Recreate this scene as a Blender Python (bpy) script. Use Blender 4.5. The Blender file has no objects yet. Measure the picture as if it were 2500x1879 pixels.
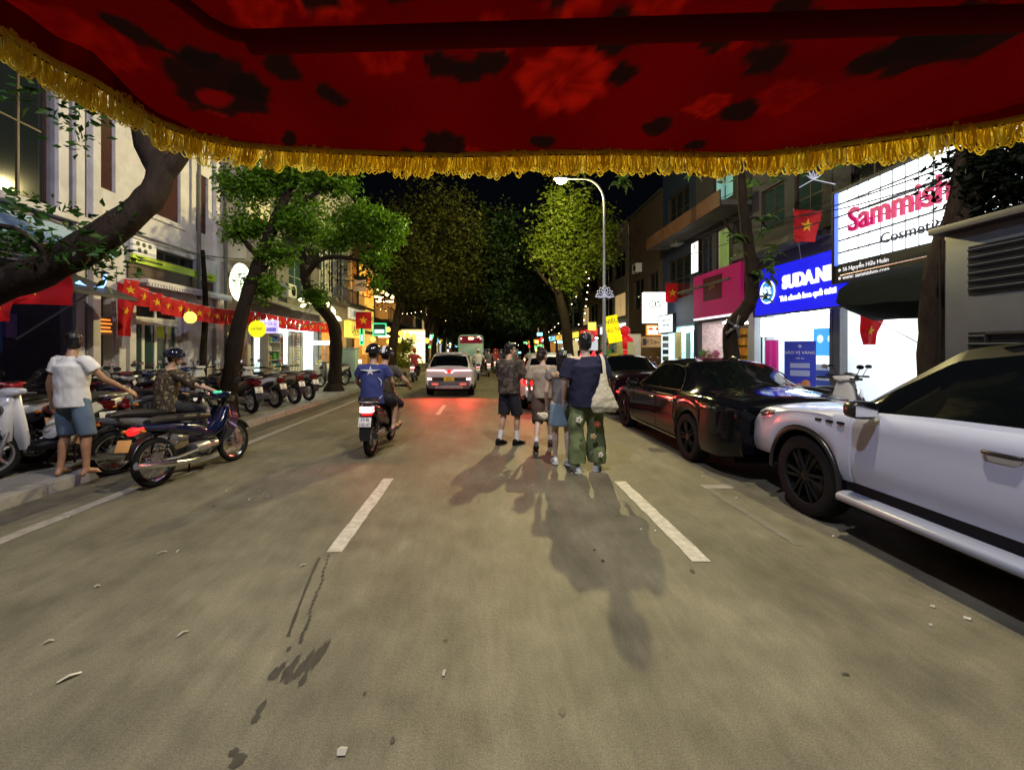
import bpy, bmesh, math, random
import numpy as np
from mathutils import Vector, Matrix, noise
random.seed(7); rng = np.random.default_rng(7)
scene = bpy.context.scene
COL = scene.collection
R = math.radians
# ------------------------------------------------------------------ camera
cam_d = bpy.data.cameras.new('camera'); cam = bpy.data.objects.new('camera', cam_d); COL.objects.link(cam)
cam.location = (0, 0, 1.65); cam.rotation_euler = (R(90), 0, 0)
cam_d.sensor_width = 36; cam_d.lens = 15.46; cam_d.shift_x = 0.0267; cam_d.shift_y = -0.0346
cam_d.clip_start = 0.05; cam_d.clip_end = 900
scene.camera = cam
# ------------------------------------------------------------------ night sky, lamps, exposure
world = bpy.data.worlds.new('World'); scene.world = world; world.use_nodes = True
wn = world.node_tree
bgn = wn.nodes['Background']; bgn.inputs[0].default_value = (0.30, 0.36, 0.62, 1); bgn.inputs[1].default_value = 0.004
FRONT_LAMP_W, FRONT_LAMP_C = 6600, (1.0, 0.84, 0.36)
LEFT_FILL_W, LEFT_FILL_C = 1800, (0.74, 0.76, 1.0)
RIGHT_FILL_W, RIGHT_FILL_C = 2500, (1.0, 0.86, 0.64)
FAR_LAMP_W = 3200
vs = scene.view_settings; vs.view_transform = 'Standard'; vs.look = 'None'; vs.exposure = 0.0; vs.gamma = 1.0
vs.use_curve_mapping = False
scene.render.engine = 'CYCLES'
cy = scene.cycles
cy.use_denoising = True; cy.denoiser = 'OPENIMAGEDENOISE'
cy.max_bounces = 5; cy.diffuse_bounces = 3; cy.glossy_bounces = 3; cy.transmission_bounces = 3; cy.transparent_max_bounces = 6
cy.sample_clamp_indirect = 4.0; cy.sample_clamp_direct = 0.0; cy.caustics_reflective = False; cy.caustics_refractive = False
cy.use_light_tree = True

# ------------------------------------------------------------------ layout: photo measurements to street metres
EYE, FOC, VX, VY = 1.65, 950.0, 1047.0, 755.0
LX, RX = -9.0, 10.5            # the two facade lines
KL, KR = -4.95, 5.15           # the two kerbs
PZ = 0.13                      # pavement height
def U(px, py, Y): return Vector(((px-VX)/FOC*Y, Y, EYE-(py-VY)/FOC*Y))
def G(px, py, z=0.0):
    Y = FOC*(EYE-z)/(py-VY); return Vector(((px-VX)/FOC*Y, Y, z))
def ly(px, X=LX): return X*FOC/(px-VX)
def zz(py, Y): return EYE-(py-VY)/FOC*Y

# ------------------------------------------------------------------ materials
MATS = {}
def mat(name, col=(0.5,0.5,0.5), rough=0.6, metal=0.0, emit=None, es=0.0, var=0.0, vscale=8.0, bump=0.0, bscale=30.0,
        coat=0.0, spec=0.5, vcol=False, trans=0.0, stretch=None, alpha=None, sheen=0.0):
    if name in MATS: return MATS[name]
    m = bpy.data.materials.new(name); MATS[name] = m; m.use_nodes = True
    nt = m.node_tree; b = nt.nodes['Principled BSDF']; L = nt.links.new
    b.inputs['Base Color'].default_value = (*col, 1); b.inputs['Roughness'].default_value = rough
    b.inputs['Metallic'].default_value = metal; b.inputs['Specular IOR Level'].default_value = spec
    b.inputs['Coat Weight'].default_value = coat; b.inputs['Coat Roughness'].default_value = 0.05
    b.inputs['Transmission Weight'].default_value = trans
    b.inputs['Sheen Weight'].default_value = sheen
    src = None
    if vcol:
        a = nt.nodes.new('ShaderNodeAttribute'); a.attribute_name = 'Col'; src = a.outputs['Color']
    tc = None
    if var or bump:
        tc = nt.nodes.new('ShaderNodeTexCoord'); vec = tc.outputs['Object']
        if stretch:
            mp = nt.nodes.new('ShaderNodeMapping'); mp.inputs['Scale'].default_value = stretch; L(vec, mp.inputs['Vector']); vec = mp.outputs['Vector']
    if var:
        n = nt.nodes.new('ShaderNodeTexNoise'); n.inputs['Scale'].default_value = vscale; n.inputs['Detail'].default_value = 6
        n.inputs['Roughness'].default_value = 0.65
        L(vec, n.inputs['Vector'])
        mr = nt.nodes.new('ShaderNodeMapRange'); mr.inputs['From Min'].default_value = 0.3; mr.inputs['From Max'].default_value = 0.7
        mr.inputs['To Min'].default_value = 1-var; mr.inputs['To Max'].default_value = 1+var*0.6
        L(n.outputs['Fac'], mr.inputs['Value'])
        mx = nt.nodes.new('ShaderNodeMix'); mx.data_type = 'RGBA'; mx.blend_type = 'MULTIPLY'; mx.inputs['Factor'].default_value = 1
        if src: L(src, mx.inputs['A'])
        else: mx.inputs['A'].default_value = (*col, 1)
        L(mr.outputs['Result'], mx.inputs['B']); src = mx.outputs['Result']
        rr = nt.nodes.new('ShaderNodeMapRange'); rr.inputs['To Min'].default_value = max(0, rough-0.12); rr.inputs['To Max'].default_value = min(1, rough+0.12)
        L(n.outputs['Fac'], rr.inputs['Value']); L(rr.outputs['Result'], b.inputs['Roughness'])
    if src: L(src, b.inputs['Base Color'])
    if bump:
        n2 = nt.nodes.new('ShaderNodeTexNoise'); n2.inputs['Scale'].default_value = bscale; n2.inputs['Detail'].default_value = 5
        L(vec, n2.inputs['Vector'])
        bp = nt.nodes.new('ShaderNodeBump'); bp.inputs['Strength'].default_value = bump; bp.inputs['Distance'].default_value = 0.02
        L(n2.outputs['Fac'], bp.inputs['Height']); L(bp.outputs['Normal'], b.inputs['Normal'])
    if emit is not None or es:
        if emit is None and src: L(src, b.inputs['Emission Color'])
        else: b.inputs['Emission Color'].default_value = (*(emit or col), 1)
        b.inputs['Emission Strength'].default_value = es
    return m
def leafmat(name, c1, c2, trans=0.35, spec=0.3):
    """leaf: diffuse plus translucent, colour varied from leaf to leaf"""
    if name in MATS: return MATS[name]
    m = bpy.data.materials.new(name); MATS[name] = m; m.use_nodes = True
    nt = m.node_tree; L = nt.links.new
    b = nt.nodes['Principled BSDF']; b.inputs['Roughness'].default_value = 0.5; b.inputs['Specular IOR Level'].default_value = spec
    g = nt.nodes.new('ShaderNodeNewGeometry'); r = nt.nodes.new('ShaderNodeMix'); r.data_type = 'RGBA'
    r.inputs['A'].default_value = (*c1, 1); r.inputs['B'].default_value = (*c2, 1); L(g.outputs['Random Per Island'], r.inputs['Factor'])
    L(r.outputs['Result'], b.inputs['Base Color'])
    t = nt.nodes.new('ShaderNodeBsdfTranslucent'); L(r.outputs['Result'], t.inputs['Color'])
    ms = nt.nodes.new('ShaderNodeMixShader'); ms.inputs[0].default_value = trans
    L(b.outputs[0], ms.inputs[1]); L(t.outputs[0], ms.inputs[2]); L(ms.outputs[0], nt.nodes['Material Output'].inputs['Surface'])
    return m
def fabricmat(name, col=(0.5,0,0), trans=0.4, vcol=False, rough=0.8, bump=0.0, bscale=30):
    if name in MATS: return MATS[name]
    m = mat(name, col, rough, vcol=vcol, bump=bump, bscale=bscale); nt = m.node_tree; L = nt.links.new
    b = nt.nodes['Principled BSDF']; t = nt.nodes.new('ShaderNodeBsdfTranslucent'); t.inputs['Color'].default_value = (*col, 1)
    if vcol: L(b.inputs['Base Color'].links[0].from_socket, t.inputs['Color'])
    ms = nt.nodes.new('ShaderNodeMixShader'); ms.inputs[0].default_value = trans
    L(b.outputs[0], ms.inputs[1]); L(t.outputs[0], ms.inputs[2]); L(ms.outputs[0], nt.nodes['Material Output'].inputs['Surface'])
    return m
def glow(name, col=(1,1,1), s=1.0): return mat(name, col, 0.5, emit=col, es=s)

# ------------------------------------------------------------------ object helpers
OFF = {}
def tag(o, label=None, cat=None, group=None, kind=None):
    if label: o['label'] = label
    if cat: o['category'] = cat
    if group: o['group'] = group
    if kind: o['kind'] = kind
    return o
def thing(name, label, cat, loc=(0,0,0), rz=0.0, group=None, world=False, kind=None):
    o = bpy.data.objects.new(name, None); COL.objects.link(o); o.empty_display_size = 0.2
    o.location = loc; o.rotation_euler = (0, 0, rz)
    tag(o, label, cat, group, kind)
    if world: OFF[o] = Vector(loc)
    return o
class MB:
    def __init__(s): s.v = []; s.f = []
    def add(s, vs, fs):
        o = len(s.v); s.v.extend([(float(a[0]), float(a[1]), float(a[2])) for a in vs]); s.f.extend([tuple(i+o for i in f) for f in fs]); return s
    def box(s, x0, x1, y0, y1, z0, z1):
        if x0 > x1: x0, x1 = x1, x0
        if y0 > y1: y0, y1 = y1, y0
        if z0 > z1: z0, z1 = z1, z0
        return s.add([(x0,y0,z0),(x1,y0,z0),(x1,y1,z0),(x0,y1,z0),(x0,y0,z1),(x1,y0,z1),(x1,y1,z1),(x0,y1,z1)],
                     [(0,3,2,1),(4,5,6,7),(0,1,5,4),(1,2,6,5),(2,3,7,6),(3,0,4,7)])
    def obox(s, c, size, rot=(0,0,0)):
        M = Matrix.Rotation(rot[2],3,'Z') @ Matrix.Rotation(rot[1],3,'Y') @ Matrix.Rotation(rot[0],3,'X')
        hx, hy, hz = size[0]/2, size[1]/2, size[2]/2; c = Vector(c)
        vs = [c + M @ Vector(p) for p in [(-hx,-hy,-hz),(hx,-hy,-hz),(hx,hy,-hz),(-hx,hy,-hz),(-hx,-hy,hz),(hx,-hy,hz),(hx,hy,hz),(-hx,hy,hz)]]
        return s.add(vs, [(0,3,2,1),(4,5,6,7),(0,1,5,4),(1,2,6,5),(2,3,7,6),(3,0,4,7)])
    def tube(s, pts, rad, n=8, caps=True, closed=False):
        pts = [Vector(p) for p in pts]; m = len(pts)
        rad = rad if isinstance(rad, (list, tuple)) else [rad]*m
        up = None; rings = []
        for i, p in enumerate(pts):
            if closed: t = pts[(i+1) % m]-pts[i-1]
            else: t = pts[min(i+1,m-1)]-pts[max(i-1,0)]
            if t.length < 1e-9: t = Vector((0,0,1))
            t.normalize()
            if up is None: up = t.orthogonal().normalized()
            else:
                up = up - t*up.dot(t)
                up = up.normalized() if up.length > 1e-6 else t.orthogonal().normalized()
            w = t.cross(up)
            rings.append([p + (up*math.cos(2*math.pi*k/n) + w*math.sin(2*math.pi*k/n))*rad[i] for k in range(n)])
        vs = [q for r in rings for q in r]; fs = []
        for i in range(m if closed else m-1):
            a = i*n; b = ((i+1) % m)*n
            for k in range(n): fs.append((a+k, a+(k+1) % n, b+(k+1) % n, b+k))
        if caps and not closed: fs += [tuple(range(n))[::-1], tuple((m-1)*n+k for k in range(n))]
        return s.add(vs, fs)
    def cyl(s, p0, p1, r0, r1=None, n=12, caps=True): return s.tube([p0, p1], [r0, r0 if r1 is None else r1], n, caps)
    def ball(s, c, r, nu=12, nv=8, M=None):
        if not isinstance(r, (tuple, list)): r = (r,r,r)
        c = Vector(c); vs = []; fs = []
        for j in range(1, nv):
            th = math.pi*j/nv
            for i in range(nu):
                ph = 2*math.pi*i/nu; q = Vector((r[0]*math.sin(th)*math.cos(ph), r[1]*math.sin(th)*math.sin(ph), r[2]*math.cos(th)))
                vs.append(c + (M @ q if M else q))
        q = Vector((0,0,r[2])); vs.append(c + (M @ q if M else q)); vs.append(c - (M @ q if M else q))
        t, b = len(vs)-2, len(vs)-1
        for i in range(nu):
            fs.append((t, i, (i+1) % nu)); k = (nv-2)*nu; fs.append((b, k+(i+1) % nu, k+i))
        for j in range(nv-2):
            for i in range(nu): fs.append((j*nu+i, (j+1)*nu+i, (j+1)*nu+(i+1) % nu, j*nu+(i+1) % nu))
        return s.add(vs, fs)
    def rings(s, rings, caps=True, closed=True):
        n = len(rings[0]); vs = [q for r in rings for q in r]; fs = []
        for i in range(len(rings)-1):
            for k in range(n if closed else n-1):
                fs.append((i*n+k, i*n+(k+1) % n, (i+1)*n+(k+1) % n, (i+1)*n+k))
        if caps and closed: fs += [tuple(range(n))[::-1], tuple((len(rings)-1)*n+k for k in range(n))]
        return s.add(vs, fs)
    def loft(s, secs, axis='y', n=16, e=2.4, caps=True):
        """secs: (pos along axis, centre a, centre b, half a, half b); axis y: a=x b=z, axis z: a=x b=y, axis x: a=y b=z"""
        rs = []
        for (p, ca, cb, ha, hb) in secs:
            r = []
            for k in range(n):
                t = 2*math.pi*(k+0.5)/n; c_, s_ = math.cos(t), math.sin(t)
                a = ca + ha*math.copysign(abs(c_)**(2/e), c_); b = cb + hb*math.copysign(abs(s_)**(2/e), s_)
                r.append({'y': (a,p,b), 'z': (a,b,p), 'x': (p,a,b)}[axis])
            rs.append(r)
        return s.rings(rs, caps)
    def prism(s, poly, vec):
        n = len(poly); vec = Vector(vec); poly = [Vector(p) for p in poly]
        vs = poly + [p+vec for p in poly]
        fs = [tuple(range(n))[::-1], tuple(range(n, 2*n))] + [(k, (k+1) % n, n+(k+1) % n, n+k) for k in range(n)]
        return s.add(vs, fs)
    def lathe(s, prof, c=(0,0,0), axis='z', n=24, closed=False):
        rs = []; c = Vector(c)
        for (r, h) in prof:
            ring = []
            for k in range(n):
                t = 2*math.pi*k/n; a, b = r*math.cos(t), r*math.sin(t)
                ring.append(c + Vector({'z': (a,b,h), 'x': (h,a,b), 'y': (a,h,b)}[axis]))
            rs.append(ring)
        if closed: rs.append(rs[0])
        return s.rings(rs, caps=False)
    def mesh(s, name, smooth=None, bevel=0.0, off=None, fix=True):
        me = bpy.data.meshes.new(name)
        vs = s.v if off is None else [(a-off[0], b-off[1], c-off[2]) for a, b, c in s.v]
        me.from_pydata(vs, [], s.f)
        if fix or bevel:
            bm = bmesh.new(); bm.from_mesh(me)
            if fix: bmesh.ops.recalc_face_normals(bm, faces=bm.faces)
            if bevel:
                es = [e for e in bm.edges if len(e.link_faces) == 2 and e.calc_face_angle(0) > R(35)]
                bmesh.ops.bevel(bm, geom=es, offset=bevel, segments=2, profile=0.6, affect='EDGES', clamp_overlap=True)
            bm.to_mesh(me); bm.free()
        if smooth or bevel:
            me.polygons.foreach_set('use_smooth', [True]*len(me.polygons)); me.set_sharp_from_angle(angle=R(smooth or 40))
        return me
    def done(s, name, m, parent=None, smooth=None, bevel=0.0, label=None, cat=None, group=None, kind=None, fix=True, loc=None):
        off = OFF.get(parent) if parent is not None else None
        me = s.mesh(name, smooth, bevel, off, fix)
        o = link(name, me, m, parent); 
        if off is not None: OFF[o] = off
        if loc is not None: o.location = loc
        return tag(o, label, cat, group, kind)
def link(name, me, m=None, parent=None):
    if m is not None and len(me.materials) == 0: me.materials.append(m)
    o = bpy.data.objects.new(name, me); COL.objects.link(o)
    if parent is not None: o.parent = parent
    return o
def top(mb, name, m, label, cat, smooth=None, bevel=0.0, group=None, kind=None):
    """a thing that is one mesh, its origin at its base"""
    a = np.array(mb.v); base = Vector(((a[:,0].min()+a[:,0].max())/2, (a[:,1].min()+a[:,1].max())/2, a[:,2].min()))
    me = mb.mesh(name, smooth, bevel, base); o = link(name, me, m); o.location = base
    return tag(o, label, cat, group, kind)
KIDS = {}
def dup(root, loc, rz, label=None, group=None, swap=None, name=None):
    """copy of a thing with copies of its parts and sub-parts; swap = {material: material}"""
    def cp(o, par):
        c = o.copy(); COL.objects.link(c); c.parent = par
        if swap and o.type == 'MESH':
            for sl in c.material_slots:
                if sl.material in swap:
                    tgt = swap[sl.material]; sl.link = 'OBJECT'; sl.material = tgt
        for ch in o.children: cp(ch, c)
        return c
    r = cp(root, None); r.location = loc; r.rotation_euler = (0, 0, rz)
    if label: r['label'] = label
    if group: r['group'] = group
    return r
def paint(o, fn):
    me = o.data; ca = me.color_attributes.new('Col', 'FLOAT_COLOR', 'POINT')
    arr = np.ones((len(me.vertices), 4), np.float32)
    for i, v in enumerate(me.vertices): arr[i, :3] = fn(v.co, v.normal)
    ca.data.foreach_set('color', arr.ravel())
def text(body, size, m, parent, loc, rot, ext=0.004, name='lettering', align='CENTER', wide=1.0, bold=0.0, shear=0.0, off=None):
    cu = bpy.data.curves.new('t', 'FONT'); cu.body = body; cu.size = size; cu.extrude = ext; cu.align_x = align; cu.align_y = 'CENTER'
    cu.offset = bold; cu.resolution_u = 3; cu.shear = shear
    ob = bpy.data.objects.new('t', cu); COL.objects.link(ob)
    me = bpy.data.meshes.new_from_object(ob); bpy.data.objects.remove(ob); bpy.data.curves.remove(cu)
    me.materials.clear()
    M = Matrix.Translation(Vector(loc) - (OFF.get(parent) or Vector((0,0,0)))) @ rot.to_4x4() @ Matrix.Diagonal((wide,1,1,1))
    me.transform(M)
    o = link(name, me, m, parent)
    if parent in OFF: OFF[o] = OFF[parent]
    return o
ROT_R = Matrix(((0,0,-1),(-1,0,0),(0,1,0)))   # faces -X (read from the road, right-hand facades)
ROT_L = Matrix(((0,0,1),(1,0,0),(0,1,0)))     # faces +X (left-hand facades)
ROT_S = Matrix(((1,0,0),(0,0,-1),(0,1,0)))    # faces -Y (towards the viewer)
ROT_F = Matrix(((1,0,0),(0,1,0),(0,0,1)))
def evalmesh(me, mods):
    o = bpy.data.objects.new('tmp', me); COL.objects.link(o); mods(o)
    dg = bpy.context.evaluated_depsgraph_get(); dg.update()
    out = bpy.data.meshes.new_from_object(o.evaluated_get(dg)); bpy.data.objects.remove(o); bpy.data.meshes.remove(me)
    return out
def star_poly(c, r, ax, ay, rin=0.4, n=5):
    c = Vector(c); ax = Vector(ax); ay = Vector(ay); out = []
    for k in range(2*n):
        a = math.pi/2 + math.pi*k/n; q = r if k % 2 == 0 else r*rin
        out.append(c + ax*(q*math.cos(a)) + ay*(q*math.sin(a)))
    return out
M_black = mat('matt black', (0.010,0.010,0.011), 0.7, spec=.12)
M_gloss = mat('black plastic', (0.015,0.015,0.017), 0.28)
M_rubber = mat('tyre rubber', (0.011,0.011,0.011), 0.85, spec=.2, bump=0.2, bscale=80)
M_chrome = mat('chrome', (0.7,0.7,0.72), 0.12, 1.0)
M_steel = mat('dull steel', (0.35,0.35,0.36), 0.4, 0.9)
M_alu = mat('cast aluminium', (0.45,0.45,0.46), 0.35, 0.8, var=0.2)
M_white = mat('white paint', (0.75,0.75,0.74), 0.5, var=0.08)
M_red = mat('flag red', (0.55,0.01,0.015), 0.7)
M_yellow = mat('flag yellow', (0.85,0.55,0.03), 0.7)
M_glass = mat('tinted glass', (0.003,0.004,0.005), 0.04, spec=0.14)
M_bulb = glow('warm bulb', (1.0,0.72,0.30), 9.0)
# ================================================================== SETTING
asph = mat('asphalt', (0.160,0.148,0.098), 0.62, var=0.34, vscale=1.1, bump=0.28, bscale=42, spec=0.35)
nt = asph.node_tree
# coarse worn patches, long tyre-worn streaks and stone grain on the asphalt
b = nt.nodes['Principled BSDF']; prev = b.inputs['Base Color'].links[0].from_socket
tc = [n for n in nt.nodes if n.type == 'TEX_COORD'][0]
def streak(scale, sc, lo, hi, fmin=0.35, fmax=0.65, det=4):
    global prev
    mp = nt.nodes.new('ShaderNodeMapping'); mp.inputs['Scale'].default_value = scale; nt.links.new(tc.outputs['Object'], mp.inputs['Vector'])
    n = nt.nodes.new('ShaderNodeTexNoise'); n.inputs['Scale'].default_value = sc; n.inputs['Detail'].default_value = det; nt.links.new(mp.outputs['Vector'], n.inputs['Vector'])
    mr = nt.nodes.new('ShaderNodeMapRange'); mr.inputs['From Min'].default_value = fmin; mr.inputs['From Max'].default_value = fmax
    mr.inputs['To Min'].default_value = lo; mr.inputs['To Max'].default_value = hi; nt.links.new(n.outputs['Fac'], mr.inputs['Value'])
    mx = nt.nodes.new('ShaderNodeMix'); mx.data_type = 'RGBA'; mx.blend_type = 'MULTIPLY'; mx.inputs['Factor'].default_value = 1
    nt.links.new(prev, mx.inputs['A']); nt.links.new(mr.outputs['Result'], mx.inputs['B']); prev = mx.outputs['Result']
streak((1,0.10,1), 6, 0.92, 1.08); streak((1,0.25,1), 24, 0.93, 1.07); streak((1,1,1), 130, 0.68, 1.32, 0.3, 0.7, 2); streak((1,0.5,1), 1.3, 0.84, 1.14); streak((1,1,1), 4.5, 0.92, 1.07)
nt.links.new(prev, b.inputs['Base Color'])
mb = MB()
nx, ny = 12, 60
road = mb.box(KL, KR, -25, 170, -0.4, 0).done('road', asph, kind='structure')
ground = MB().box(-300, 300, -60, 560, -0.9, -0.42).done('ground', mat('bare ground', (0.06,0.055,0.05), 0.9, var=0.3), kind='structure')
paint_m = mat('road paint', (0.52,0.49,0.40), 0.6, var=0.38, vscale=14, bump=0.1, bscale=60)
worn_m = mat('worn road paint', (0.30,0.28,0.235), 0.65, var=0.35, vscale=10)
stain_m = mat('oil stain', (0.052,0.047,0.034), 0.5, var=0.3, vscale=20)
def strip(x0, x1, y0, y1, m=paint_m, name='lane_marking', z=0.004, seed=0, skew=0.0):
    """a painted stripe with slightly ragged edges"""
    rr = random.Random(seed+int(y0*100)); n = max(4, int((y1-y0)/0.12)); q = MB(); a = []; c = []
    for i in range(n+1):
        y = y0+(y1-y0)*i/n; s = skew*(y-y0)
        a.append((x0+s+rr.uniform(-.006,.006), y, z)); c.append((x1+s+rr.uniform(-.006,.006), y, z))
    q.rings([a, c], caps=False, closed=False)
    return q.done(name, m, road)
strip(-1.29, -1.16, 3.58, 5.62); strip(1.62, 1.76, 3.42, 5.5)
for k in (1,2,3,4,5): strip(-1.25, -1.13, 3.58+7.55*k, 5.5+7.55*k); strip(1.64, 1.77, 3.4+7.55*k, 5.4+7.55*k)
strip(-4.24, -4.10, 2.2, 60, worn_m, 'edge_line')
strip(2.62, 2.98, 5.22, 5.36, worn_m, 'parking_bay_marking'); strip(2.61, 2.69, 3.7, 5.22, mat('faint road paint', (0.175,0.165,0.125), 0.65, var=0.3), 'parking_bay_marking')
NST = [0]
def stain(pts, name='oil_stain', z=0.0015, m=stain_m):
    NST[0] += 1; z += .00005*NST[0]; q = MB(); q.add([(x,y,z) for x,y in pts], [tuple(range(len(pts)))]); return q.done(name, m, road)
def blotch(cx, cy, rx, ry, seed, n=16, amp=0.3):
    rr = random.Random(seed); return [(cx+rx*math.cos(2*math.pi*k/n)*(1+rr.uniform(-amp,amp)), cy+ry*math.sin(2*math.pi*k/n)*(1+rr.uniform(-amp,amp))) for k in range(n)]
for i, (px, py, rx, ry) in enumerate([(590,1455,.014,.05),(604,1448,.016,.075),(618,1452,.015,.06),(632,1440,.017,.10),(647,1446,.015,.08),(661,1432,.015,.11),(676,1428,.014,.10),(690,1414,.012,.13),(655,1468,.02,.04),(625,1464,.02,.04),(702,1404,.009,.09),
        (563,1530,.014,.05),(552,1552,.02,.028),(515,1640,.03,.035),(505,1625,.02,.02)]):
    p = G(px, py); stain(blotch(p.x, p.y, rx, ry, i))
rr = random.Random(4)
for k in range(22):
    t = k/21; px = 712-(712-650)*t; py = 1200+(1385-1200)*t; p = G(px+rr.uniform(-3,3), py)
    stain(blotch(p.x, p.y, .011, .02, k+30, 8))
q = MB(); a = []; c = []
for k in range(15):
    t = k/14; px = 690-(690-622)*t**0.9; py = 1205+(1375-1205)*t; p = G(px, py); w = rr.uniform(.006,.012); a.append((p.x-w, p.y, .0035)); c.append((p.x+w, p.y, .0035))
q.rings([a,c], caps=False, closed=False).done('oil_stain', stain_m, road)
for k in range(11):
    p = G(rr.uniform(300,1900), rr.uniform(1060,1600)); stain(blotch(p.x, p.y, rr.uniform(.008,.02), rr.uniform(.012,.035), k+80, 7))
mh = MB(); p = G(742,1628)
# scraps of paper and leaves on the asphalt
q = MB()
for (px, py, w, l) in [(150,1465,.03,.11),(740,1625,.05,.05),(960,1455,.02,.05),(500,1045,.03,.03),(490,1062,.02,.05),(150,1118,.03,.03),(540,1080,.02,.06),(210,1268,.03,.04),(105,1388,.02,.05),(395,1370,.02,.07),
        (655,1222,.02,.06),(580,1073,.02,.04),(1590,1077,.03,.02),(1517,1030,.02,.02),(2090,1338,.04,.03),(2015,1312,.03,.02),(1800,1160,.02,.02),(1415,1148,.02,.03),(1150,1050,.02,.02),(1385,1145,.02,.02),
        (350,1195,.02,.08),(385,1192,.02,.05),(2010,1352,.02,.02),(1000,893,.03,.03),(560,1062,.02,.03)]:
    c = G(px, py); a = rr.uniform(-.5,.5)+1.1; ux, uy = math.cos(a), math.sin(a)
    l *= .42; w *= .7
    q.add([(c.x-ux*l-uy*w*.5, c.y-uy*l+ux*w*.5, .006), (c.x-ux*l+uy*w*.5, c.y-uy*l-ux*w*.5, .008), (c.x+uy*w*.6, c.y-ux*w*.6, .02), (c.x-uy*w*.6, c.y+ux*w*.6, .016), (c.x+ux*l+uy*w*.4, c.y+uy*l-ux*w*.4, .006), (c.x+ux*l-uy*w*.4, c.y+uy*l+ux*w*.4, .007)],
          [(0,1,2,3), (3,2,4,5)])
q.done('litter', mat('scrap paper', (0.55,0.52,0.42), 0.8, var=0.3), kind='stuff', label='pale scraps of paper and dry leaves scattered on the asphalt', fix=False)
# pavements with kerb stones and paving tiles
conc = mat('pavement concrete', (0.20,0.19,0.175), 0.75, var=0.3, vscale=2.5, bump=0.2)
kerb_m = mat('kerb stone', (0.25,0.24,0.22), 0.7, var=0.3, vscale=5, bump=0.25, bscale=25)
tile_ms = [mat('paving tile %s' % k, c, 0.38, var=0.2, vscale=6) for k, c in (('grey', (0.30,0.31,0.30)), ('pale', (0.36,0.37,0.35)), ('worn', (0.24,0.25,0.24)))]
pav_l = MB().box(-15, KL-0.24, -25, 170, -0.4, PZ-0.012).done('pavement', conc, kind='structure')
pav_r = MB().box(KR+0.24, 17, -25, 170, -0.4, PZ-0.012).done('pavement', conc, kind='structure')
def kerb(side, X, y0, y1, par):
    me = MB().box(0, 0.22, 0, 0.985, -0.3, PZ).mesh('kerb_stone', bevel=0.018); me.materials.append(kerb_m)
    base = MB().box(X-(0.235 if side < 0 else -0.02), X+(-0.02 if side < 0 else 0.235), -25, 170, -0.38, PZ-0.03).done('kerb_bed', conc, par)
    y = y0
    while y < y1:
        o = bpy.data.objects.new('kerb_stone', me); COL.objects.link(o); o.parent = par
        o.location = (X-0.22 if side < 0 else X, y, random.uniform(-.004,.003)); y += 1.0
kerb(-1, KL, 1, 46, pav_l); kerb(1, KR, 1, 40, pav_r)
def tiles(x0, x1, y0, y1, s, par, seed):
    rr = random.Random(seed); me = []
    for m in tile_ms:
        t = MB().box(0, s-0.012, 0, s-0.012, -0.03, 0).mesh('paving_tile', bevel=0.006); t.materials.append(m); me.append(t)
    y = y0
    while y < y1-1e-6:
        x = x0
        while x < x1-1e-6:
            o = bpy.data.objects.new('paving_tile', rr.choice(me)); COL.objects.link(o); o.parent = par
            o.location = (x, y, PZ+rr.uniform(-.004,.003)); o.rotation_euler = (rr.uniform(-.004,.004), rr.uniform(-.004,.004), 0); x += s
        y += s
tiles(-8.93, KL-0.26, 10.4, 24.8, 0.5, pav_l, 3)
tiles(KR+0.27, 10.3, 9.5, 17, 0.6, pav_r, 5)
# gutter grime strip beside the left kerb
gut = mat('gutter dirt', (0.09,0.082,0.06), 0.7, var=0.45, vscale=5, bump=0.3)
strip(KL+0.004, KL+0.42, 1.0, 60, gut, 'gutter', 0.0025)
strip(KR-0.42, KR-0.004, 1.0, 60, gut, 'gutter', 0.0025)

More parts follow.
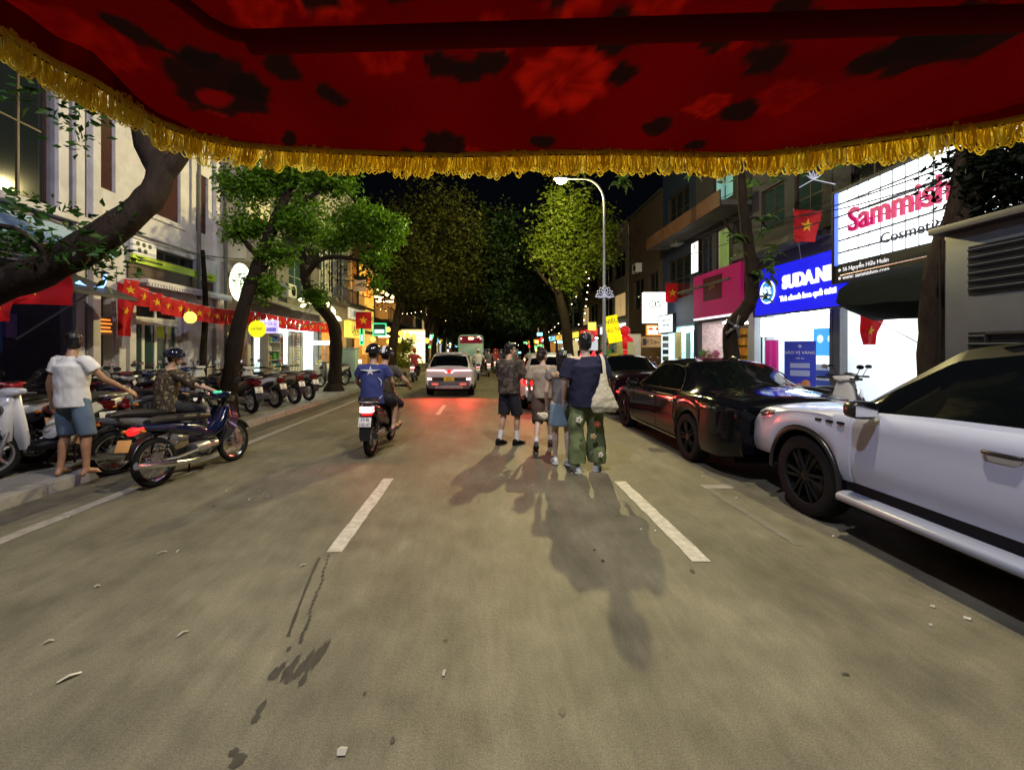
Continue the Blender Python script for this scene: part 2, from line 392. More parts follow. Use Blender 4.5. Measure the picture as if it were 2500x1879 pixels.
# ------------------------------------------------------------------ street lamps
def lamp_light(name, loc, w, col, parent, r=0.11, batwing=True, house=1):
    ld = bpy.data.lights.new(name, 'POINT'); ld.energy = w; ld.color = col; ld.shadow_soft_size = r
    o = bpy.data.objects.new(name, ld); COL.objects.link(o); o.parent = parent; o.location = loc
    if not batwing: return o
    ld.use_nodes = True; nt = ld.node_tree; L = nt.links.new
    em = nt.nodes['Emission']
    tcn = nt.nodes.new('ShaderNodeTexCoord'); sx = nt.nodes.new('ShaderNodeSeparateXYZ'); L(tcn.outputs['Normal'], sx.inputs[0])
    ab = nt.nodes.new('ShaderNodeMath'); ab.operation = 'ABSOLUTE'; L(sx.outputs['Z'], ab.inputs[0])
    pw = nt.nodes.new('ShaderNodeMath'); pw.operation = 'POWER'; L(ab.outputs[0], pw.inputs[0]); pw.inputs[1].default_value = 1.7
    ad = nt.nodes.new('ShaderNodeMath'); ad.operation = 'ADD'; L(pw.outputs[0], ad.inputs[0]); ad.inputs[1].default_value = 0.06
    dv = nt.nodes.new('ShaderNodeMath'); dv.operation = 'DIVIDE'; dv.inputs[0].default_value = 0.30; L(ad.outputs[0], dv.inputs[1])
    mn = nt.nodes.new('ShaderNodeMath'); mn.operation = 'MINIMUM'; L(dv.outputs[0], mn.inputs[0]); mn.inputs[1].default_value = 1.25
    # luminaire optics: little light above the horizontal and little on the house side behind the pole
    def cut(sock, a, b_, lo, hi):
        m = nt.nodes.new('ShaderNodeMapRange'); m.inputs['From Min'].default_value = a; m.inputs['From Max'].default_value = b_; m.inputs['To Min'].default_value = lo; m.inputs['To Max'].default_value = hi; L(sock, m.inputs['Value']); return m.outputs['Result']
    def mul(a, b_):
        m = nt.nodes.new('ShaderNodeMath'); m.operation = 'MULTIPLY'; L(a, m.inputs[0]); L(b_, m.inputs[1]); return m.outputs[0]
    s = mul(mn.outputs[0], cut(sx.outputs['Z'], -.05, .12, 1.0, 1.1)); s = mul(s, cut(sx.outputs['X'], .15, .55, 1.0, .10) if house > 0 else cut(sx.outputs['X'], -.55, -.15, .10, 1.0))
    L(s, em.inputs['Strength']); return o
pole_m = mat('galvanised pole', (0.42,0.44,0.46), 0.45, 0.5, var=0.15)
def street_lamp(label, base, h, reach, side, w, col, lotus=False, lit=True, group='street lamps along the two kerbs', batwing=True):
    """side: -1 the arm reaches to -X"""
    t = thing('street_lamp', label, 'street lamp', base, 0, group)
    MB().lathe([(0.16,0),(0.16,0.05),(0.11,0.08),(0.105,0.8),(0.085,0.86),(0.0,0.86)], n=16).done('base_sleeve', pole_m, t, smooth=40)
    MB().tube([(0,0,0.8),(0,0,h*0.5),(0,0,h*0.88)], [0.085,0.07,0.052], 14).done('pole', pole_m, t, smooth=60)
    pts = []
    for k in range(11):
        a = k/10*math.pi/2*0.97; pts.append((side*(reach*0.55)*(1-math.cos(a)), 0, h*0.88+(h*0.12)*math.sin(a)))
    x0 = pts[-1][0]; pts.append((side*reach, 0, h+0.01))
    MB().tube(pts, [0.052]*8+[0.045,0.04,0.036,0.034], 12).done('arm', pole_m, t, smooth=60)
    hd = MB().loft([(side*(reach-0.08),0,h+0.01,0.05,0.035),(side*(reach+0.05),0,h+0.02,0.12,0.05),(side*(reach+0.45),0,h+0.03,0.15,0.055),(side*(reach+0.62),0,h+0.02,0.09,0.03)], axis='x').done('lamp_head', mat('lamp housing', (0.3,0.3,0.31), 0.4, 0.4), t, smooth=50)
    MB().loft([(side*(reach+0.04),0,h-0.045,0.09,0.012),(side*(reach+0.12),0,h-0.09,0.15,0.08),(side*(reach+0.28),0,h-0.11,0.17,0.11),(side*(reach+0.44),0,h-0.09,0.15,0.08),(side*(reach+0.52),0,h-0.04,0.09,0.012)], axis='x').done('lamp_lens', glow('lamp lens '+('warm' if col[2] < .6 else 'cool'), (1.0,0.86,0.55) if col[2] < .6 else (0.9,0.93,1.0), 60.0), t, smooth=60)
    if lit: lamp_light('lamp_light', (side*(reach+0.28), 0, h-0.34), w, col, t, batwing=batwing, house=-side)
    if lotus:
        q = MB(); z0 = (zz(648,19.5)); m = mat('lotus ornament white', (0.72,0.72,0.85), 0.4, emit=(0.72,0.72,0.95), es=0.35)
        for i, (ang, ln, wd) in enumerate([(-78,.40,.10),(-52,.42,.12),(-26,.46,.12),(0,.50,.13),(26,.46,.12),(52,.42,.12),(78,.40,.10)]):
            a = R(ang); d = Vector((math.sin(a),0,math.cos(a))); w_ = Vector((math.cos(a),0,-math.sin(a)))
            pts = [Vector((0,-0.09,z0))+d*(ln*(0.12+0.88*s))+w_*(wd*math.sin(math.pi*min(1,s*1.02))*sg) for sg in (1,) for s in np.linspace(0,1,9)]
            pts += [Vector((0,-0.09,z0))+d*(ln*(0.12+0.88*s))-w_*(wd*math.sin(math.pi*min(1,s*1.02))) for s in np.linspace(1,0,9)]
            MB().tube(pts, 0.014, 6, closed=True).done('lotus_petal', m, t, smooth=60)
        MB().tube([(-.42,-.09,z0),(.42,-.09,z0)], 0.02, 8).done('lotus_bar', m, t)
    return t
street_lamp('tall curved street lamp with white lotus ornament on its pole', (5.3,19.5,PZ), 9.2-PZ, 1.62, -1, FRONT_LAMP_W, FRONT_LAMP_C, lotus=True)
street_lamp('unseen fill lamp added on the left kerb beside the leaning tree trunk', (-5.3,-0.4,PZ), 9.4-PZ, 2.9, 1, LEFT_FILL_W, LEFT_FILL_C, batwing=False)  # out of view, added to fill the road, backs and car side
street_lamp('unseen fill lamp added on the right kerb above the white SUV', (5.3,2.6,PZ), 9.5-PZ, 3.3, -1, RIGHT_FILL_W, RIGHT_FILL_C, batwing=False)  # out of view, added as overhead fill for road and walkers
street_lamp('distant street lamp among the trees beyond the coach', (-5.4,62,PZ), 8.8-PZ, 1.6, 1, FAR_LAMP_W, FRONT_LAMP_C)
# ================================================================== BUILDINGS
def outdir(side): return 1 if side < 0 else -1
def wall_sheet(side, X, y0, y1, z0, z1, holes, m, parent, depth=0.22, name='wall'):
    o = outdir(side); xb = X - o*depth
    ys = sorted(set([y0,y1]+[v for h in holes for v in h[:2]])); zs = sorted(set([z0,z1]+[v for h in holes for v in h[2:4]]))
    ys = [v for v in ys if y0-1e-6 <= v <= y1+1e-6]; zs = [v for v in zs if z0-1e-6 <= v <= z1+1e-6]
    q = MB()
    def inh(y, z): return any(h[0] < y < h[1] and h[2] < z < h[3] for h in holes)
    for i in range(len(ys)-1):
        for j in range(len(zs)-1):
            if inh((ys[i]+ys[i+1])/2, (zs[j]+zs[j+1])/2): continue
            a, b_, c, d = ys[i], ys[i+1], zs[j], zs[j+1]
            q.add([(X,a,c),(X,b_,c),(X,b_,d),(X,a,d)], [(0,1,2,3) if o > 0 else (3,2,1,0)])
    for h in holes:
        a, b_, c, d = h[:4]
        q.add([(X,a,c),(X,b_,c),(X,b_,d),(X,a,d),(xb,a,c),(xb,b_,c),(xb,b_,d),(xb,a,d)], [(0,1,5,4),(1,2,6,5),(2,3,7,6),(3,0,4,7)])
    return q.done(name, m, parent, fix=False)
def shell(side, X, y0, y1, z1, m, parent, deep=6.0):
    o = outdir(side); xb = X-o*deep; q = MB()
    q.add([(X,y0,0),(xb,y0,0),(xb,y0,z1),(X,y0,z1)], [(0,1,2,3)]); q.add([(X,y1,0),(xb,y1,0),(xb,y1,z1),(X,y1,z1)], [(0,1,2,3)])
    q.add([(xb,y0,0),(xb,y1,0),(xb,y1,z1),(xb,y0,z1)], [(0,1,2,3)])
    q.done('side_wall', m, parent)
    MB().box(X+o*0.12, xb, y0-.02, y1+.02, z1, z1+0.18).done('roof', m, parent)
def window(parent, side, X, ya, yb, za, zb, fm, pm, nx=2, ny=2, rec=0.12, fw=0.05, name='window', shutters=None):
    o = outdir(side); x = X-o*rec; q = MB()
    q.box(x-.03, x+.03, ya, ya+fw, za, zb); q.box(x-.03, x+.03, yb-fw, yb, za, zb); q.box(x-.03, x+.03, ya+fw, yb-fw, za, za+fw); q.box(x-.03, x+.03, ya+fw, yb-fw, zb-fw, zb)
    for i in range(1, nx): c = ya+(yb-ya)*i/nx; q.box(x-.022, x+.022, c-fw*.4, c+fw*.4, za+fw, zb-fw)
    for j in range(1, ny): c = za+(zb-za)*j/ny; q.box(x-.016, x+.016, ya+fw, yb-fw, c-fw*.35, c+fw*.35)
    w = q.done(name, fm, parent)
    for i in range(nx):
        for j in range(ny):
            a, b_ = ya+(yb-ya)*i/nx, ya+(yb-ya)*(i+1)/nx; c, d = za+(zb-za)*j/ny, za+(zb-za)*(j+1)/ny
            MB().box(x-o*.012, x-o*.004, a+fw*.3, b_-fw*.3, c+fw*.3, d-fw*.3).done('pane', pm, w)
    if shutters:
        n = max(3, int((zb-za)/0.09))
        for k in range(n):
            z = za+fw+(zb-za-2*fw)*(k+.5)/n
            s_ = MB().obox((x+o*.045, (ya+yb)/2, z), (0.012, yb-ya-2*fw-.01, (zb-za)/n*0.95), (0, o*0.5, 0)).done('shutter_slat', shutters, w)
    return w
def interior(parent, side, X, ya, yb, za, zb, deep, wm, lm=None, nl=2, fm=None):
    o = outdir(side); x0 = X-o*0.23; x1 = X-o*deep; q = MB()
    q.add([(x1,ya,za),(x1,yb,za),(x1,yb,zb),(x1,ya,zb)], [(0,1,2,3)]); q.add([(x0,ya,za),(x1,ya,za),(x1,ya,zb),(x0,ya,zb)], [(0,1,2,3)])
    q.add([(x0,yb,za),(x1,yb,za),(x1,yb,zb),(x0,yb,zb)], [(0,1,2,3)]); q.add([(x0,ya,zb),(x1,ya,zb),(x1,yb,zb),(x0,yb,zb)], [(0,1,2,3)])
    q.add([(x0,ya,za),(x1,ya,za),(x1,yb,za),(x0,yb,za)], [(0,1,2,3)])
    q.done('shop_interior', wm, parent, fix=False)
    if lm:
        for k in range(nl):
            c = ya+(yb-ya)*(k+.5)/nl
            MB().box(x0-o*0.5, x1+o*0.5, c-.07, c+.07, zb-.09, zb-.03).done('ceiling_light', lm, parent, bevel=0.01)
def panel(side, X, d0, d1, ya, yb, za, zb, m, parent, name, bevel=0.0):
    o = outdir(side); return MB().box(X+o*d0, X+o*d1, ya, yb, za, zb).done(name, m, parent, bevel=bevel)
def sign(label, side, X, ya, yb, za, zb, fm, texts=(), frame=None, thick=0.12, group=None, cat='sign', fw=0.05, d=0.0):
    o = outdir(side); t = thing('shop_sign', label, cat, (X, (ya+yb)/2, za), 0, group, world=True)
    panel(side, X, d+.004, d+thick, ya, yb, za, zb, fm, t, 'sign_panel')
    if frame:
        q = MB(); x0, x1 = X+o*(d), X+o*(d+thick+.03)
        q.box(x0,x1,ya-fw,ya-.002,za-fw,zb+fw); q.box(x0,x1,yb+.002,yb+fw,za-fw,zb+fw); q.box(x0,x1,ya,yb,za-fw,za-.002); q.box(x0,x1,ya,yb,zb+.002,zb+fw); q.done('sign_frame', frame, t)
    for tx in texts:
        body, size, m, yc, zc = tx[:5]; kw = tx[5] if len(tx) > 5 else {}
        text(body, size, m, t, (X+o*(d+thick+0.012), yc, zc), ROT_L if side < 0 else ROT_R, **kw)
    return t
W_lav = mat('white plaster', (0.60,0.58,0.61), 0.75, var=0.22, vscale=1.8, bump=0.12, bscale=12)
W_old = mat('grimy pale plaster', (0.50,0.48,0.43), 0.8, var=0.32, vscale=1.4, bump=0.15, bscale=10)
W_grey = mat('grey render', (0.075,0.075,0.08), 0.8, var=0.3, vscale=1.5, bump=0.1)
W_dark = mat('dark render', (0.028,0.028,0.031), 0.8, var=0.3, vscale=1.5)
W_cream = mat('cream plaster', (0.58,0.53,0.40), 0.75, var=0.2, vscale=2)
W_teal = mat('teal painted wall', (0.02,0.06,0.08), 0.6, var=0.2)
W_navy = mat('navy painted wall', (0.012,0.022,0.05), 0.6, var=0.2)
W_yel = mat('ochre plaster', (0.22,0.15,0.06), 0.7, var=0.25, vscale=2)
maroon = mat('maroon shutters', (0.055,0.012,0.012), 0.5, var=0.15)
wood_d = mat('dark wood', (0.06,0.03,0.018), 0.5, var=0.3, vscale=4, stretch=(1,1,8))
white_f = mat('white window frame', (0.68,0.67,0.62), 0.5, var=0.08)
dglass = mat('dark window glass', (0.012,0.016,0.018), 0.06, coat=0.4)
gglass = mat('greenish window glass', (0.03,0.06,0.06), 0.08, coat=0.3)
tube_w = glow('white shop tube', (0.92,0.97,1.0), 42.0)
tube_c = glow('cool shop tube', (0.80,0.96,1.0), 40.0)
tube_y = glow('warm shop tube', (1.0,0.74,0.30), 42.0)
in_white = mat('white shop interior', (0.75,0.78,0.80), 0.6)
in_dark = mat('dim shop interior', (0.10,0.09,0.11), 0.7, var=0.3)
in_warm = mat('warm shop interior', (0.55,0.36,0.16), 0.7, var=0.25)
conc_m = mat('weathered concrete', (0.15,0.145,0.13), 0.85, var=0.35, vscale=2.2, bump=0.2)
rust_m = mat('rusty metal edge', (0.11,0.05,0.032), 0.6, var=0.35, vscale=3)
GOODS = [mat('goods '+n, c, 0.5) for n, c in (('orange', (0.8,0.25,0.03)), ('red', (0.6,0.03,0.03)), ('yellow', (0.8,0.55,0.05)), ('white', (0.75,0.75,0.72)), ('green', (0.1,0.35,0.08)), ('blue', (0.06,0.15,0.5)), ('pink', (0.7,0.2,0.35)), ('brown', (0.25,0.12,0.05)))]
def shelf_unit(label, side, X, d, ya, yb, za, zb, n, fm, mats, seed, fill=0.8, group=None, deep=0.35):
    o = outdir(side); t = thing('display_shelf', label, 'shelf', (X+o*d, (ya+yb)/2, za), 0, group, world=True); rr = random.Random(seed)
    x0, x1 = X+o*d, X+o*(d+deep); q = MB(); q.box(x0,x1,ya,ya+.025,za,zb); q.box(x0,x1,yb-.025,yb,za,zb); q.box(x0,x0+o*.015,ya+.025,yb-.025,za,zb); q.done('shelf_frame', fm, t)
    for k in range(n):
        z = za+(zb-za)*k/n; MB().box(x0+o*.016,x1,ya+.026,yb-.026,z,z+.02).done('shelf_board', fm, t)
        y = ya+.05; h = (zb-za)/n-.05
        while y < yb-.12:
            w = rr.uniform(.09,.2); w = min(w, yb-.04-y)
            if rr.random() < fill:
                hh = h*rr.uniform(.5,.9); MB().box(x0+o*.05, x1-o*rr.uniform(.01,.06), y, y+w, z+.02, z+.02+hh).done('packet', rr.choice(mats), t, bevel=0.008)
            y += w+.012
    return t
# ---- left 1: big pale building nearest the viewer on the left
t = thing('building', 'pale lavender building with a tall dark upper window, nearest on the left', 'building', (LX,6,0), 0, None, world=True)
ho = [(8.05,9.12,4.62,7.6),(6.5,7.8,4.62,7.6),(3.0,9.55,PZ,3.35)]
W_pl = mat('dark lavender plaster', (0.20,0.19,0.24), 0.75, var=0.3, vscale=1.8, bump=0.12, bscale=12); wall_sheet(-1, LX, 1.0, 9.93, 0, 9.5, ho, W_pl, t); shell(-1, LX, 1.0, 9.93, 9.5, W_pl, t)  # wall plaster set darker than the pilasters
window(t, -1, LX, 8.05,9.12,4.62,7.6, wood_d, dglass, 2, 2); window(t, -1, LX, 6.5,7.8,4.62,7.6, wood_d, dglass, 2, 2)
interior(t, -1, LX, 3.0,9.55,PZ,3.35, 4.5, in_dark, glow('violet shop tube', (0.62,0.5,1.0), 1.2), 2)
panel(-1, LX, 0.002, .16, 1.0, 9.93, 4.42, 4.58, W_lav, t, 'window_ledge', 0.01); panel(-1, LX, 0.002, .09, 9.2, 9.42, 4.6, 9.4, W_lav, t, 'pilaster')
panel(-1, LX, 0.002, .09, 9.6, 9.8, 0.1, 9.4, W_lav, t, 'pilaster')
q = MB()
for k in range(14): q.box(LX+.02+.085*k, LX+.02+.085*k+.08, 4.2, 9.3, 4.22-.05*k, 4.26-.05*k)
q.done('awning', mat('pale blue awning', (0.25,0.38,0.55), 0.55, var=0.2), t)
q = MB(); q.add([(LX+.03,3.0,3.32),(LX+1.5,3.0,2.75),(LX+1.5,9.5,2.75),(LX+.03,9.5,3.32),(LX+.03,3.0,3.26),(LX+1.5,3.0,2.69),(LX+1.5,9.5,2.69),(LX+.03,9.5,3.26)], [(0,1,2,3),(7,6,5,4),(0,4,5,1),(1,5,6,2),(2,6,7,3)])
q.done('awning', mat('black awning', (0.02,0.018,0.02), 0.6), t)
MB().tube([(LX+1.45,8.4,2.72),(LX+.05,8.4,1.85)], .02, 8).done('awning_strut', M_steel, t); MB().tube([(LX+1.45,6.4,2.72),(LX+.05,6.4,1.85)], .02, 8).done('awning_strut', M_steel, t)
for (y, z, w, h, m) in [(8.9,1.6,.35,.8,GOODS[5]),(8.2,1.75,.25,.3,GOODS[3]),(7.9,1.1,.9,1.0,mat('grey poster',(0.3,0.29,0.33),0.6)),(9.25,1.9,.22,.5,mat('violet poster',(0.3,0.16,0.45),0.6)),(7.2,1.7,.4,.4,GOODS[1])]:
    panel(-1, LX, -1.0, -.95, y-w/2, y+w/2, z, z+h, m, t, 'hanging_display')
# neon arc and lit strips in the dim shop
q = MB()
for k in range(3): q.tube([(LX+1.0+.02*k, 9.02+.0*k+.42*math.cos(a)*(1-.1*k)-.15, 3.05+.36*math.sin(a)*(1-.12*k)+.12) for a in np.linspace(-2.4,0.35,14)], .022, 8)
top(q, 'neon_arc', glow('blue neon', (0.22,0.45,1.0), 2.6), 'curved blue neon sign above the dim corner shop', 'neon sign', smooth=60)
# ---- left 2: white shophouse with double doors
B0, B1 = 9.95, 15.15
t = thing('building', 'white shophouse with double glazed doors and maroon upper shutters', 'building', (LX,12.5,0), 0, None, world=True); WB = t
ho = [(10.1,10.72,5.45,7.4),(11.9,13.02,5.35,7.4),(13.72,14.32,5.35,7.2),(10.16,10.62,PZ,2.95),(11.28,13.05,PZ,3.02),(11.9,13.7,3.9,4.42)]
wall_sheet(-1, LX, B0, B1, 0, 9.8, ho, W_lav, t); shell(-1, LX, B0, B1, 9.8, W_lav, t)
for h in ho[:3]: window(t, -1, LX, *h[:4], maroon, dglass, 2, 1, shutters=maroon)
interior(t, -1, LX, 10.16,10.62,PZ,2.95, 2.0, in_dark)
window(t, -1, LX, 11.28,13.05,PZ+.86,2.42, white_f, gglass, 4, 1, fw=0.11, name='glazed_door_leaves')
dr = MB().box(LX-.16, LX-.09, 11.28, 13.05, PZ, PZ+.855).done('door', white_f, t, bevel=0.01)
for k in range(4): MB().box(LX-.09, LX-.075, 11.28+.443*k+.08, 11.28+.443*k+.36, PZ+.15, PZ+.7).done('door_panel', white_f, dr, bevel=0.008)
MB().tube([(LX-.05,12.2,1.0),(LX-.02,12.2,1.02),(LX-.02,12.2,1.2),(LX-.05,12.2,1.22)], .012, 8).done('handle', M_chrome, dr)
window(t, -1, LX, 11.28,13.05,2.43,3.02, white_f, dglass, 2, 1, fw=0.09, name='transom_window')
window(t, -1, LX, 11.9,13.7,3.9,4.42, wood_d, dglass, 3, 2, fw=0.05)
interior(t, -1, LX, 11.28,13.05,PZ,3.02, 2.5, in_dark, glow('dim shop tube', (0.9,0.95,1.0), 2.0), 1)
for y in (9.97,10.68,11.0,13.15,14.55): panel(-1, LX, .002, .13, y, y+.2, .1, 9.6 if y in (9.97,14.55) else 3.1, W_lav, t, 'pilaster', 0.01)
MB().tube([(LX+.2,13.55,3.2),(LX+.2,13.55,9.7)], .055, 10).done('drainpipe', conc_m, t, smooth=60)
MB().tube([(LX+.2,14.95,.2),(LX+.2,14.95,9.7)], .05, 10).done('drainpipe', conc_m, t, smooth=60)
panel(-1, LX, .002, .05, 11.05, 14.5, 3.46, 3.84, mat('brown fascia board', (0.07,0.035,0.025), 0.6, var=0.2), t, 'fascia_board')
panel(-1, LX, .002, .62, 10.95, 14.6, 3.32, 3.42, W_lav, t, 'canopy_ledge', 0.01)
for k in range(36): MB().box(LX+.55, LX+.63, 11.0+.1*k, 11.055+.1*k, 3.24, 3.317).done('dentil', W_lav, t)
panel(-1, LX, .002, .1, B0+.02, B1-.02, 4.62, 4.74, W_lav, t, 'string_course', 0.01); panel(-1, LX, .002, .06, 11.7, 13.2, 5.2, 5.32, W_lav, t, 'sill')
sgn_w = mat('white sign board', (0.78,0.78,0.84), 0.5)
sgn_g = mat('lime sign band', (0.52,0.74,0.04), 0.5)
ink = mat('dark sign ink', (0.03,0.03,0.035), 0.5)
s = thing('shop_sign', 'white shop sign with a lime green bottom band over the white doors', 'sign', (LX,12.7,3.86), 0, None, world=True)
MB().box(LX+.06, LX+.13, 11.08, 11.88, 4.08, 4.5).done('sign_panel', sgn_w, s); MB().box(LX+.06, LX+.13, 13.72, 14.5, 4.08, 4.5).done('sign_panel', sgn_w, s)
MB().box(LX+.06, LX+.14, 11.08, 14.5, 3.87, 4.07).done('green_band', sgn_g, s)
for k, (y, z) in enumerate(((11.25,4.36),(11.45,4.36),(11.65,4.36),(11.3,4.2),(11.5,4.2))): MB().lathe([(0,.131),(.06,.131),(.06,.14),(0,.14)], (LX,y,z), 'x', 10).done('print_dot', ink, s)
for (y0_, y1_) in ((11.3,12.1),(13.6,14.3)): MB().box(LX+.1405,LX+.146,y0_,y1_,3.95,3.99).done('print_line', ink, s)
# orange lettering panel in the dark doorway
s = sign('small dark notice with glowing orange lettering in the doorway', -1, LX, 10.2, 10.6, 2.0, 2.42, mat('dark red notice', (0.12,0.02,0.01), 0.5), [], None, 0.03)
og = glow('orange lettering glow', (1.0,0.30,0.04), 1.1)
for k in range(4): MB().box(LX+.036, LX+.044, 10.23, 10.57-.04*(k % 2), 2.06+.09*k, 2.1+.09*k).done('lettering_line', og, s)
# ---- left 3: cream overhang above the dark passage
t = thing('building', 'narrow cream house whose upper floor overhangs a dark passage', 'building', (LX,16,0), 0, None, world=True)
ho = [(15.3,16.7,PZ,4.4)]
wall_sheet(-1, LX, 15.17, 16.95, 0, 9.2, ho, W_old, t); shell(-1, LX, 15.17, 16.95, 9.2, W_old, t); interior(t, -1, LX, 15.3,16.7,PZ,4.4, 3.0, in_dark, tube_y, 1)
MB().box(LX+.003, LX+.75, 15.2, 16.9, 4.75, 9.0).done('overhang', W_cream, t, bevel=0.01)
t2 = shelf_unit('lit window shelf of orange goods beside the dark passage', -1, LX, -.6, 15.35, 16.6, PZ+.1, 2.3, 5, mat('pale shelf', (0.6,0.5,0.35), 0.5), GOODS[:3]+[GOODS[7]], 4)
# ---- left 4: grey house over the bright souvenir and drinks shop
D0, D1 = 17.0, 23.9
t = thing('building', 'grey concrete house above the bright open shop with red bunting', 'building', (LX,20.4,0), 0, None, world=True)
ho = [(17.15,23.7,PZ,3.1),(17.5,19.0,4.0,5.6),(20.2,22.8,4.0,6.2)]
wall_sheet(-1, LX, D0, D1, 0, 10.5, ho, conc_m, t); shell(-1, LX, D0, D1, 10.5, conc_m, t)
window(t, -1, LX, 17.5,19.0,4.0,5.6, conc_m, dglass, 3, 2); window(t, -1, LX, 20.2,22.8,4.0,6.2, mat('green grey frame', (0.25,0.28,0.24), 0.6), gglass, 3, 2)
interior(t, -1, LX, 17.15,23.7,PZ,3.1, 3.6, in_white, glow('souvenir shop tube', (.80,1.0,.94), 95), 3)
q = MB(); q.add([(LX+.02,D0,3.75),(LX+1.5,D0,3.25),(LX+1.5,D1,3.25),(LX+.02,D1,3.75),(LX+.02,D0,3.70),(LX+1.5,D0,3.20),(LX+1.5,D1,3.20),(LX+.02,D1,3.70)], [(0,1,2,3),(7,6,5,4),(0,4,5,1),(1,5,6,2),(2,6,7,3)])
q.done('awning', mat('grey awning', (0.33,0.33,0.31), 0.6, var=0.2), t)
q = MB(); q.add([(LX+.02,19.5,6.9),(LX+1.3,19.5,6.3),(LX+1.3,D1,6.3),(LX+.02,D1,6.9)], [(0,1,2,3)]); q.done('upper_awning', mat('grey awning', (0.33,0.33,0.31), 0.6, var=0.2), t)
ac = thing('air_conditioner', 'air conditioner box on the wall above the grey awning', 'air conditioner', (LX+.25,19.6,3.95), 0, None)
MB().box(-.2,.2,-.42,.42,0,.6).done('casing', mat('ac casing', (0.5,0.52,0.5), 0.5), ac, bevel=0.02); MB().lathe([(.0,.205),(.2,.205),(.22,.21),(.2,.215)], (0,.08,.3), 'x', 20).done('fan_grille', M_black, ac)
for (a, b_, z1, lab, cl) in ((17.3,18.3,2.3,'rack of postcards and fridge magnets at the souvenir shop', [GOODS[3],GOODS[5],GOODS[4],GOODS[7]]), (18.6,20.0,2.4,'shelf of bright snack packets in the open shop', [GOODS[0],GOODS[1],GOODS[2],GOODS[2]])):
    shelf_unit(lab, -1, LX, -.5 if a > 18 else .15, a, b_, PZ, z1, 6 if a < 18 else 5, mat('white rack', (0.6,0.6,0.58), 0.5), cl, int(a))
panel(-1, LX, -.1, -.04, 20.3,21.9, PZ, 2.5, mat('pale folding door', (0.55,0.58,0.54), 0.5), t, 'folding_door'); 
for k in range(5): MB().box(LX-.04, LX-.01, 20.3+.32*k, 20.36+.32*k, PZ, 2.5).done('door_stile', W_lav, t)
panel(-1, LX, -.02, .03, 21.0,21.35, 1.0, 2.4, mat('menu board', (0.7,0.72,0.7), 0.5), t, 'menu_board')
for k in range(8): MB().box(LX+.031, LX+.036, 21.05, 21.3-.05*(k % 3), 1.15+.14*k, 1.2+.14*k).done('menu_line', ink, t)
# glass display cabinet and yellow counter
c = thing('display_cabinet', 'lit glass display cabinet standing behind the yellow counter', 'cabinet', (LX+.9,22.4,PZ))
MB().box(-.35,.35,-.75,.75,0,.8).done('cabinet_base', mat('white laminate', (0.7,0.72,0.7), 0.4), c, bevel=0.01)
for x in (-.33,.33):
    for y in (-.73,.73): MB().box(x-.018,x+.018,y-.018,y+.018,.805,1.75).done('post', M_alu, c)
MB().box(-.35,.35,-.75,.75,1.755,1.95).done('cabinet_top', glow('cabinet light box', (1.0,0.98,0.8), 2.2), c); MB().box(-.3,.3,-.7,.7,1.25,1.27).done('glass_shelf', gglass, c)
for k in range(7): MB().ball((random.uniform(-.2,.2), -.55+.18*k, .9), .085, 10, 7).done('fruit', GOODS[[2,4,0][k % 3]], c, smooth=60)
c = thing('counter', 'bright yellow box counter on the pavement in front of the shop', 'counter', (LX+2.15,21.9,PZ))
MB().box(-.4,.4,-.85,.3,0,.95).done('cabinet', mat('yellow laminate', (0.80,0.48,0.01), 0.4), c, bevel=0.02); MB().box(-.43,.43,-.88,.33,.953,.99).done('counter_top', mat('yellow laminate'), c, bevel=0.01)
c = thing('light_box', 'glowing white menu light box at the end of the yellow counter', 'light box', (LX+2.15,22.75,PZ))
MB().box(-.38,.38,-.4,.4,0,1.0).done('box', glow('menu light box', (1.0,0.97,0.85), 1.6), c, bevel=0.03); MB().box(.385,.395,-.28,.28,.2,.8).done('poster', GOODS[2], c)
c = thing('water_tub', 'pale teal ice box beside the tiled walkway', 'ice box', (LX+2.3,24.0,PZ)); MB().box(-.35,.35,-.45,.45,0,.55).done('tub', mat('teal plastic', (0.2,0.4,0.42), 0.4), c, bevel=0.04); MB().box(-.37,.37,-.47,.47,.553,.62).done('lid', mat('pale teal plastic', (0.4,0.6,0.62), 0.4), c, bevel=0.02)
for (sx, x, y, z, lab) in ((1,RX-.25,14.0,7.75,'air conditioner box above the balcony over the blue sign'),(1,RX-.25,18.2,9.0,'air conditioner box high on the dark balcony house'),(1,RX-.25,23.4,7.2,'air conditioner box on the navy house'),(1,RX-.25,10.3,8.6,'air conditioner box high on the grey house over the white grid sign'),(-1,LX+.25,21.6,6.75,'air conditioner box high on the grey concrete house'),(1,RX-.25,29.6,6.8,'air conditioner box on the brown house')):
    dup(ac, (x,y,z), 0 if sx < 0 else math.pi, lab, 'air conditioners on the facades')
ac['group'] = 'air conditioners on the facades'
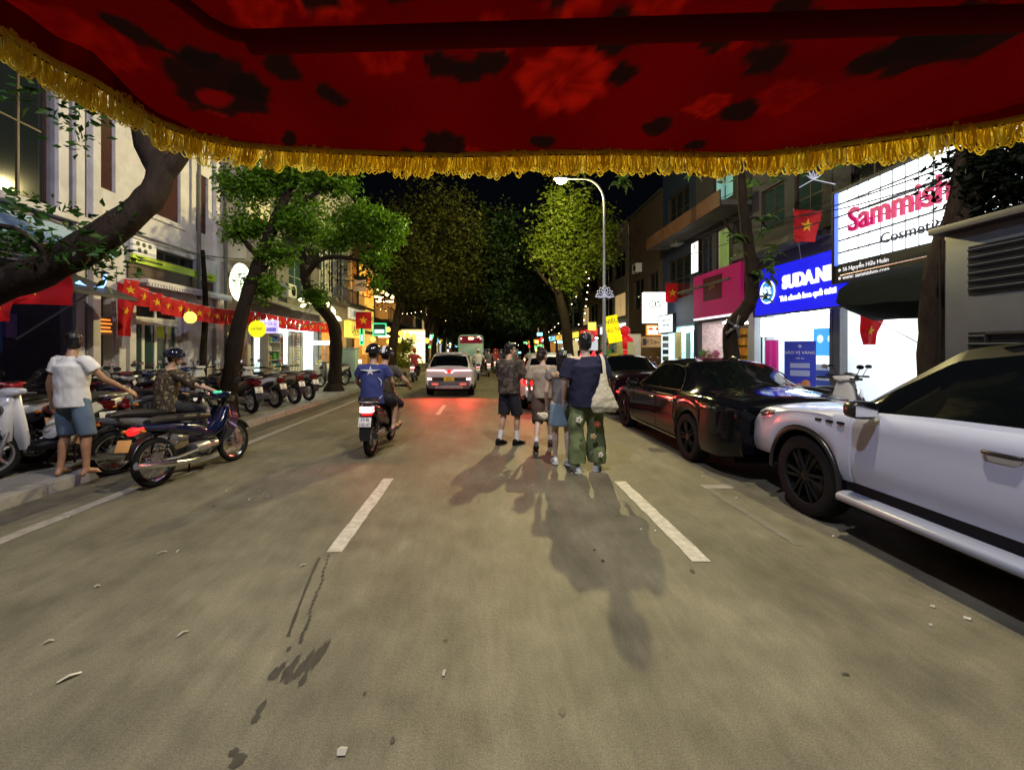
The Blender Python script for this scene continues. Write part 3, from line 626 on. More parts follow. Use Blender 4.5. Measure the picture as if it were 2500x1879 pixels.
# projecting round and square signs over the shop
def disc_sign(label, c, r, m, texts):
    t = thing('round_sign', label, 'sign', c); MB().lathe([(0,-.04),(r,-.04),(r+.01,0),(r,.04),(0,.04)], axis='y', n=32).done('disc', m, t, smooth=40)
    for (bd, sz, z, im) in texts: text(bd, sz, im, t, (0,-.05,z), ROT_S)
    MB().tube([(0,0,r),(0,0,r+.25)], .015, 8).done('bracket', M_steel, t); return t
disc_sign('round glowing yellow sign hanging under the red bunting', (-7.55,14.6,zz(711,14.6)), .28, glow('yellow sign glow', (0.95,0.92,0.02), 1.0), [('CÀ PHÊ', .11, .0, mat('sign ink grey', (0.15,0.15,0.05), 0.5)), ('------', .08, .1, ink), ('------', .08, -.12, ink)])
t = thing('hanging_sign', 'square violet and white sign beside the round yellow sign', 'sign', U(582,720,15.0)); MB().box(-.30,.30,-.05,.05,0,.45).done('sign_panel', glow('lavender sign glow', (0.62,0.55,1.0), 1.0), t, bevel=0.01)
MB().box(-.25,.25,-.056,-.051,.06,.19).done('blue_band', glow('blue band glow', (0.12,0.1,0.8), 0.9), t); text('GÀ GÀ &', .13, glow('violet ink', (0.3,0.15,0.6), .5), t, (0,-.055,.31), ROT_S); text('Bò bít tết', .085, mat('white ink', (0.8,0.8,0.8), .5), t, (0,-.06,.125), ROT_S); MB().tube([(0,0,.45),(0,0,.75)], .014, 8).done('bracket', M_steel, t)
t = thing('oval_sign', 'tall white oval light sign half hidden by the leaning trunk', 'sign', U(519,610,14.3)); MB().loft([(-.05,0,0,.02,.02),(-.045,0,0,.33,.62),(.045,0,0,.33,.62),(.05,0,0,.02,.02)], axis='y', n=32, e=2.0).done('light_oval', glow('white oval glow', (0.86,1.0,0.72), 2.2), t, smooth=40)
for k in range(9): MB().tube([(-.26,-.056,-.35+.1*k),(-.1,-.058,-.32+.1*k),(.08,-.058,-.36+.1*k),(.24,-.056,-.32+.1*k)], .012, 6).done('scroll_line', mat('sign ink grey'), t)
t = thing('box_sign', 'small orange shop sign beside the brown pole', 'sign', U(492,700,15.0)); MB().box(-.26,.26,-.06,.06,0,.3).done('sign_panel', glow('orange sign glow', (1.0,0.16,0.02), 0.8), t); text('BÚN CHẢ', .1, glow('orange sign ink', (1,.5,.2), 1.0), t, (0,-.066,.15), ROT_S)
t = thing('box_sign', 'small lit yellow shop sign hung left of the orange one', 'sign', U(470,700,15.6)); MB().box(-.14,.14,-.06,.06,0,.28).done('sign_panel', glow('yellow box glow', (1.0,0.75,0.15), 1.0), t); text('PHỞ', .1, ink, t, (0,-.066,.14), ROT_S)
# ---- left 5: house with tall glazed upper windows
E0, E1 = 23.95, 29.9
t = thing('building', 'house with tall narrow glazed windows above a row of yellow signs', 'building', (LX,27,0), 0, None, world=True)
ho = [(24.1,25.2,4.9,8.0),(25.4,26.6,4.9,8.0),(26.8,28.2,4.9,8.0),(24.3,28.6,PZ,3.0)]
wall_sheet(-1, LX, E0, E1, 0, 11.5, ho, W_old, t); shell(-1, LX, E0, E1, 11.5, W_old, t)
for h in ho[:3]: window(t, -1, LX, *h, white_f, gglass, 2, 1, fw=0.12)
interior(t, -1, LX, 24.3,28.6,PZ,3.0, 3, in_warm, tube_y, 2)
panel(-1, LX, .002, .9, E0, E1, 4.3, 4.5, conc_m, t, 'balcony_slab'); 
q = MB()
for k in range(28): q.box(LX+.84, LX+.87, E0+.1+.21*k, E0+.13+.21*k, 4.503, 5.2)
q.box(LX+.83, LX+.88, E0, E1, 5.203, 5.25); q.done('balcony_railing', M_steel, t)
sg_y = glow('yellow cloth sign glow', (1.0,0.66,0.10), 0.95); sg_o = glow('orange banner glow', (1.0,0.46,0.06), 1.25)
brn = mat('brown lettering', (0.16,0.07,0.01), 0.6)
sign('pale white sign strip with grey letters under the balcony', -1, LX, 26.0, 29.2, 3.5, 4.15, glow('pale sign glow', (0.8,0.74,0.55), .55), [('IIIL MLL', .5, ink, 27.6, 3.82)], None, .1, d=.9)
sign('square yellow sign with brown letters beside the pale strip', -1, LX, 25.0, 29.0, 2.35, 3.35, sg_y, [('LÀNG', .7, brn, 27.0, 2.85)], None, .1, d=1.0)
# ---- left 6: orange banner house
F0, F1 = 30.0, 35.2
t = thing('building', 'narrow ochre house behind the tall orange banner', 'building', (LX,32.6,0), 0, None, world=True)
wall_sheet(-1, LX, F0, F1, 0, 11, [(30.4,34.6,PZ,2.9)], W_yel, t); shell(-1, LX, F0, F1, 11, W_yel, t); interior(t, -1, LX, 30.4,34.6,PZ,2.9, 3, in_warm, tube_y, 2)
sign('tall orange illuminated banner with faint red writing', -1, LX, 29.6, 33.6, 4.7, 7.6, sg_o, [('TRÀ', .8, glow('red faint ink', (1.0,.2,.02), .6), 32.2, 6.6), ('SỮA', .8, glow('red faint ink', (1.0,.2,.02), .6), 32.2, 5.6)], M_black, .12, d=.4)
sign('yellow sign with dark brown letters below the orange banner', -1, LX, 29.6, 33.6, 3.0, 4.5, sg_y, [('BÁNH MÌ', .95, brn, 31.6, 3.8)], M_black, .12, d=.4)
sign('lower yellow shop banner beside the green lit frame', -1, LX, 30.8, 33.6, 1.3, 2.75, glow('peach banner glow', (1.0,0.52,0.12), .7), [], None, .1, d=.4)
t = thing('electrical_cabinet', 'pale green electrical cabinet on the pavement by the third tree', 'cabinet', (-6.3,19.8,PZ)); gc = mat('pale green paint', (0.42,0.58,0.48), 0.5, var=0.1)
MB().box(-.55,.55,-.28,.28,.1,1.55).done('cabinet_body', gc, t, bevel=0.02); MB().box(-.5,.5,-.25,.25,0,.098).done('plinth', conc_m, t); MB().box(-.5,-.01,-.3,-.283,.2,1.45).done('door', gc, t, bevel=0.01); MB().box(.01,.5,-.3,-.283,.2,1.45).done('door', gc, t, bevel=0.01); MB().box(-.6,.6,-.33,.33,1.553,1.6).done('lid', gc, t, bevel=0.015)
# cast plaque sign on bracket, green framed signs
t = thing('bracket_sign', 'carved grey figure sign on a black wall bracket before the orange banner', 'sign', U(777,612,24.0)); pk = mat('pinkish cast sign', (0.45,0.32,0.30), 0.6)
MB().box(-.36,.36,-.05,.05,-.45,-.1).done('name_plate', pk, t, bevel=0.03); MB().loft([(-.05,0,.1,.3,.26),(.05,0,.1,.3,.26)], axis='y', n=20, e=2).done('emblem', pk, t); MB().loft([(-.07,.05,.28,.36,.12),(.04,.05,.28,.36,.12)], axis='y', n=20, e=2).done('emblem_cap', M_black, t); MB().tube([(-.9,0,.15),(0,0,.15)], .03, 8).done('bracket', M_black, t)
grn = glow('green frame glow', (0.05,0.75,0.35), 1.3)
for (px, py, Y, w, h, lab) in ((820,712,27.5,.42,.40,'square green framed light sign under the dark eaves'), (782,723,26.5,.12,.62,'narrow green framed vertical light sign by the ochre wall')):
    t = thing('light_sign', lab, 'sign', U(px,py,Y)); q = MB(); f = .06
    q.box(-w,w,-.06,.06,-h,-h+f); q.box(-w,w,-.06,.06,h-f,h); q.box(-w,-w+f,-.06,.06,-h+f,h-f); q.box(w-f,w,-.06,.06,-h+f,h-f); q.done('frame', grn, t)
    MB().box(-w+f,w-f,-.04,.04,-h+f,h-f).done('panel', mat('dark green panel', (0.01,0.05,0.04), .4), t); MB().box(-w+.12 if w > .2 else -.05, w-.12 if w > .2 else .05, -.05,-.042,-h*.6,0).done('white_print', glow('white print glow', (.6,1,.9), 1.2), t)
    MB().tube([(-w,0,0),(-w-.6,0,0)], .02, 8).done('bracket', M_black, t)
# ---- left 7+: balcony cafe with lanterns and warmly lit wall, then more houses
t = thing('building', 'dark balcony cafe with lit wooden pillars and a lantern row', 'building', (LX,42,0), 0, None, world=True)
wall_sheet(-1, LX, 35.3, 50, 0, 12, [(36,49,4.3,6.8),(35.8,49.4,PZ,3.1)], W_dark, t); shell(-1, LX, 35.3, 50, 12, W_dark, t)
interior(t, -1, LX, 36,49,4.3,6.8, 3, in_warm, tube_y, 3); interior(t, -1, LX, 35.8,49.4,PZ,3.1, 3, in_warm, tube_y, 4)
panel(-1, LX, .002, 1.3, 35.4, 50, 3.9, 4.1, wood_d, t, 'balcony_slab')
for k in range(24): MB().box(LX+1.2, LX+1.26, 35.6+.6*k, 35.7+.6*k, 4.103, 5.0).done('baluster', wood_d, t)
MB().box(LX+1.18, LX+1.28, 35.4, 50, 5.003, 5.08).done('handrail', wood_d, t)
q = MB(); q.add([(LX+.02,35.4,3.85),(LX+2.2,35.4,3.0),(LX+2.2,50,3.0),(LX+.02,50,3.85)], [(0,1,2,3)]); q.done('awning', mat('tan awning', (0.3,0.25,0.16), 0.7, var=.2), t)
lan_m = glow('lantern paper glow', (1.0,0.66,0.12), 1.5)
lm = MB().loft([(-.2,0,0,.08,.08),(-.12,0,0,.17,.17),(0,0,0,.2,.2),(.12,0,0,.17,.17),(.2,0,0,.08,.08)], axis='z', n=14, e=2).mesh('lantern_shade', smooth=60); lm.materials.append(lan_m)
lc = MB().cyl((0,0,.2),(0,0,.32),.03,.01,8).mesh('lantern_cap'); lc.materials.append(M_black)
def lantern(loc, s=1.0, lab='round yellow paper lantern in the row under the cafe awning', grp='yellow lanterns under the awning'):
    t = thing('paper_lantern', lab, 'lantern', loc, 0, grp); t.scale = (s,s,s)
    for me, n in ((lm,'shade'),(lc,'cap')): o = bpy.data.objects.new(n, me); COL.objects.link(o); o.parent = t
    return t
for k in range(7): p = U(838+14*k, 712+4*k, 31+1.6*k); lantern(p, .95+.05*k)
for k, (px, py) in enumerate(((806,733),(840,738),(862,735))): lantern(U(px,py,32+k), .95)
lantern(U(411,686,11.6), .75, 'single yellow lantern hanging right of the white doors', None)
for k, (px, py, Y) in enumerate([(815,624,36),(826,630,37),(836,636,38),(847,642,39),(820,644,37)]):
    q = MB(); c = U(px,py,Y); q.ball(c, .17, 12, 8); top(q, 'globe_lamp', M_bulb, 'glowing round globe lamp in the cluster on the cafe balcony ceiling', 'lamp', smooth=60, group='balcony globe lamps')
# bright white patio wall, its floodlight put in as glow, with greenery
t = thing('floodlit_wall', 'floodlit white slatted wall beyond the cafe, its light put in as glow', 'wall', (-6.35,39,PZ), 0, None, world=True); lw = mat('floodlit white slats', (0.8,0.76,0.6), 0.6, emit=(1.0,0.86,0.36), es=3.2)
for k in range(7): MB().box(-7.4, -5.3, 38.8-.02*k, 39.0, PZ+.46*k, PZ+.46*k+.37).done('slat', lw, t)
MB().box(-7.4,-5.3,39.002,39.2,PZ,PZ+3.3).done('backing', mat('floodlit backing', (0.5,0.45,0.3), .6, emit=(1.0,.75,.3), es=.5), t)
FARM = [W_dark, W_grey, conc_m, W_yel, W_teal]
def far_house(side, X, y0, y1, h, wm, gl, sc, seed, lab):
    rr = random.Random(seed); t = thing('building', lab, 'building', (X,(y0+y1)/2,0), 0, None, world=True)
    ho = [(y0+.4,y1-.4,PZ,2.9)]; n = 2
    for f in range(int((h-3.6)//3)):
        for k in range(n):
            a = y0+.6+(y1-y0-1.2)*k/n; ho.append((a, a+(y1-y0-1.2)/n-.5, 4.2+3*f, 6.0+3*f))
    wall_sheet(side, X, y0, y1, 0, h, ho, wm, t); shell(side, X, y0, y1, h, wm, t)
    for q_ in ho[1:]: window(t, side, X, *q_, white_f if rr.random() < .5 else wood_d, dglass if rr.random() < .7 else glow('dim lit window', (1.0,.7,.3), .35), 2, 1)
    interior(t, side, X, *ho[0], 3, in_warm if rr.random() < .5 else in_white, gl, 2)
    panel(side, X, .002, .9, y0+.1, y1-.1, 3.75, 3.9, conc_m, t, 'balcony_slab')
    sign(lab.replace('house', 'shop sign on the house') if False else sc[1], side, X, y0+.5, y1-.6, 3.0, 3.65, sc[0], [(sc[2], .5, ink, (y0+y1)/2, 3.32)] , None, .12)
    return t
cols = [glow('far sign white', (.95,.97,1), 1.0), glow('far sign amber', (1,.6,.1), 1.0), glow('far sign red', (.9,.06,.05), .9), glow('far sign cyan', (.3,.8,1), 1.0), glow('far sign yellow', (1,.85,.1), 1.0)]
names = ['white','amber','red','cyan','yellow']; words = ['HOTEL','CAFE','PHỞ','SPA','BIA HƠI']
yy = 54.5
for k in range(6):
    far_house(-1, LX, yy, yy+8, 9+2*(k % 3), FARM[k % 5], tube_y if k % 2 else tube_w, (cols[k % 5], 'lit %s sign %s on the left row beyond the floodlit slatted wall' % (names[k % 5], ['first','second','third','fourth','fifth','sixth'][k]), words[k % 5]), k, '%s house in the far left row, %s after the floodlit slatted wall' % (['dark','grey','concrete','ochre','teal','dark'][k], ['first','second','third','fourth','fifth','last'][k])); yy += 8.15
# ---- right: nearest dark house behind the kiosk
t = thing('building', 'dark unlit shopfront behind the grey transformer kiosk', 'building', (RX,5,0), 0, None, world=True)
wall_sheet(1, RX, -2, 8.9, 0, 10, [(3,8.2,PZ,3.0)], W_dark, t); shell(1, RX, -2, 8.9, 10, W_dark, t); interior(t, 1, RX, 3,8.2,PZ,3.0, 3, in_dark)
# ---- right: cosmetics shop building
t = thing('building', 'grey house above the cosmetics shop with bright white interior', 'building', (RX,11,0), 0, None, world=True)
ho = [(9.2,13.0,PZ,3.2),(9.6,10.9,6.3,8.2),(11.3,12.6,6.3,8.2)]
wall_sheet(1, RX, 8.95, 13.25, 0, 10.4, ho, W_grey, t); shell(1, RX, 8.95, 13.25, 10.4, W_grey, t); interior(t, 1, RX, 9.2,13.0,PZ,3.2, 4.2, in_white, tube_w, 3)
for h in ho[1:]: window(t, 1, RX, *h, wood_d, dglass, 2, 2)
panel(1, RX, -.25, -.2, 9.4, 11.2, PZ, 2.7, glow('white lit poster wall', (.92,.95,1.0), 1.5), t, 'poster_wall')
panel(1, RX, -.197, -.19, 10.1, 10.5, 1.5, 1.75, mat('grey sticker', (.5,.5,.5), .5), t, 'sticker')
# the big white grid sign
ZS0, ZS1, SX = 3.95, 5.93, 9.7
ya, yb = 7.9, ly(1805, SX)
t = thing('shop_sign', 'large white grid light sign with magenta lettering at the cosmetics shop', 'sign', (SX,(ya+yb)/2,ZS0), 0, None, world=True)
lit = glow('white light panel', (0.88,0.95,1.0), 2.0); blk = mat('black sign edge', (0.01,0.01,0.015), .5); mag = mat('magenta lettering', (0.50,0.015,0.13), .4, emit=(0.62,0.01,0.15), es=.55); nav = mat('navy lettering', (0.005,0.01,0.06), .4)
npan = 13; nrow = 6; w = (yb-.12-ya)/npan; h = (ZS1-ZS0)/nrow; gm = MB().box(0,.03,0,w-.058,0,h-.052).mesh('light_panel'); gm.materials.append(lit)
for i in range(npan):
    for j in range(nrow):
        o = bpy.data.objects.new('light_panel', gm); COL.objects.link(o); o.parent = t; o.location = Vector((SX-.03, ya+w*i+.029, ZS0+h*j+.026))-OFF[t]
MB().box(SX, SX+.3, ya, yb, ZS0-.5, ZS1).done('sign_box', blk, t); MB().box(SX-.05, SX+.0, yb-.115, yb-.02, ZS0, ZS1).done('side_light', glow('blue edge light', (.12,.22,1.0), .9), t)
MB().box(SX-.04, SX-.001, ya, yb, ZS0-.5, ZS0-.02).done('address_strip', blk, t)
q = MB(); q.box(SX-.07,SX+.3,ya,yb+.03,ZS1+.002,ZS1+.06); q.box(SX-.07,SX+.3,yb+.001,yb+.06,ZS0-.5,ZS1); q.done('sign_frame', blk, t)
text('Sammishop', 0.86, mag, t, (SX-.06, yb-.5, 5.02), ROT_R, .03, align='LEFT', wide=.86, bold=.012)
text('Cosmetic & A', .36, nav, t, (SX-.055, yb-1.43, 4.32), ROT_R, .01, align='LEFT', wide=1.05)
wt = glow('white small print', (.9,.9,.95), .7)
text('56 Nguyễn Hữu Huân', .15, wt, t, (SX-.05, yb-.3, 3.80), ROT_R, .004, align='LEFT'); text('www: sammishop.com', .15, wt, t, (SX-.05, yb-.3, 3.58), ROT_R, .004, align='LEFT')
for z in (3.80,3.58): MB().lathe([(.0,0),(.04,0),(.04,.01),(0,.01)], (SX-.055, yb-.2, z), 'x', 12).done('pin_icon', wt, t)
# dark furled awning under it
q = MB(); rows = []
for k in range(9):
    a = k/8; y = 7.2+(10.62-7.2)*a
    rows.append([(SX-.02,y,3.42),(SX-.75,y,3.40-.02*math.sin(7*a)),(SX-1.15,y,3.10-.04*math.sin(9*a)),(SX-1.22,y,2.62+.14*(2*a-1)**2+.03*math.sin(13*a)),(SX-.9,y,2.28+.30*(2*a-1)**2),(SX-.3,y,2.34),(SX-.02,y,2.5)])
q.rings(rows); top(q, 'furled_awning', mat('dark green canvas', (0.010,0.014,0.013), .9, var=.3, bump=.3, bscale=6, spec=.08), 'dark canvas awning bulging beneath the white grid sign', 'awning', smooth=50)
MB().tube([(SX-1.12,7.9,3.44),(SX-.9,12.6,3.46)], .018, 8)
q = MB().tube([(SX-1.05,7.4,3.47),(SX-.95,10.8,3.46)], .022, 8); top(q, 'awning_rod', mat('pinkish metal', (.75,.5,.5), .25, .8), 'thin pinkish metal rod above the furled awning', 'rod')
# ---- right: the blue drinks shop
t = thing('building', 'grey house over the blue fronted drinks shop', 'building', (RX,15.2,0), 0, None, world=True)
ho = [(13.4,17.0,PZ,3.05),(13.7,14.9,5.7,7.6),(15.4,16.7,5.7,7.6)]
wall_sheet(1, RX, 13.28, 17.25, 0, 10.8, ho, W_grey, t); shell(1, RX, 13.28, 17.25, 10.8, W_grey, t); interior(t, 1, RX, 13.4,17.0,PZ,3.05, 4.5, in_white, tube_c, 3)
for h in ho[1:]: window(t, 1, RX, *h, wood_d, gglass, 2, 2)
panel(1, RX, .002, .8, 13.3, 17.2, 5.1, 5.3, conc_m, t, 'balcony_slab'); panel(1, RX, .7, .78, 13.3, 17.2, 5.302, 5.75, W_grey, t, 'balcony_parapet')
MB().box(RX-.35, RX-.02, 16.55, 16.95, PZ, 3.05).done('pillar', mat('pale pillar', (.42,.44,.46), .5), t, bevel=.01); MB().box(RX-.3, RX-.02, 15.9, 16.02, PZ, 3.05).done('door_post', W_lav, t)
for k in range(4): MB().lathe([(0,0),(.1,0),(.12,.03),(.1,.05),(0,.05)], (RX-.25, 13.8+.85*k, 3.07), 'z', 14).done('downlight', glow('downlight', (1,1,1), 6), t)
# counter and menu boards inside
c = thing('shop_counter', 'white shop counter with navy stripes inside the drinks shop', 'counter', (RX+1.6,14.8,PZ)); MB().box(-.4,.4,-1.4,1.4,0,1.0).done('counter_front', W_lav, c, bevel=.01); 
for z in (.25,.6): MB().box(-.412,-.402,-1.3,1.3,z,z+.2).done('stripe', mat('navy stripe', (.01,.03,.25), .4), c)
t = thing('menu_board', 'light blue menu board with white drinks drawings above the shop counter', 'menu board', (RX+.6,14.3,1.45)); MB().box(-.03,.03,-.5,.5,0,.9).done('board', glow('cyan board glow', (.05,.35,.75), .9), t); 
for y in (-.25,.2): MB().lathe([(.0,0),(.13,0),(.0,.01)], (-.04,y,.55), 'x', 14).done('drink_icon', glow('white print glow'), t)
# roll-up banner
def rollup(label, loc, rz, h, w, m, parts):
    t = thing('rollup_banner', label, 'banner', loc, rz); MB().box(-w/2,w/2,-.012,.012,.08,h).done('banner_sheet', m, t); MB().box(-w/2-.02,w/2+.02,-.07,.07,0,.078).done('stand', M_alu, t, bevel=.01); MB().tube([(0,.03,.07),(0,.03,h)], .012, 8).done('support_rod', M_alu, t)
    for f in parts: f(t)
    return t
bb = mat('blue banner print', (0.02,0.04,0.50), .5)
def _bp(t):
    wi = mat('white ink'); text('SẢO VỊ VÀNG', .12, wi, t, (0,-.016,1.42), ROT_S); text('milk tea', .07, wi, t, (0,-.016,1.25), ROT_S)
    MB().box(-.25,.25,-.02,-.013,.95,1.1).done('text_block', mat('pale blue ink', (.35,.4,.7), .5), t); MB().box(-.25,.25,-.02,-.013,.7,.88).done('text_block', mat('pale blue ink'), t)
    q = MB()
    for k in range(9): q.ball((random.uniform(-.2,.2), -.03, random.uniform(.22,.5)), (.11,.015,.1), 10, 6)
    q.done('food_picture', mat('roast food print', (.55,.2,.08), .6, var=.4, vscale=20), t, smooth=60); MB().box(-.1,.1,-.04,-.013,.12,.25).done('food_tray', wi, t)
    MB().lathe([(.0,0),(.05,0),(0,.008)], (0,-.02,1.62), 'y', 12).done('logo', mat('pale blue ink'), t)
rollup('tall blue roll-up banner with a food picture at the drinks shop door', (9.75,13.6,PZ), -.75, 1.78, .8, bb, [_bp])
# the blue sign itself
blue = mat('royal blue sign face', (0.004,0.006,0.40), .4, emit=(0.0,0.004,0.80), es=.95); cy_m = glow('cyan logo glow', (.03,.33,.85), .85); wl = glow('white letter glow', (1,1,1), 1.4)
s = sign('royal blue shop sign with white letters and a round face logo', 1, RX, 11.4, 15.85, 2.85, 4.44, blue, [], mat('black sign edge'), .16, d=.6)
x = RX-.6-.17
text('SUDA.NING', .56, wl, s, (x, 14.36, 3.80), ROT_R, .02, align='LEFT', wide=.92, bold=.028); text('Trà chanh hoa quả tươi', .24, wl, s, (x, 14.50, 3.30), ROT_R, .01, align='LEFT', bold=.008)
lc_ = Vector((x-.005, 15.12, 3.62))
MB().lathe([(.0,-.01),(.40,-.01),(.40,.0)], lc_, 'x', 32).done('logo_ring', wl, s); MB().lathe([(.0,-.02),(.35,-.02),(.35,-.01)], lc_, 'x', 32).done('logo_disc', cy_m, s)
q = MB(); 
for (pts, r_) in (([(0,.18,.05),(0,.05,.16),(0,-.1,.1)], .03), ([(0,-.22,.2),(0,-.12,.05),(0,-.2,-.1)], .03), ([(0,.15,-.12),(0,0,-.2),(0,-.15,-.14),(0,-.2,.0)], .032), ([(0,.24,.22),(0,.28,0),(0,.2,-.2)], .025)): q.tube([lc_+Vector((-.03,a[1],a[2])) for a in pts], r_, 8)
q.ball(lc_+Vector((-.03,.06,.0)), .05, 10, 6); q.done('logo_lines', wl, s, smooth=60)
# white side sign on a pole + magenta banner
t = thing('light_box_sign', 'blank white square light box on a thin black post', 'light box', U(1664,710,15.2)); MB().box(-.28,.28,-.08,.08,-.28,.36).done('box', glow('blank white box', (1,.97,1), 3.5), t, bevel=.02); MB().tube([(-.3,0,-.28),(-.3,0,-2.1)], .02, 8).done('post', M_black, t)
t = thing('fabric_banner', 'narrow magenta fabric banner hanging beside the drinks shop', 'banner', U(1668,790,15.6)); q = MB(); q.rings([[(-.24+.48*k/8, .03*math.sin(k*1.9), z) for k in range(9)] for z in (-.7,0,.9)], False, False); q.done('cloth', fabricmat('magenta cloth', (.5,.01,.16), .3), t, smooth=60); MB().tube([(-.26,0,.91),(.26,0,.91)], .015, 8).done('rod', M_steel, t)
# ---- right: floral shop with magenta sign
P0, P1 = 17.3, 21.9
t = thing('building', 'dark house with a long rusty edged balcony above the magenta sign', 'building', (RX,19.6,0), 0, None, world=True)
ho = [(17.5,21.7,PZ,2.95),(17.7,18.6,4.6,7.0),(18.9,19.9,4.6,7.0),(20.3,21.4,4.6,7.0),(18.6,20.2,8.2,10.4)]
wall_sheet(1, RX, P0, P1, 0, 12.5, ho, W_dark, t); shell(1, RX, P0, P1, 12.5, W_dark, t); interior(t, 1, RX, 17.5,21.7,PZ,2.95, 3.2, mat('flowery shop interior', (.55,.42,.40), .6, var=.4, vscale=7), tube_w, 2)
for i, h in enumerate(ho[1:]): window(t, 1, RX, *h, white_f if i == 1 else wood_d, (glow('green lit pane', (.16,.26,.06), .55) if i in (1,) else glow('cyan lit pane', (.2,.45,.45), .5) if i == 3 else dglass), 2, 1)
panel(1, RX, .002, 1.2, P0, P1+3.3, 7.35, 7.55, conc_m, t, 'balcony_slab'); 
for k in range(4): panel(1, RX, 1.2, 1.26, P0+1.98*k, P0+1.98*k+1.93, 7.3, 7.95, rust_m, t, 'balcony_panel', .01)
panel(1, RX, .002, .9, P0, P1, 5.0-.6, 5.1-.6, conc_m, t, 'eave')
s = sign('large magenta shop sign with a dark square picture', 1, RX, 16.6, 20.35, 3.08, 4.98, mat('magenta sign face', (.20,.004,.05), .5, emit=(.30,.004,.07), es=.55), [], None, .14, d=.7)
MB().box(RX-.86, RX-.845, 17.9, 19.4, 3.75, 4.75).done('picture', mat('dark maroon picture', (.10,.01,.03), .4, var=.3), s); text('SPA', .3, mat('gold print', (.35,.2,.12), .4), s, (RX-.87, 18.65, 4.3), ROT_R)
MB().box(RX-.84, RX-.7, 16.6, 20.35, 2.98, 3.05).done('lower_edge_light', glow('white edge light', (1,.9,1), 1.3), s)
sign('upright white price list light box on the dark balcony house', 1, RX, 20.6, 21.35, 5.3, 6.75, glow('white list glow', (.95,.92,1), 1.15), [('A', .4, mat('faint print', (.4,.4,.5), .5), 21.0, 6.5), ('----', .3, mat('faint print'), 21.0, 6.1), ('----', .3, mat('faint print'), 21.0, 5.75)], M_black, .12, d=.35)
shelf_unit('yellow lit flower display in the doorway behind the curved tree', 1, RX, -.5, 17.8, 18.9, PZ, 2.7, 6, GOODS[2], [GOODS[2],GOODS[0],GOODS[2]], 31)
for k in range(8):
    c = Vector((RX-.45-.1*(k % 2), 19.1+.3*(k % 4), PZ+.35+1.0*(k//4))); q = MB(); q.ball(c, (.12,.12,.16), 8, 6)
    for j in range(12): a = rng.normal(size=3); a /= np.linalg.norm(a); q.ball(c+Vector(a)*.12, .055, 6, 5)
    t = thing('flower_bunch', '%s flower bunch in the %s tier of the flower shop front' % (['pink','white','red','green'][k % 4], ['lower','upper'][k//4]), 'flowers', (c.x,c.y,c.z-.3), 0, 'flower bunches in the shop front', world=True); q.done('blossom', [GOODS[6],GOODS[3],GOODS[1],GOODS[4]][k % 4], t, smooth=60, kind='stuff'); MB().lathe([(0,-.3),(.08,-.3),(.11,-.05),(.1,-.04)], c, 'z', 12).done('pot', GOODS[7], t, smooth=40)
# ---- right: pale aqua shop
Q0, Q1 = 21.95, 25.9
t = thing('building', 'navy house over the aqua lit clothing shop', 'building', (RX,24,0), 0, None, world=True)
ho = [(22.1,25.7,PZ,2.9),(22.5,25.3,4.4,6.6),(22.6,25.2,8.2,10.2)]
wall_sheet(1, RX, Q0, Q1, 0, 12, ho, W_navy, t); shell(1, RX, Q0, Q1, 12, W_navy, t); interior(t, 1, RX, 22.1,25.7,PZ,2.9, 3.5, mat('aqua interior', (.5,.75,.75), .6), tube_c, 3)
for h in ho[1:]: window(t, 1, RX, *h, wood_d, dglass, 3, 2)
sign('white shop notice board with faint green lines above the aqua shop', 1, RX, 22.3, 24.2, 2.55, 3.45, glow('white notice glow', (.85,.97,.97), 1.0), [('Giày & Túi', .24, mat('faint print'), 23.2, 3.2), ('thời trang', .2, mat('faint print'), 23.2, 2.95)], mat('navy painted wall'), .14, d=.8)
panel(1, RX, .1, .16, 22.2,22.6, PZ, 2.5, mat('aqua door', (.4,.7,.68), .5), t, 'door'); panel(1, RX, .1, .16, 23.2,23.9, PZ, 2.6, mat('yellow curtain', (.75,.6,.25), .6), t, 'curtain'); panel(1, RX, .1, .15, 24.2,24.9, PZ, 2.5, glow('white door glow', (.9,1,1), 1.0), t, 'lit_door')  # glow on the last door stands in for the bright shop behind
# ---- right: house with the lit white square sign and brown plaque
t = thing('building', 'brown house with a lit white square sign and brown plaque', 'building', (RX,29,0), 0, None, world=True)
ho = [(26.2,31.6,PZ,2.9),(26.6,28.2,4.4,6.4),(29,31,4.4,6.4)]
wall_sheet(1, RX, 25.95, 32, 0, 11, ho, mat('brown render', (.05,.032,.02), .8, var=.3), t); shell(1, RX, 25.95, 32, 11, W_dark, t); interior(t, 1, RX, 26.2,31.6,PZ,2.9, 3, mat('dim brown interior', (.12,.08,.05), .7), tube_y, 1)
for h in ho[1:]: window(t, 1, RX, *h, wood_d, dglass, 2, 2)
lg = mat('olive lettering', (.22,.25,.06), .5)
t = thing('projecting_sign', 'bright white square projecting sign with green drawing', 'sign', U(1414,665,24.5)); MB().box(-.66,.66,-.1,.1,-.85,.85).done('sign_panel', glow('white projecting glow', (.97,1,.97), 3.0), t, bevel=.02)
for (a, z, r_) in ((-.15,.2,.2),(.12,.18,.18),(.28,.25,.16)): MB().lathe([(r_*.7,-.11),(r_,-.12),(r_,-.105)], (a,0,z), 'y', 18).done('drawing', lg, t)
text('TRÀ HOA', .2, lg, t, (0,-.112,-.35), ROT_S); text('quán nhỏ', .16, ink, t, (0,-.112,-.58), ROT_S); MB().tube([(.66,0,.6),(1.5,0,.6)], .03, 8).done('bracket', M_black, t)
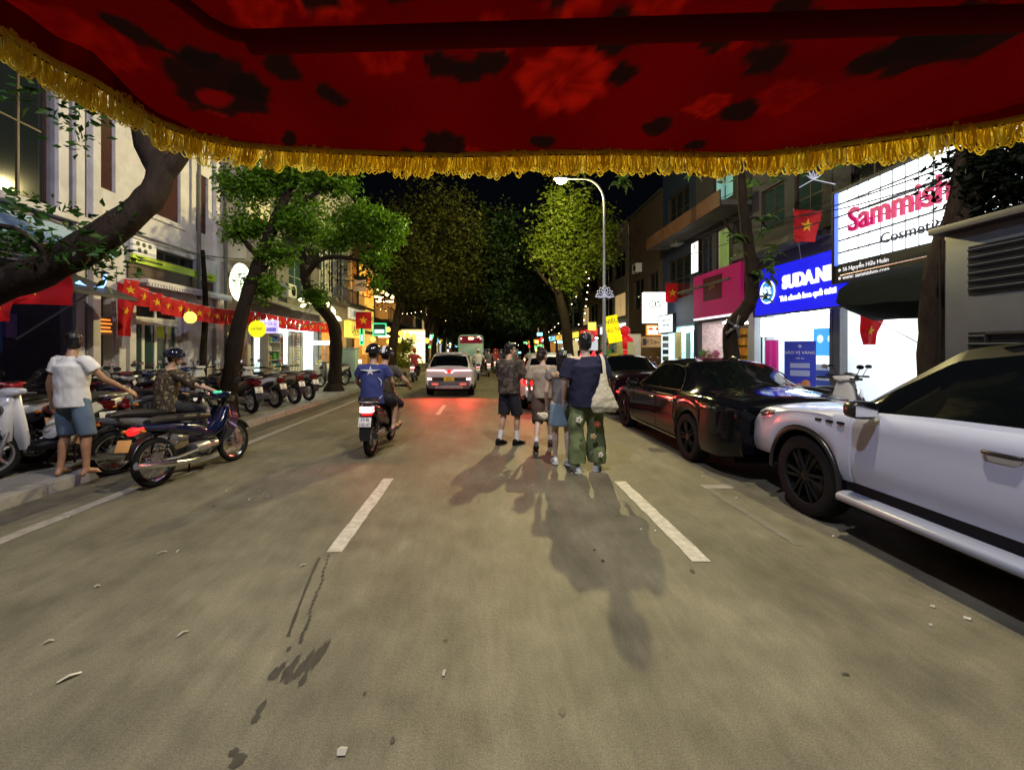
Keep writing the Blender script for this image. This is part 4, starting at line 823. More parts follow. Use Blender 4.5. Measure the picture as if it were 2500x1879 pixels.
t = thing('light_sign', 'small orange edged light sign under the white square sign', 'sign', U(1412,714,25)); MB().box(-.42,.42,-.08,.08,-.28,.3).done('frame', glow('orange edge glow', (1,.25,.03), 1.2), t, bevel=.03); MB().box(-.36,.36,-.09,-.082,-.22,.22).done('panel', glow('cream panel glow', (1,.85,.6), 1.3), t); 
for x_ in (-.2,.2): MB().box(x_-.13,x_+.13,-.096,-.091,.02,.16).done('red_print', glow('red print', (.8,.05,.0), .6), t)
t = thing('wood_plaque', 'brown wooden plaque with dark letters below the light sign', 'sign', U(1406,739,25)); MB().box(-.55,.55,-.04,.04,-.3,.3).done('board', mat('brown plaque', (.50,.26,.09), .6), t, bevel=.01); text('P.Tạo', .32, ink, t, (.1,-.045,0), ROT_S); MB().box(-.47,-.28,-.05,-.041,-.18,.2).done('seal', ink, t)
t = thing('photo_strip_panel', 'tall white strip of photographs beside the brown plaque', 'panel', U(1437,760,24)); MB().box(-.2,.2,-.05,.05,-.95,.95).done('panel', glow('white strip glow', (.75,.9,.95), .9), t)
for k in range(5): MB().box(-.16,.16,-.058,-.052,-.85+.36*k,-.6+.36*k).done('photo', [mat('grey poster'), mat('sign ink grey'), ink][k % 3], t)
# tilted yellow street banner + red lanterns
t = thing('tilted_sign', 'tilted yellow sign with orange and brown lettering beside the lamp post', 'sign', U(1324,711,20.2)); Mr = Matrix.Rotation(R(12),3,'Y'); q = MB().obox((0,0,0),(.62,.05,1.25),(0,R(-12),0)).done('board', glow('yellow board glow', (1.0,.86,.0), .8), t)
Rt = Matrix.Rotation(R(-12),3,'Y') @ ROT_S
text('NIÊU', .30, ink, t, Matrix.Rotation(R(-12),3,'Y') @ Vector((0,-.03,.36)), Rt); text('HỦ TA', .25, brn, t, Matrix.Rotation(R(-12),3,'Y') @ Vector((0,-.03,-.05)), Rt); text('.......', .2, ink, t, Matrix.Rotation(R(-12),3,'Y') @ Vector((0,-.03,-.4)), Rt)
MB().tube([(.1,.04,-.6),(.1,.04,-2.4)], .02, 8).done('post', M_steel, t)
redl = glow('red lantern glow', (.75,.01,.02), .35)
for k, (px, py, Y, s_) in enumerate(((1350,715,23,.28),(1353,740,23,.4),(1351,768,23,.3))):
    t = thing('red_lantern', 'red hanging lantern, %s of the three stacked by the brown house' % ['uppermost','middle','lowest'][k], 'lantern', U(px,py,Y), 0, 'stacked red lanterns'); MB().loft([(-s_*.9,0,0,s_*.4,s_*.4),(-s_*.4,0,0,s_*.95,s_*.95),(s_*.4,0,0,s_*.95,s_*.95),(s_*.9,0,0,s_*.4,s_*.4)], axis='z', n=14, e=2).done('shade', redl, t, smooth=60); MB().cyl((0,0,s_*.9),(0,0,s_*1.1),.04,.02,8).done('cap', GOODS[2], t)
t = thing('road_sign', 'round red rimmed no parking sign beyond the lamp post', 'road sign', U(1272,727,24)); MB().lathe([(.26,-.02),(.36,-.02),(.36,.0),(.26,.0)], axis='y', n=28).done('rim', glow('sign red', (.6,.02,.04), .4), t); MB().lathe([(0,-.015),(.26,-.015)], axis='y', n=28).done('face', mat('sign face', (.55,.35,.4), .5), t); MB().obox((0,-.022,0),(.06,.004,.55),(0,R(45),0)).done('bar', glow('sign red'), t); MB().tube([(0,.02,.5),(0,.02,-2.3)], .03, 8).done('post', M_steel, t)
t = thing('street_sign', 'small yellow plate above the round road sign', 'sign', U(1279,705,24)); MB().box(-.22,.22,-.02,.02,-.22,.22).done('plate', glow('yellow plate', (.9,.85,.15), .8), t); MB().tube([(.23,0,0),(.5,0,0)], .02, 8).done('bracket', M_steel, t)
t = thing('neon_letters', 'red neon lettering over the toy shop front', 'neon sign', U(1285,768,26)); text('Ghế đỏ', .55, glow('red neon', (1,.06,.08), 1.8), t, (0,0,0), ROT_S, .03); MB().box(-1.0,1.0,.04,.08,-.3,.3).done('backing', M_black, t)
shelf_unit('crowded toy and sweet display under the yellow sign', 1, RX, .9, 27.0, 31.0, PZ, 2.6, 5, mat('pale shelf'), GOODS, 77, group=None, deep=1.2)
for k, (px, ht, c) in enumerate(((1318,1.5,GOODS[4]),(1340,2.0,mat('lime sheet',(.6,.7,.25),.5)),(1362,1.9,mat('pale lime sheet',(.7,.75,.4),.5)),(1307,1.3,mat('mint sheet',(.35,.7,.45),.5)))):
    p = U(px,800,21.5+k*.4); t = thing('standing_board', ['green','lime','pale lime','mint'][k]+' upright board leaning by the toy display', 'board', (p.x,p.y,PZ)); MB().obox((0,0,ht/2),(.3,.03,ht),(R(-6),R(4*k-6),0)).done('board', c, t)
    MB().tube([(0,.22,0),(0,.02,ht*.7)], .012, 6).done('prop', M_steel, t)
yy = 32.2
for k in range(9):
    far_house(1, RX, yy, yy+8, 9+2*((k+1) % 3), FARM[(k+2) % 5], tube_w if k % 2 else tube_y, (cols[(k*2) % 5], 'lit %s sign %s on the right row beyond the brown house' % (names[(k*2) % 5], ['first','second','third','fourth','fifth','sixth','seventh','eighth','last'][k]), words[(k*2+1) % 5]), 40+k, '%s house in the far right row, %s after the brown house' % (['concrete','ochre','teal','dark','grey'][k % 5], ['first','second','third','fourth','fifth','sixth','seventh','eighth','last'][k])); yy += 8.15
# end of the street: closing block far off
t = thing('building', 'dark block closing the far end of the street', 'building', (0,150,0)); MB().box(-30,30,0,8,0,11).done('wall', W_dark, t); MB().box(-30.2,30.2,-.2,8.2,11,11.3).done('roof', conc_m, t)
# grey transformer kiosk on the right pavement
kg = mat('kiosk grey paint', (0.062,0.072,0.09), .4, var=.15, vscale=3, spec=.3)
t = thing('transformer_kiosk', 'tall grey transformer kiosk with louvred vents behind the white car', 'kiosk', (7.2,4.4,PZ), 0, None, world=True)
MB().box(6.25,8.2,2.4,5.98,PZ,3.2).done('casing', kg, t, bevel=.02); MB().box(6.1,8.3,2.3,6.06,3.205,3.3).done('lid', mat('kiosk dark lid', (.03,.032,.045), .5), t, bevel=.02); MB().box(6.2,8.25,2.36,6.02,PZ-.01,PZ+.12).done('plinth', conc_m, t)
for (y0_, z0_) in ((5.05,2.35),(3.9,2.35),(5.05,1.25),(3.9,1.25)):
    v = MB().box(6.235,6.249,y0_,y0_+.62,z0_,z0_+.62).done('vent', M_black, t)
    for k in range(6): MB().obox((6.225,y0_+.31,z0_+.06+.1*k),(.05,.6,.012),(0,R(38),0)).done('louvre', kg, v)
for y0_ in (2.5,3.7,4.9): MB().box(6.238,6.2485,y0_+1.12,y0_+1.135,PZ+.15,3.15).done('door_seam', M_black, t)
# ================================================================== TREES
bark = mat('bark', (0.085,0.062,0.045), 0.9, var=0.45, vscale=6, bump=0.8, bscale=22, stretch=(1,1,0.35))
bark_d = mat('dark bark', (0.026,0.019,0.014), 0.95, var=0.45, vscale=7, bump=1.0, bscale=24, stretch=(1,1,0.35), spec=.08)
LF_br = leafmat('bright green leaves', (0.045,0.135,0.004), (0.13,0.26,0.010))
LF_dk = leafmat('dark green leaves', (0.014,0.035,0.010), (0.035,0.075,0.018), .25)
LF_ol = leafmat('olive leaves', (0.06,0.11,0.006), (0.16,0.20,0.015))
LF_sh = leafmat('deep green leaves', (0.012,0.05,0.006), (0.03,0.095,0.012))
LF_far = leafmat('shaded olive leaves', (0.016,0.020,0.004), (0.040,0.042,0.008), .3, .06)  # shade of the far left crowns put into the olive colour
LF_al = leafmat('broad almond leaves', (0.04,0.10,0.02), (0.11,0.19,0.04), .3)
def leaf_cloud(clusters, n, size, seed, droop=0.4, narrow=0.42, clump=0.16, per=14, shell=0.55):
    """clusters: (centre, (rx,ry,rz), weight). Leaves sit in small clumps spread through each ellipsoid."""
    g = np.random.default_rng(seed); V = []; F = []; tot = sum(c[2] for c in clusters); base = 0
    Vs = []; Fs = []
    for (c, r, w) in clusters:
        m = int(n*w/tot); nc = max(1, m//per)
        d = g.normal(size=(nc,3)); d /= np.linalg.norm(d, axis=1)[:,None]; rad = shell + (1-shell)*g.random(nc)**0.7
        rad = np.where(g.random(nc) < .2, g.random(nc)**.5*shell, rad)
        # uneven outline
        lump = 1 + .28*np.sin(d[:,0]*5.1+c[0]*3)*np.cos(d[:,1]*4.3+c[1]) + .18*np.sin(d[:,2]*7+c[2]*2)
        cc = np.array(c) + d*rad[:,None]*np.array(r)*lump[:,None]
        p = np.repeat(cc, per, axis=0) + g.normal(size=(nc*per,3))*clump*np.array([1,1,.7])
        k = len(p); s = size*(.6+.8*g.random(k))
        ax = g.normal(size=(k,3)); ax[:,2] = ax[:,2]*.5 - droop; ax /= np.linalg.norm(ax,axis=1)[:,None]
        up = g.normal(size=(k,3)); sd = np.cross(ax, up); sd /= np.linalg.norm(sd,axis=1)[:,None]; nn = np.cross(sd, ax)
        b0 = p; tip = p + ax*s[:,None]; mid = p + ax*(s*.48)[:,None]; l = mid + sd*(s*narrow*.5)[:,None] + nn*(s*.1)[:,None]; rr_ = mid - sd*(s*narrow*.5)[:,None] + nn*(s*.1)[:,None]
        v = np.stack([b0, l, tip, rr_], axis=1).reshape(-1,3)
        i = np.arange(k)*4 + base; f = np.stack([np.stack([i,i+2,i+1],1), np.stack([i,i+3,i+2],1)],1).reshape(-1,3)
        Vs.append(v); Fs.append(f); base += k*4
    return np.concatenate(Vs), np.concatenate(Fs)
def leaf_obj(name, VF, m, parent, off, kind=None):
    v, f = VF; v = v - np.array(off)
    me = bpy.data.meshes.new(name); me.vertices.add(len(v)); me.vertices.foreach_set('co', v.astype(np.float32).ravel())
    me.loops.add(len(f)*3); me.loops.foreach_set('vertex_index', f.astype(np.int32).ravel())
    me.polygons.add(len(f)); me.polygons.foreach_set('loop_start', np.arange(0,len(f)*3,3,dtype=np.int32)); me.update(calc_edges=True)
    o = link(name, me, m, parent); return tag(o, kind=kind)
def limb(q, pts, r0, r1, seed, wob=.06, n=12, sub=5):
    rr = random.Random(seed); P = [Vector(p) for p in pts]; out = []; rad = []
    for i in range(len(P)-1):
        a = P[max(i-1,0)]; b_ = P[i]; c = P[i+1]; d = P[min(i+2,len(P)-1)]
        for k in range(sub):
            t = k/sub; out.append(0.5*((2*b_)+(c-a)*t+(2*a-5*b_+4*c-d)*t*t+(3*b_-a-3*c+d)*t**3))
    out.append(P[-1]); N = len(out)
    for i in range(N): rad.append((r0+(r1-r0)*i/(N-1))*(1+rr.uniform(-.1,.1)))
    q.tube(out, rad, n); return out
def tree(name, label, base, trunk, r0, r1, limbs, clusters, n, size, seed, lm, bm_=bark, group=None, flare=True, clump=.16, droop=.4, per=14, shell=.55):
    t = thing(name, label, 'tree', base, 0, group, world=True); q = MB()
    o = limb(q, trunk, r0, r1, seed)
    if flare: q.tube([Vector(base)-Vector((0,0,.1)), Vector(base)+Vector((0,0,.12)), Vector(trunk[0]).lerp(Vector(trunk[1]), .25)], [r0*1.7, r0*1.3, r0*1.0], 14)
    q.done('trunk', bark_d if bm_ is bark_d else bm_, t, smooth=70)
    for i, (pts, a, b_) in enumerate(limbs): q = MB(); limb(q, pts, a, b_, seed+i+1, n=8); q.done('branch', bm_, t, smooth=70)
    if clusters: leaf_obj('crown', leaf_cloud(clusters, n, size, seed, clump=clump, droop=droop, per=per, shell=shell), lm, t, base)
    return t
GR = 'trees along the kerbs'
# big leaning trunk nearest on the left
p0 = Vector((-6.7,4.35,PZ)); a1 = U(-60,650,4.85); a2 = U(125,570,5.0); a3 = U(285,465,5.25); a4 = U(345,385,5.5); a5 = U(315,290,5.7)
tree('leaning_tree', 'thick leaning tree trunk crossing the white shophouse, nearest on the left', p0, [p0, p0.lerp(a1,.55)+Vector((-.1,0,.15)), a1, a2, a3, a4, a5, a5+Vector((-.4,.3,1.6))], .20, .14,
     [([a4, a4+Vector((.25,.3,.7)), a4+Vector((.2,.6,1.6))], .12, .06), ([a2,a2+Vector((-.3,-.2,.35)),a2+Vector((-.8,-.4,.3))],.05,.02)],
     [(U(30,520,4.9),(.55,.5,.22),1.0),(U(150,545,4.9),(.45,.4,.16),.8),(U(250,500,5.3),(.3,.4,.2),.5),(U(170,240,5.6),(.5,.5,.3),1.0),(U(40,430,5.0),(.4,.4,.2),.4),(Vector((-5.6,5.8,6.0)),(1.2,1.0,.7),1.5)],
     1150, .12, 11, LF_sh, bark_d, GR, clump=.12, droop=.15, per=16)
# second: trunk behind the parked motorbikes, big bright crown
b0 = Vector((-5.8,9.9,PZ)); T = lambda px, py, Y: U(px,py,Y)
tree('street_tree', 'dark leaning tree with a wide bright green crown in front of the souvenir shop', b0, [b0, T(505,760,9.95), T(530,650,10.0), T(562,560,10.1), T(598,470,10.2), T(622,410,10.3), T(640,320,10.4)], .185, .09,
     [([T(562,560,10.1), T(520,510,10.2), T(500,470,10.3)], .08, .03), ([T(598,470,10.2), T(680,420,10.3), T(760,370,10.4)], .07, .03), ([T(622,410,10.3), T(560,370,10.4), T(510,330,10.4)], .06, .03), ([T(545,600,10), T(600,560,10.1), T(640,545,10.1)], .05, .02)],
     [(T(530,400,10.3),(.55,.6,.5),1.5),(T(620,390,10.5),(.8,.8,.55),2.4),(T(720,390,10.6),(.6,.6,.42),1.6),(T(650,480,10.4),(.6,.6,.45),1.7),(T(600,550,10.2),(.38,.4,.3),.8),(T(545,480,10.2),(.35,.4,.4),.7),(T(570,620,10.3),(.3,.3,.32),.6),(T(505,500,10.3),(.3,.3,.3),.4)],
     13000, .115, 21, LF_br, bark_d, GR, clump=.11, droop=.45, per=14)
# third: by the tiled walkway, forked
b0 = Vector((-5.55,16.2,PZ))
tree('street_tree', 'forked tree with one level branch, standing by the tiled walkway', b0, [b0, T(725,780,16.2), T(722,705,16.2), T(690,660,16.3), T(664,620,16.3), T(655,575,16.4), T(648,520,16.5)], .26, .12,
     [([T(660,598,16.3), T(690,562,16.2), T(740,556,16.1), T(800,570,16)], .12, .05), ([T(655,575,16.4), T(630,550,16.5), T(612,535,16.5)], .09, .04), ([T(800,570,16), T(815,600,16)], .04, .02)],
     [(T(780,480,16.2),(1.1,1.0,.7),2.2),(T(840,500,16.2),(.65,.8,.55),1.2),(T(720,520,16.3),(.7,.7,.35),.8),(T(810,560,16.2),(.45,.5,.25),.5),(T(680,640,16.0),(.35,.3,.3),.35),(T(812,610,16),(.15,.2,.3),.15)],
     11000, .15, 31, LF_br, bark_d, GR, clump=.16)
tree('street_tree', 'slim brown trunk standing before the white shophouse wall', Vector((-8.3,12.95,PZ)), [Vector((-8.3,12.95,PZ)), Vector((-8.32,13.0,1.5)), Vector((-8.25,13.0,2.9)), Vector((-8.4,13.1,4.6))], .11, .06, [], None, 0, .1, 41, LF_dk, bark_d, GR)
# dark canopy trees further up the left side
rr = random.Random(12)
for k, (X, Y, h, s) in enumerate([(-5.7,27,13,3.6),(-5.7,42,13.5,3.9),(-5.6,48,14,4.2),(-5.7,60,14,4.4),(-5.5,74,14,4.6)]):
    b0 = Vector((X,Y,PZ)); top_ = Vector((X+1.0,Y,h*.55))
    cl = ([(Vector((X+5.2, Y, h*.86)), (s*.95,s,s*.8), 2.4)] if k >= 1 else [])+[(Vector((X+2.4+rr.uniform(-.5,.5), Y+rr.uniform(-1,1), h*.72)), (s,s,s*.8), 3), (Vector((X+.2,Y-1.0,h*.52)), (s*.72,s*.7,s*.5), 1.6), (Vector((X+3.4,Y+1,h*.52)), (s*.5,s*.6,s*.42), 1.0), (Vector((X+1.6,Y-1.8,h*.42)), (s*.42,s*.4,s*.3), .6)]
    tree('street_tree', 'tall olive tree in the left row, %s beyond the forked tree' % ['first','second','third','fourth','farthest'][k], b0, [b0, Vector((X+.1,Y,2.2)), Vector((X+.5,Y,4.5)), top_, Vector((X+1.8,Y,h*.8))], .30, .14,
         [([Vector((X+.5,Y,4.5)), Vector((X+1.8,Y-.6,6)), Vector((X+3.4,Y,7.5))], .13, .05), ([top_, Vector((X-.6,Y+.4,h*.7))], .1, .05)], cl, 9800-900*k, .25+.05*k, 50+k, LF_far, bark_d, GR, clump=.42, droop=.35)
# right row: lamp-lit crown and the trees behind
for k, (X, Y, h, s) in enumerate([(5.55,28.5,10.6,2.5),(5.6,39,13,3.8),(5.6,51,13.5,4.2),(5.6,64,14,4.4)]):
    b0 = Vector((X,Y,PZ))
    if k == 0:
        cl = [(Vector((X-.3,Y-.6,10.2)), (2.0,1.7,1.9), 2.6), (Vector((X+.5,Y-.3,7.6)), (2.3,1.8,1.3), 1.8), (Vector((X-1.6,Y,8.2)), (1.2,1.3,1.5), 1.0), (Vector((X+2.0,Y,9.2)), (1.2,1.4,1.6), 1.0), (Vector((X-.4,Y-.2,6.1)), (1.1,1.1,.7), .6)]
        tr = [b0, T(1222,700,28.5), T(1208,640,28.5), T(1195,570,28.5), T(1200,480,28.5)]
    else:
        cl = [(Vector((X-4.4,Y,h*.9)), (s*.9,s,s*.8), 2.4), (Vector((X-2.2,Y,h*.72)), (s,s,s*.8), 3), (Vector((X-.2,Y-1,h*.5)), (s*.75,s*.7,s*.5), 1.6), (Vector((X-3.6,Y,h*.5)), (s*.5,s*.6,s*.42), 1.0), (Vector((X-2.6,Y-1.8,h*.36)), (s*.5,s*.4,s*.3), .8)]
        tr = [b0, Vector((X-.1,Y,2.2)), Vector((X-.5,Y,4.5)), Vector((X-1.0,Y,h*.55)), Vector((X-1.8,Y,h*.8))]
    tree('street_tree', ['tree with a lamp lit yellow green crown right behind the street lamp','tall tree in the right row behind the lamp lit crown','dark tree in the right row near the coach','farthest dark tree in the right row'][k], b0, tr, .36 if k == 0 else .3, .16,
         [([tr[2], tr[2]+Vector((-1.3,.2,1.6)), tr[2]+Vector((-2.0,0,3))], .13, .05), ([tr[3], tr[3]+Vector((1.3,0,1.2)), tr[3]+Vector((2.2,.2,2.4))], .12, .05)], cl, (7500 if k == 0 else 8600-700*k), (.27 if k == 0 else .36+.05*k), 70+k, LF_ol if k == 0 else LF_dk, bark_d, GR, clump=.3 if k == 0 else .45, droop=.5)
# low overhanging greenery seen down the street and the far mass closing the view
VF = leaf_cloud([(Vector((x, 88+6*math.sin(x*1.7), 3.2+6*abs(math.sin(x*.9+k)))), (3.2,3,2.8), 1) for k, x in enumerate(np.linspace(-13,13,13))] + [(Vector((x, 95, 10+2*math.sin(x)))
, (4,3,3.5), 1) for x in np.linspace(-14,14,9)], 9000, .75, 91, clump=.8)
o = leaf_obj('far_foliage', VF, LF_dk, None, (0,0,0), kind='stuff'); o['label'] = 'dark mass of far tree foliage closing the view down the street'
# curved almond tree on the right pavement behind the black car
c0 = Vector((5.85,10.2,PZ)); C = lambda px, py, Y=10.1: U(px,py,Y)
t = tree('almond_tree', 'thin curved tree with broad leaves behind the black saloon', c0, [c0, C(1588,860), C(1582,785), C(1578,715), C(1602,680), C(1624,640), C(1622,570), C(1612,500), C(1604,440), C(1601,380), C(1598,300)], .21, .075,
     [([C(1608,520), C(1580,500), C(1560,470)], .05, .02), ([C(1620,560), C(1650,560), C(1668,545)], .03, .012), ([C(1610,480), C(1636,470), C(1660,500)], .03, .012), ([C(1600,300), C(1540,280), C(1470,300), C(1380,345), C(1345,375)], .05, .015), ([C(1600,300), C(1660,270), C(1740,290)], .05, .02)],
     [(Vector((7.2,10.4,6.8)),(1.6,1.3,.8),1.0)], 700, .24, 81, LF_al, bark_d, GR, clump=.25, droop=.2, per=7)
def broadleaf(seed, L_=.26, W=.14):
    g = random.Random(seed); q = MB(); n = 6; rows = []
    for i in range(n+1):
        s = i/n; w = W*.5*math.sin(math.pi*min(1,.08+s*.92)**.75)*(1 if s < 1 else .1); z = .05*math.sin(s*2.6)-.10*s*s
        rows.append([(-w, L_*s, z+.025*g.uniform(.6,1.2)), (0, L_*s, z), (w, L_*s, z+.025*g.uniform(.6,1.2))])
    q.rings(rows, False, False); me = q.mesh('leaf', smooth=60); me.materials.append(LF_al); return me
BL = [broadleaf(k, .22+.03*k, .11+.015*k) for k in range(4)]
rr = random.Random(3)
def rosette(c, n, spread, par):
    for k in range(n):
        o = bpy.data.objects.new('leaf', rr.choice(BL)); COL.objects.link(o); o.parent = par
        o.location = Vector(c)-OFF[par]+Vector((rr.uniform(-1,1),rr.uniform(-1,1),rr.uniform(-1,1)))*spread
        o.rotation_euler = (rr.uniform(-.7,.5), rr.uniform(-.5,.5), rr.uniform(0,6.28)); s = rr.uniform(.7,1.15); o.scale = (s,s,s)
for (px, py, Y, n, sp) in [(1650,478,9.9,7,.07),(1642,505,9.9,5,.06),(1668,545,9.8,10,.13),(1660,575,9.8,9,.12),(1655,610,9.8,6,.10),(1640,590,9.9,6,.08),(1585,515,10,6,.1),(1592,550,10,5,.07),(1655,640,9.9,5,.09),
        (1338,398,9.6,9,.07),(1352,388,9.6,7,.06),(1560,372,9.6,7,.06),(1536,378,9.6,4,.04),(1500,376,9.6,4,.05)]: rosette(U(px,py,Y), n, sp, t)
# bracket fan / spot on the trunk
q = MB(); c = C(1590,706,9.9)
for k in range(5): a = k*1.256; q.obox(c+Vector((.14*math.cos(a),0,.14*math.sin(a))), (.26,.02,.05), (0,-a,0))
q.ball(c, .06, 10, 6); top(q, 'trunk_spotlight', M_steel, 'small metal fan-like fitting strapped to the curved tree trunk', 'fitting', smooth=50)
# dark tree at the far right in front of the white grid sign
d0 = Vector((6.86,6.75,PZ))
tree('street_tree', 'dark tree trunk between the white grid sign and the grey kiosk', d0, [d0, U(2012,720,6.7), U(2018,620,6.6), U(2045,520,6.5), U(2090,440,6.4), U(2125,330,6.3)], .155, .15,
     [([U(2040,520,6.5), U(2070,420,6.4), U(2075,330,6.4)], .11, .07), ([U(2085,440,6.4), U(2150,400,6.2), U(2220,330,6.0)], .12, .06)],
     [(U(2120,380,6.3),(.42,.4,.42),2.0),(U(2200,400,6.0),(.5,.5,.42),1.6),(U(2120,330,6.4),(.6,.6,.5),2),(U(2095,455,6.45),(.22,.3,.26),.9),(U(2180,330,6.2),(.8,.7,.5),2)], 4200, .12, 95, leafmat('unlit dark leaves', (0.004,0.007,0.004), (0.009,0.014,0.008), .15, .05), bark_d, GR, clump=.1, droop=.3, per=16, shell=.2)  # leaf colour near black, the missing light put into it
# bamboo clump and hedge at the floodlit wall
VF = leaf_cloud([(U(868,775,37),(.55,.6,1.5),2),(U(880,745,37),(.5,.6,.8),1)], 1800, .32, 97, narrow=.22, clump=.25, droop=.5)
t = thing('bamboo', 'yellow lit bamboo clump beside the floodlit slatted wall', 'plant', Vector((-6.9,37,PZ)), 0, None, world=True); leaf_obj('foliage', VF, leafmat('yellow green bamboo', (.12,.18,.01), (.3,.34,.03)), t, OFF[t])
q = MB()
for k in range(9): x = U(860+3*k,810,37); q.tube([(x.x,x.y,PZ),(x.x+.1*math.sin(k),x.y,1.8),(x.x+.3*math.sin(k),x.y,3.0)], [.03,.03,.01], 6)
q.done('stem', mat('bamboo stem', (.2,.2,.04), .5), t)
VF = leaf_cloud([(U(905+9*k,812,38),(.8,.7,.55),1) for k in range(-3,4)], 2600, .22, 98, clump=.2)
t = thing('hedge', 'low clipped hedge on the left kerb ahead of the motorbike riders', 'hedge', U(905,835,38), 0, None, world=True); leaf_obj('foliage', VF, LF_dk, t, OFF[t]); MB().box(-5.0-2.4,-5.0+.0,37.2,38.8,PZ,PZ+.35).done('planter', conc_m, t)
# ================================================================== CARS
def paintmat(name, col, rough=0.22, metal=0.0, coat=.6): 
    return mat(name, col, rough, metal, coat=coat)
seam_m = mat('door seam', (0.006,0.006,0.007), .6)
wheel_rim = mat('dark alloy', (0.014,0.014,0.015), .35, .6)
def make_wheel(name, par, c, r, wdt, side, rim_m, spokes=5, rr=0.68):
    """wheel = tyre with rim as a sub-part, axle along x"""
    q = MB(); w = wdt/2
    q.lathe([(r*rr,-w*.9),(r*.9,-w),(r*.975,-w*.86),(r,-w*.55),(r,w*.55),(r*.975,w*.86),(r*.9,w),(r*rr,w*.9),(r*rr*.97,w*.6),(r*rr*.97,-w*.6)], axis='x', n=36, closed=True)
    t = q.done('wheel', M_rubber, par, smooth=50); t.location = c
    q = MB(); R1 = r*rr*1.005
    q.lathe([(R1,-w*.85),(R1,w*.88),(R1*.93,w*.9),(R1*.90,w*.5),(R1*.90,-w*.8)], axis='x', n=36)
    xo = w*.72
    for k in range(spokes):
        a = 2*math.pi*k/spokes
        for da in (-.16,.16):
            p0 = Vector((xo*side, .14*r*math.cos(a+da*2), .14*r*math.sin(a+da*2))); p1 = Vector((xo*side*.95, R1*.94*math.cos(a+da), R1*.94*math.sin(a+da)))
            q.tube([p0, p0.lerp(p1,.5)+Vector((.01*side,0,0)), p1], [r*.055,r*.045,r*.05], 6)
    q.lathe([(0,w*.86*1),(r*.13,w*.84),(r*.17,w*.6),(r*.17,-w*.2)], axis='x', n=18) if side > 0 else q.lathe([(0,-w*.86),(r*.13,-w*.84),(r*.17,-w*.6),(r*.17,w*.2)], axis='x', n=18)
    o = q.done('rim', rim_m, t, smooth=45)
    q = MB(); q.lathe([(0.03,-w*.25*side),(r*rr*.86,-w*.25*side)], axis='x', n=24); q.done('brake_disc', mat('brake disc', (.12,.12,.12), .4, .8), t)
    return t
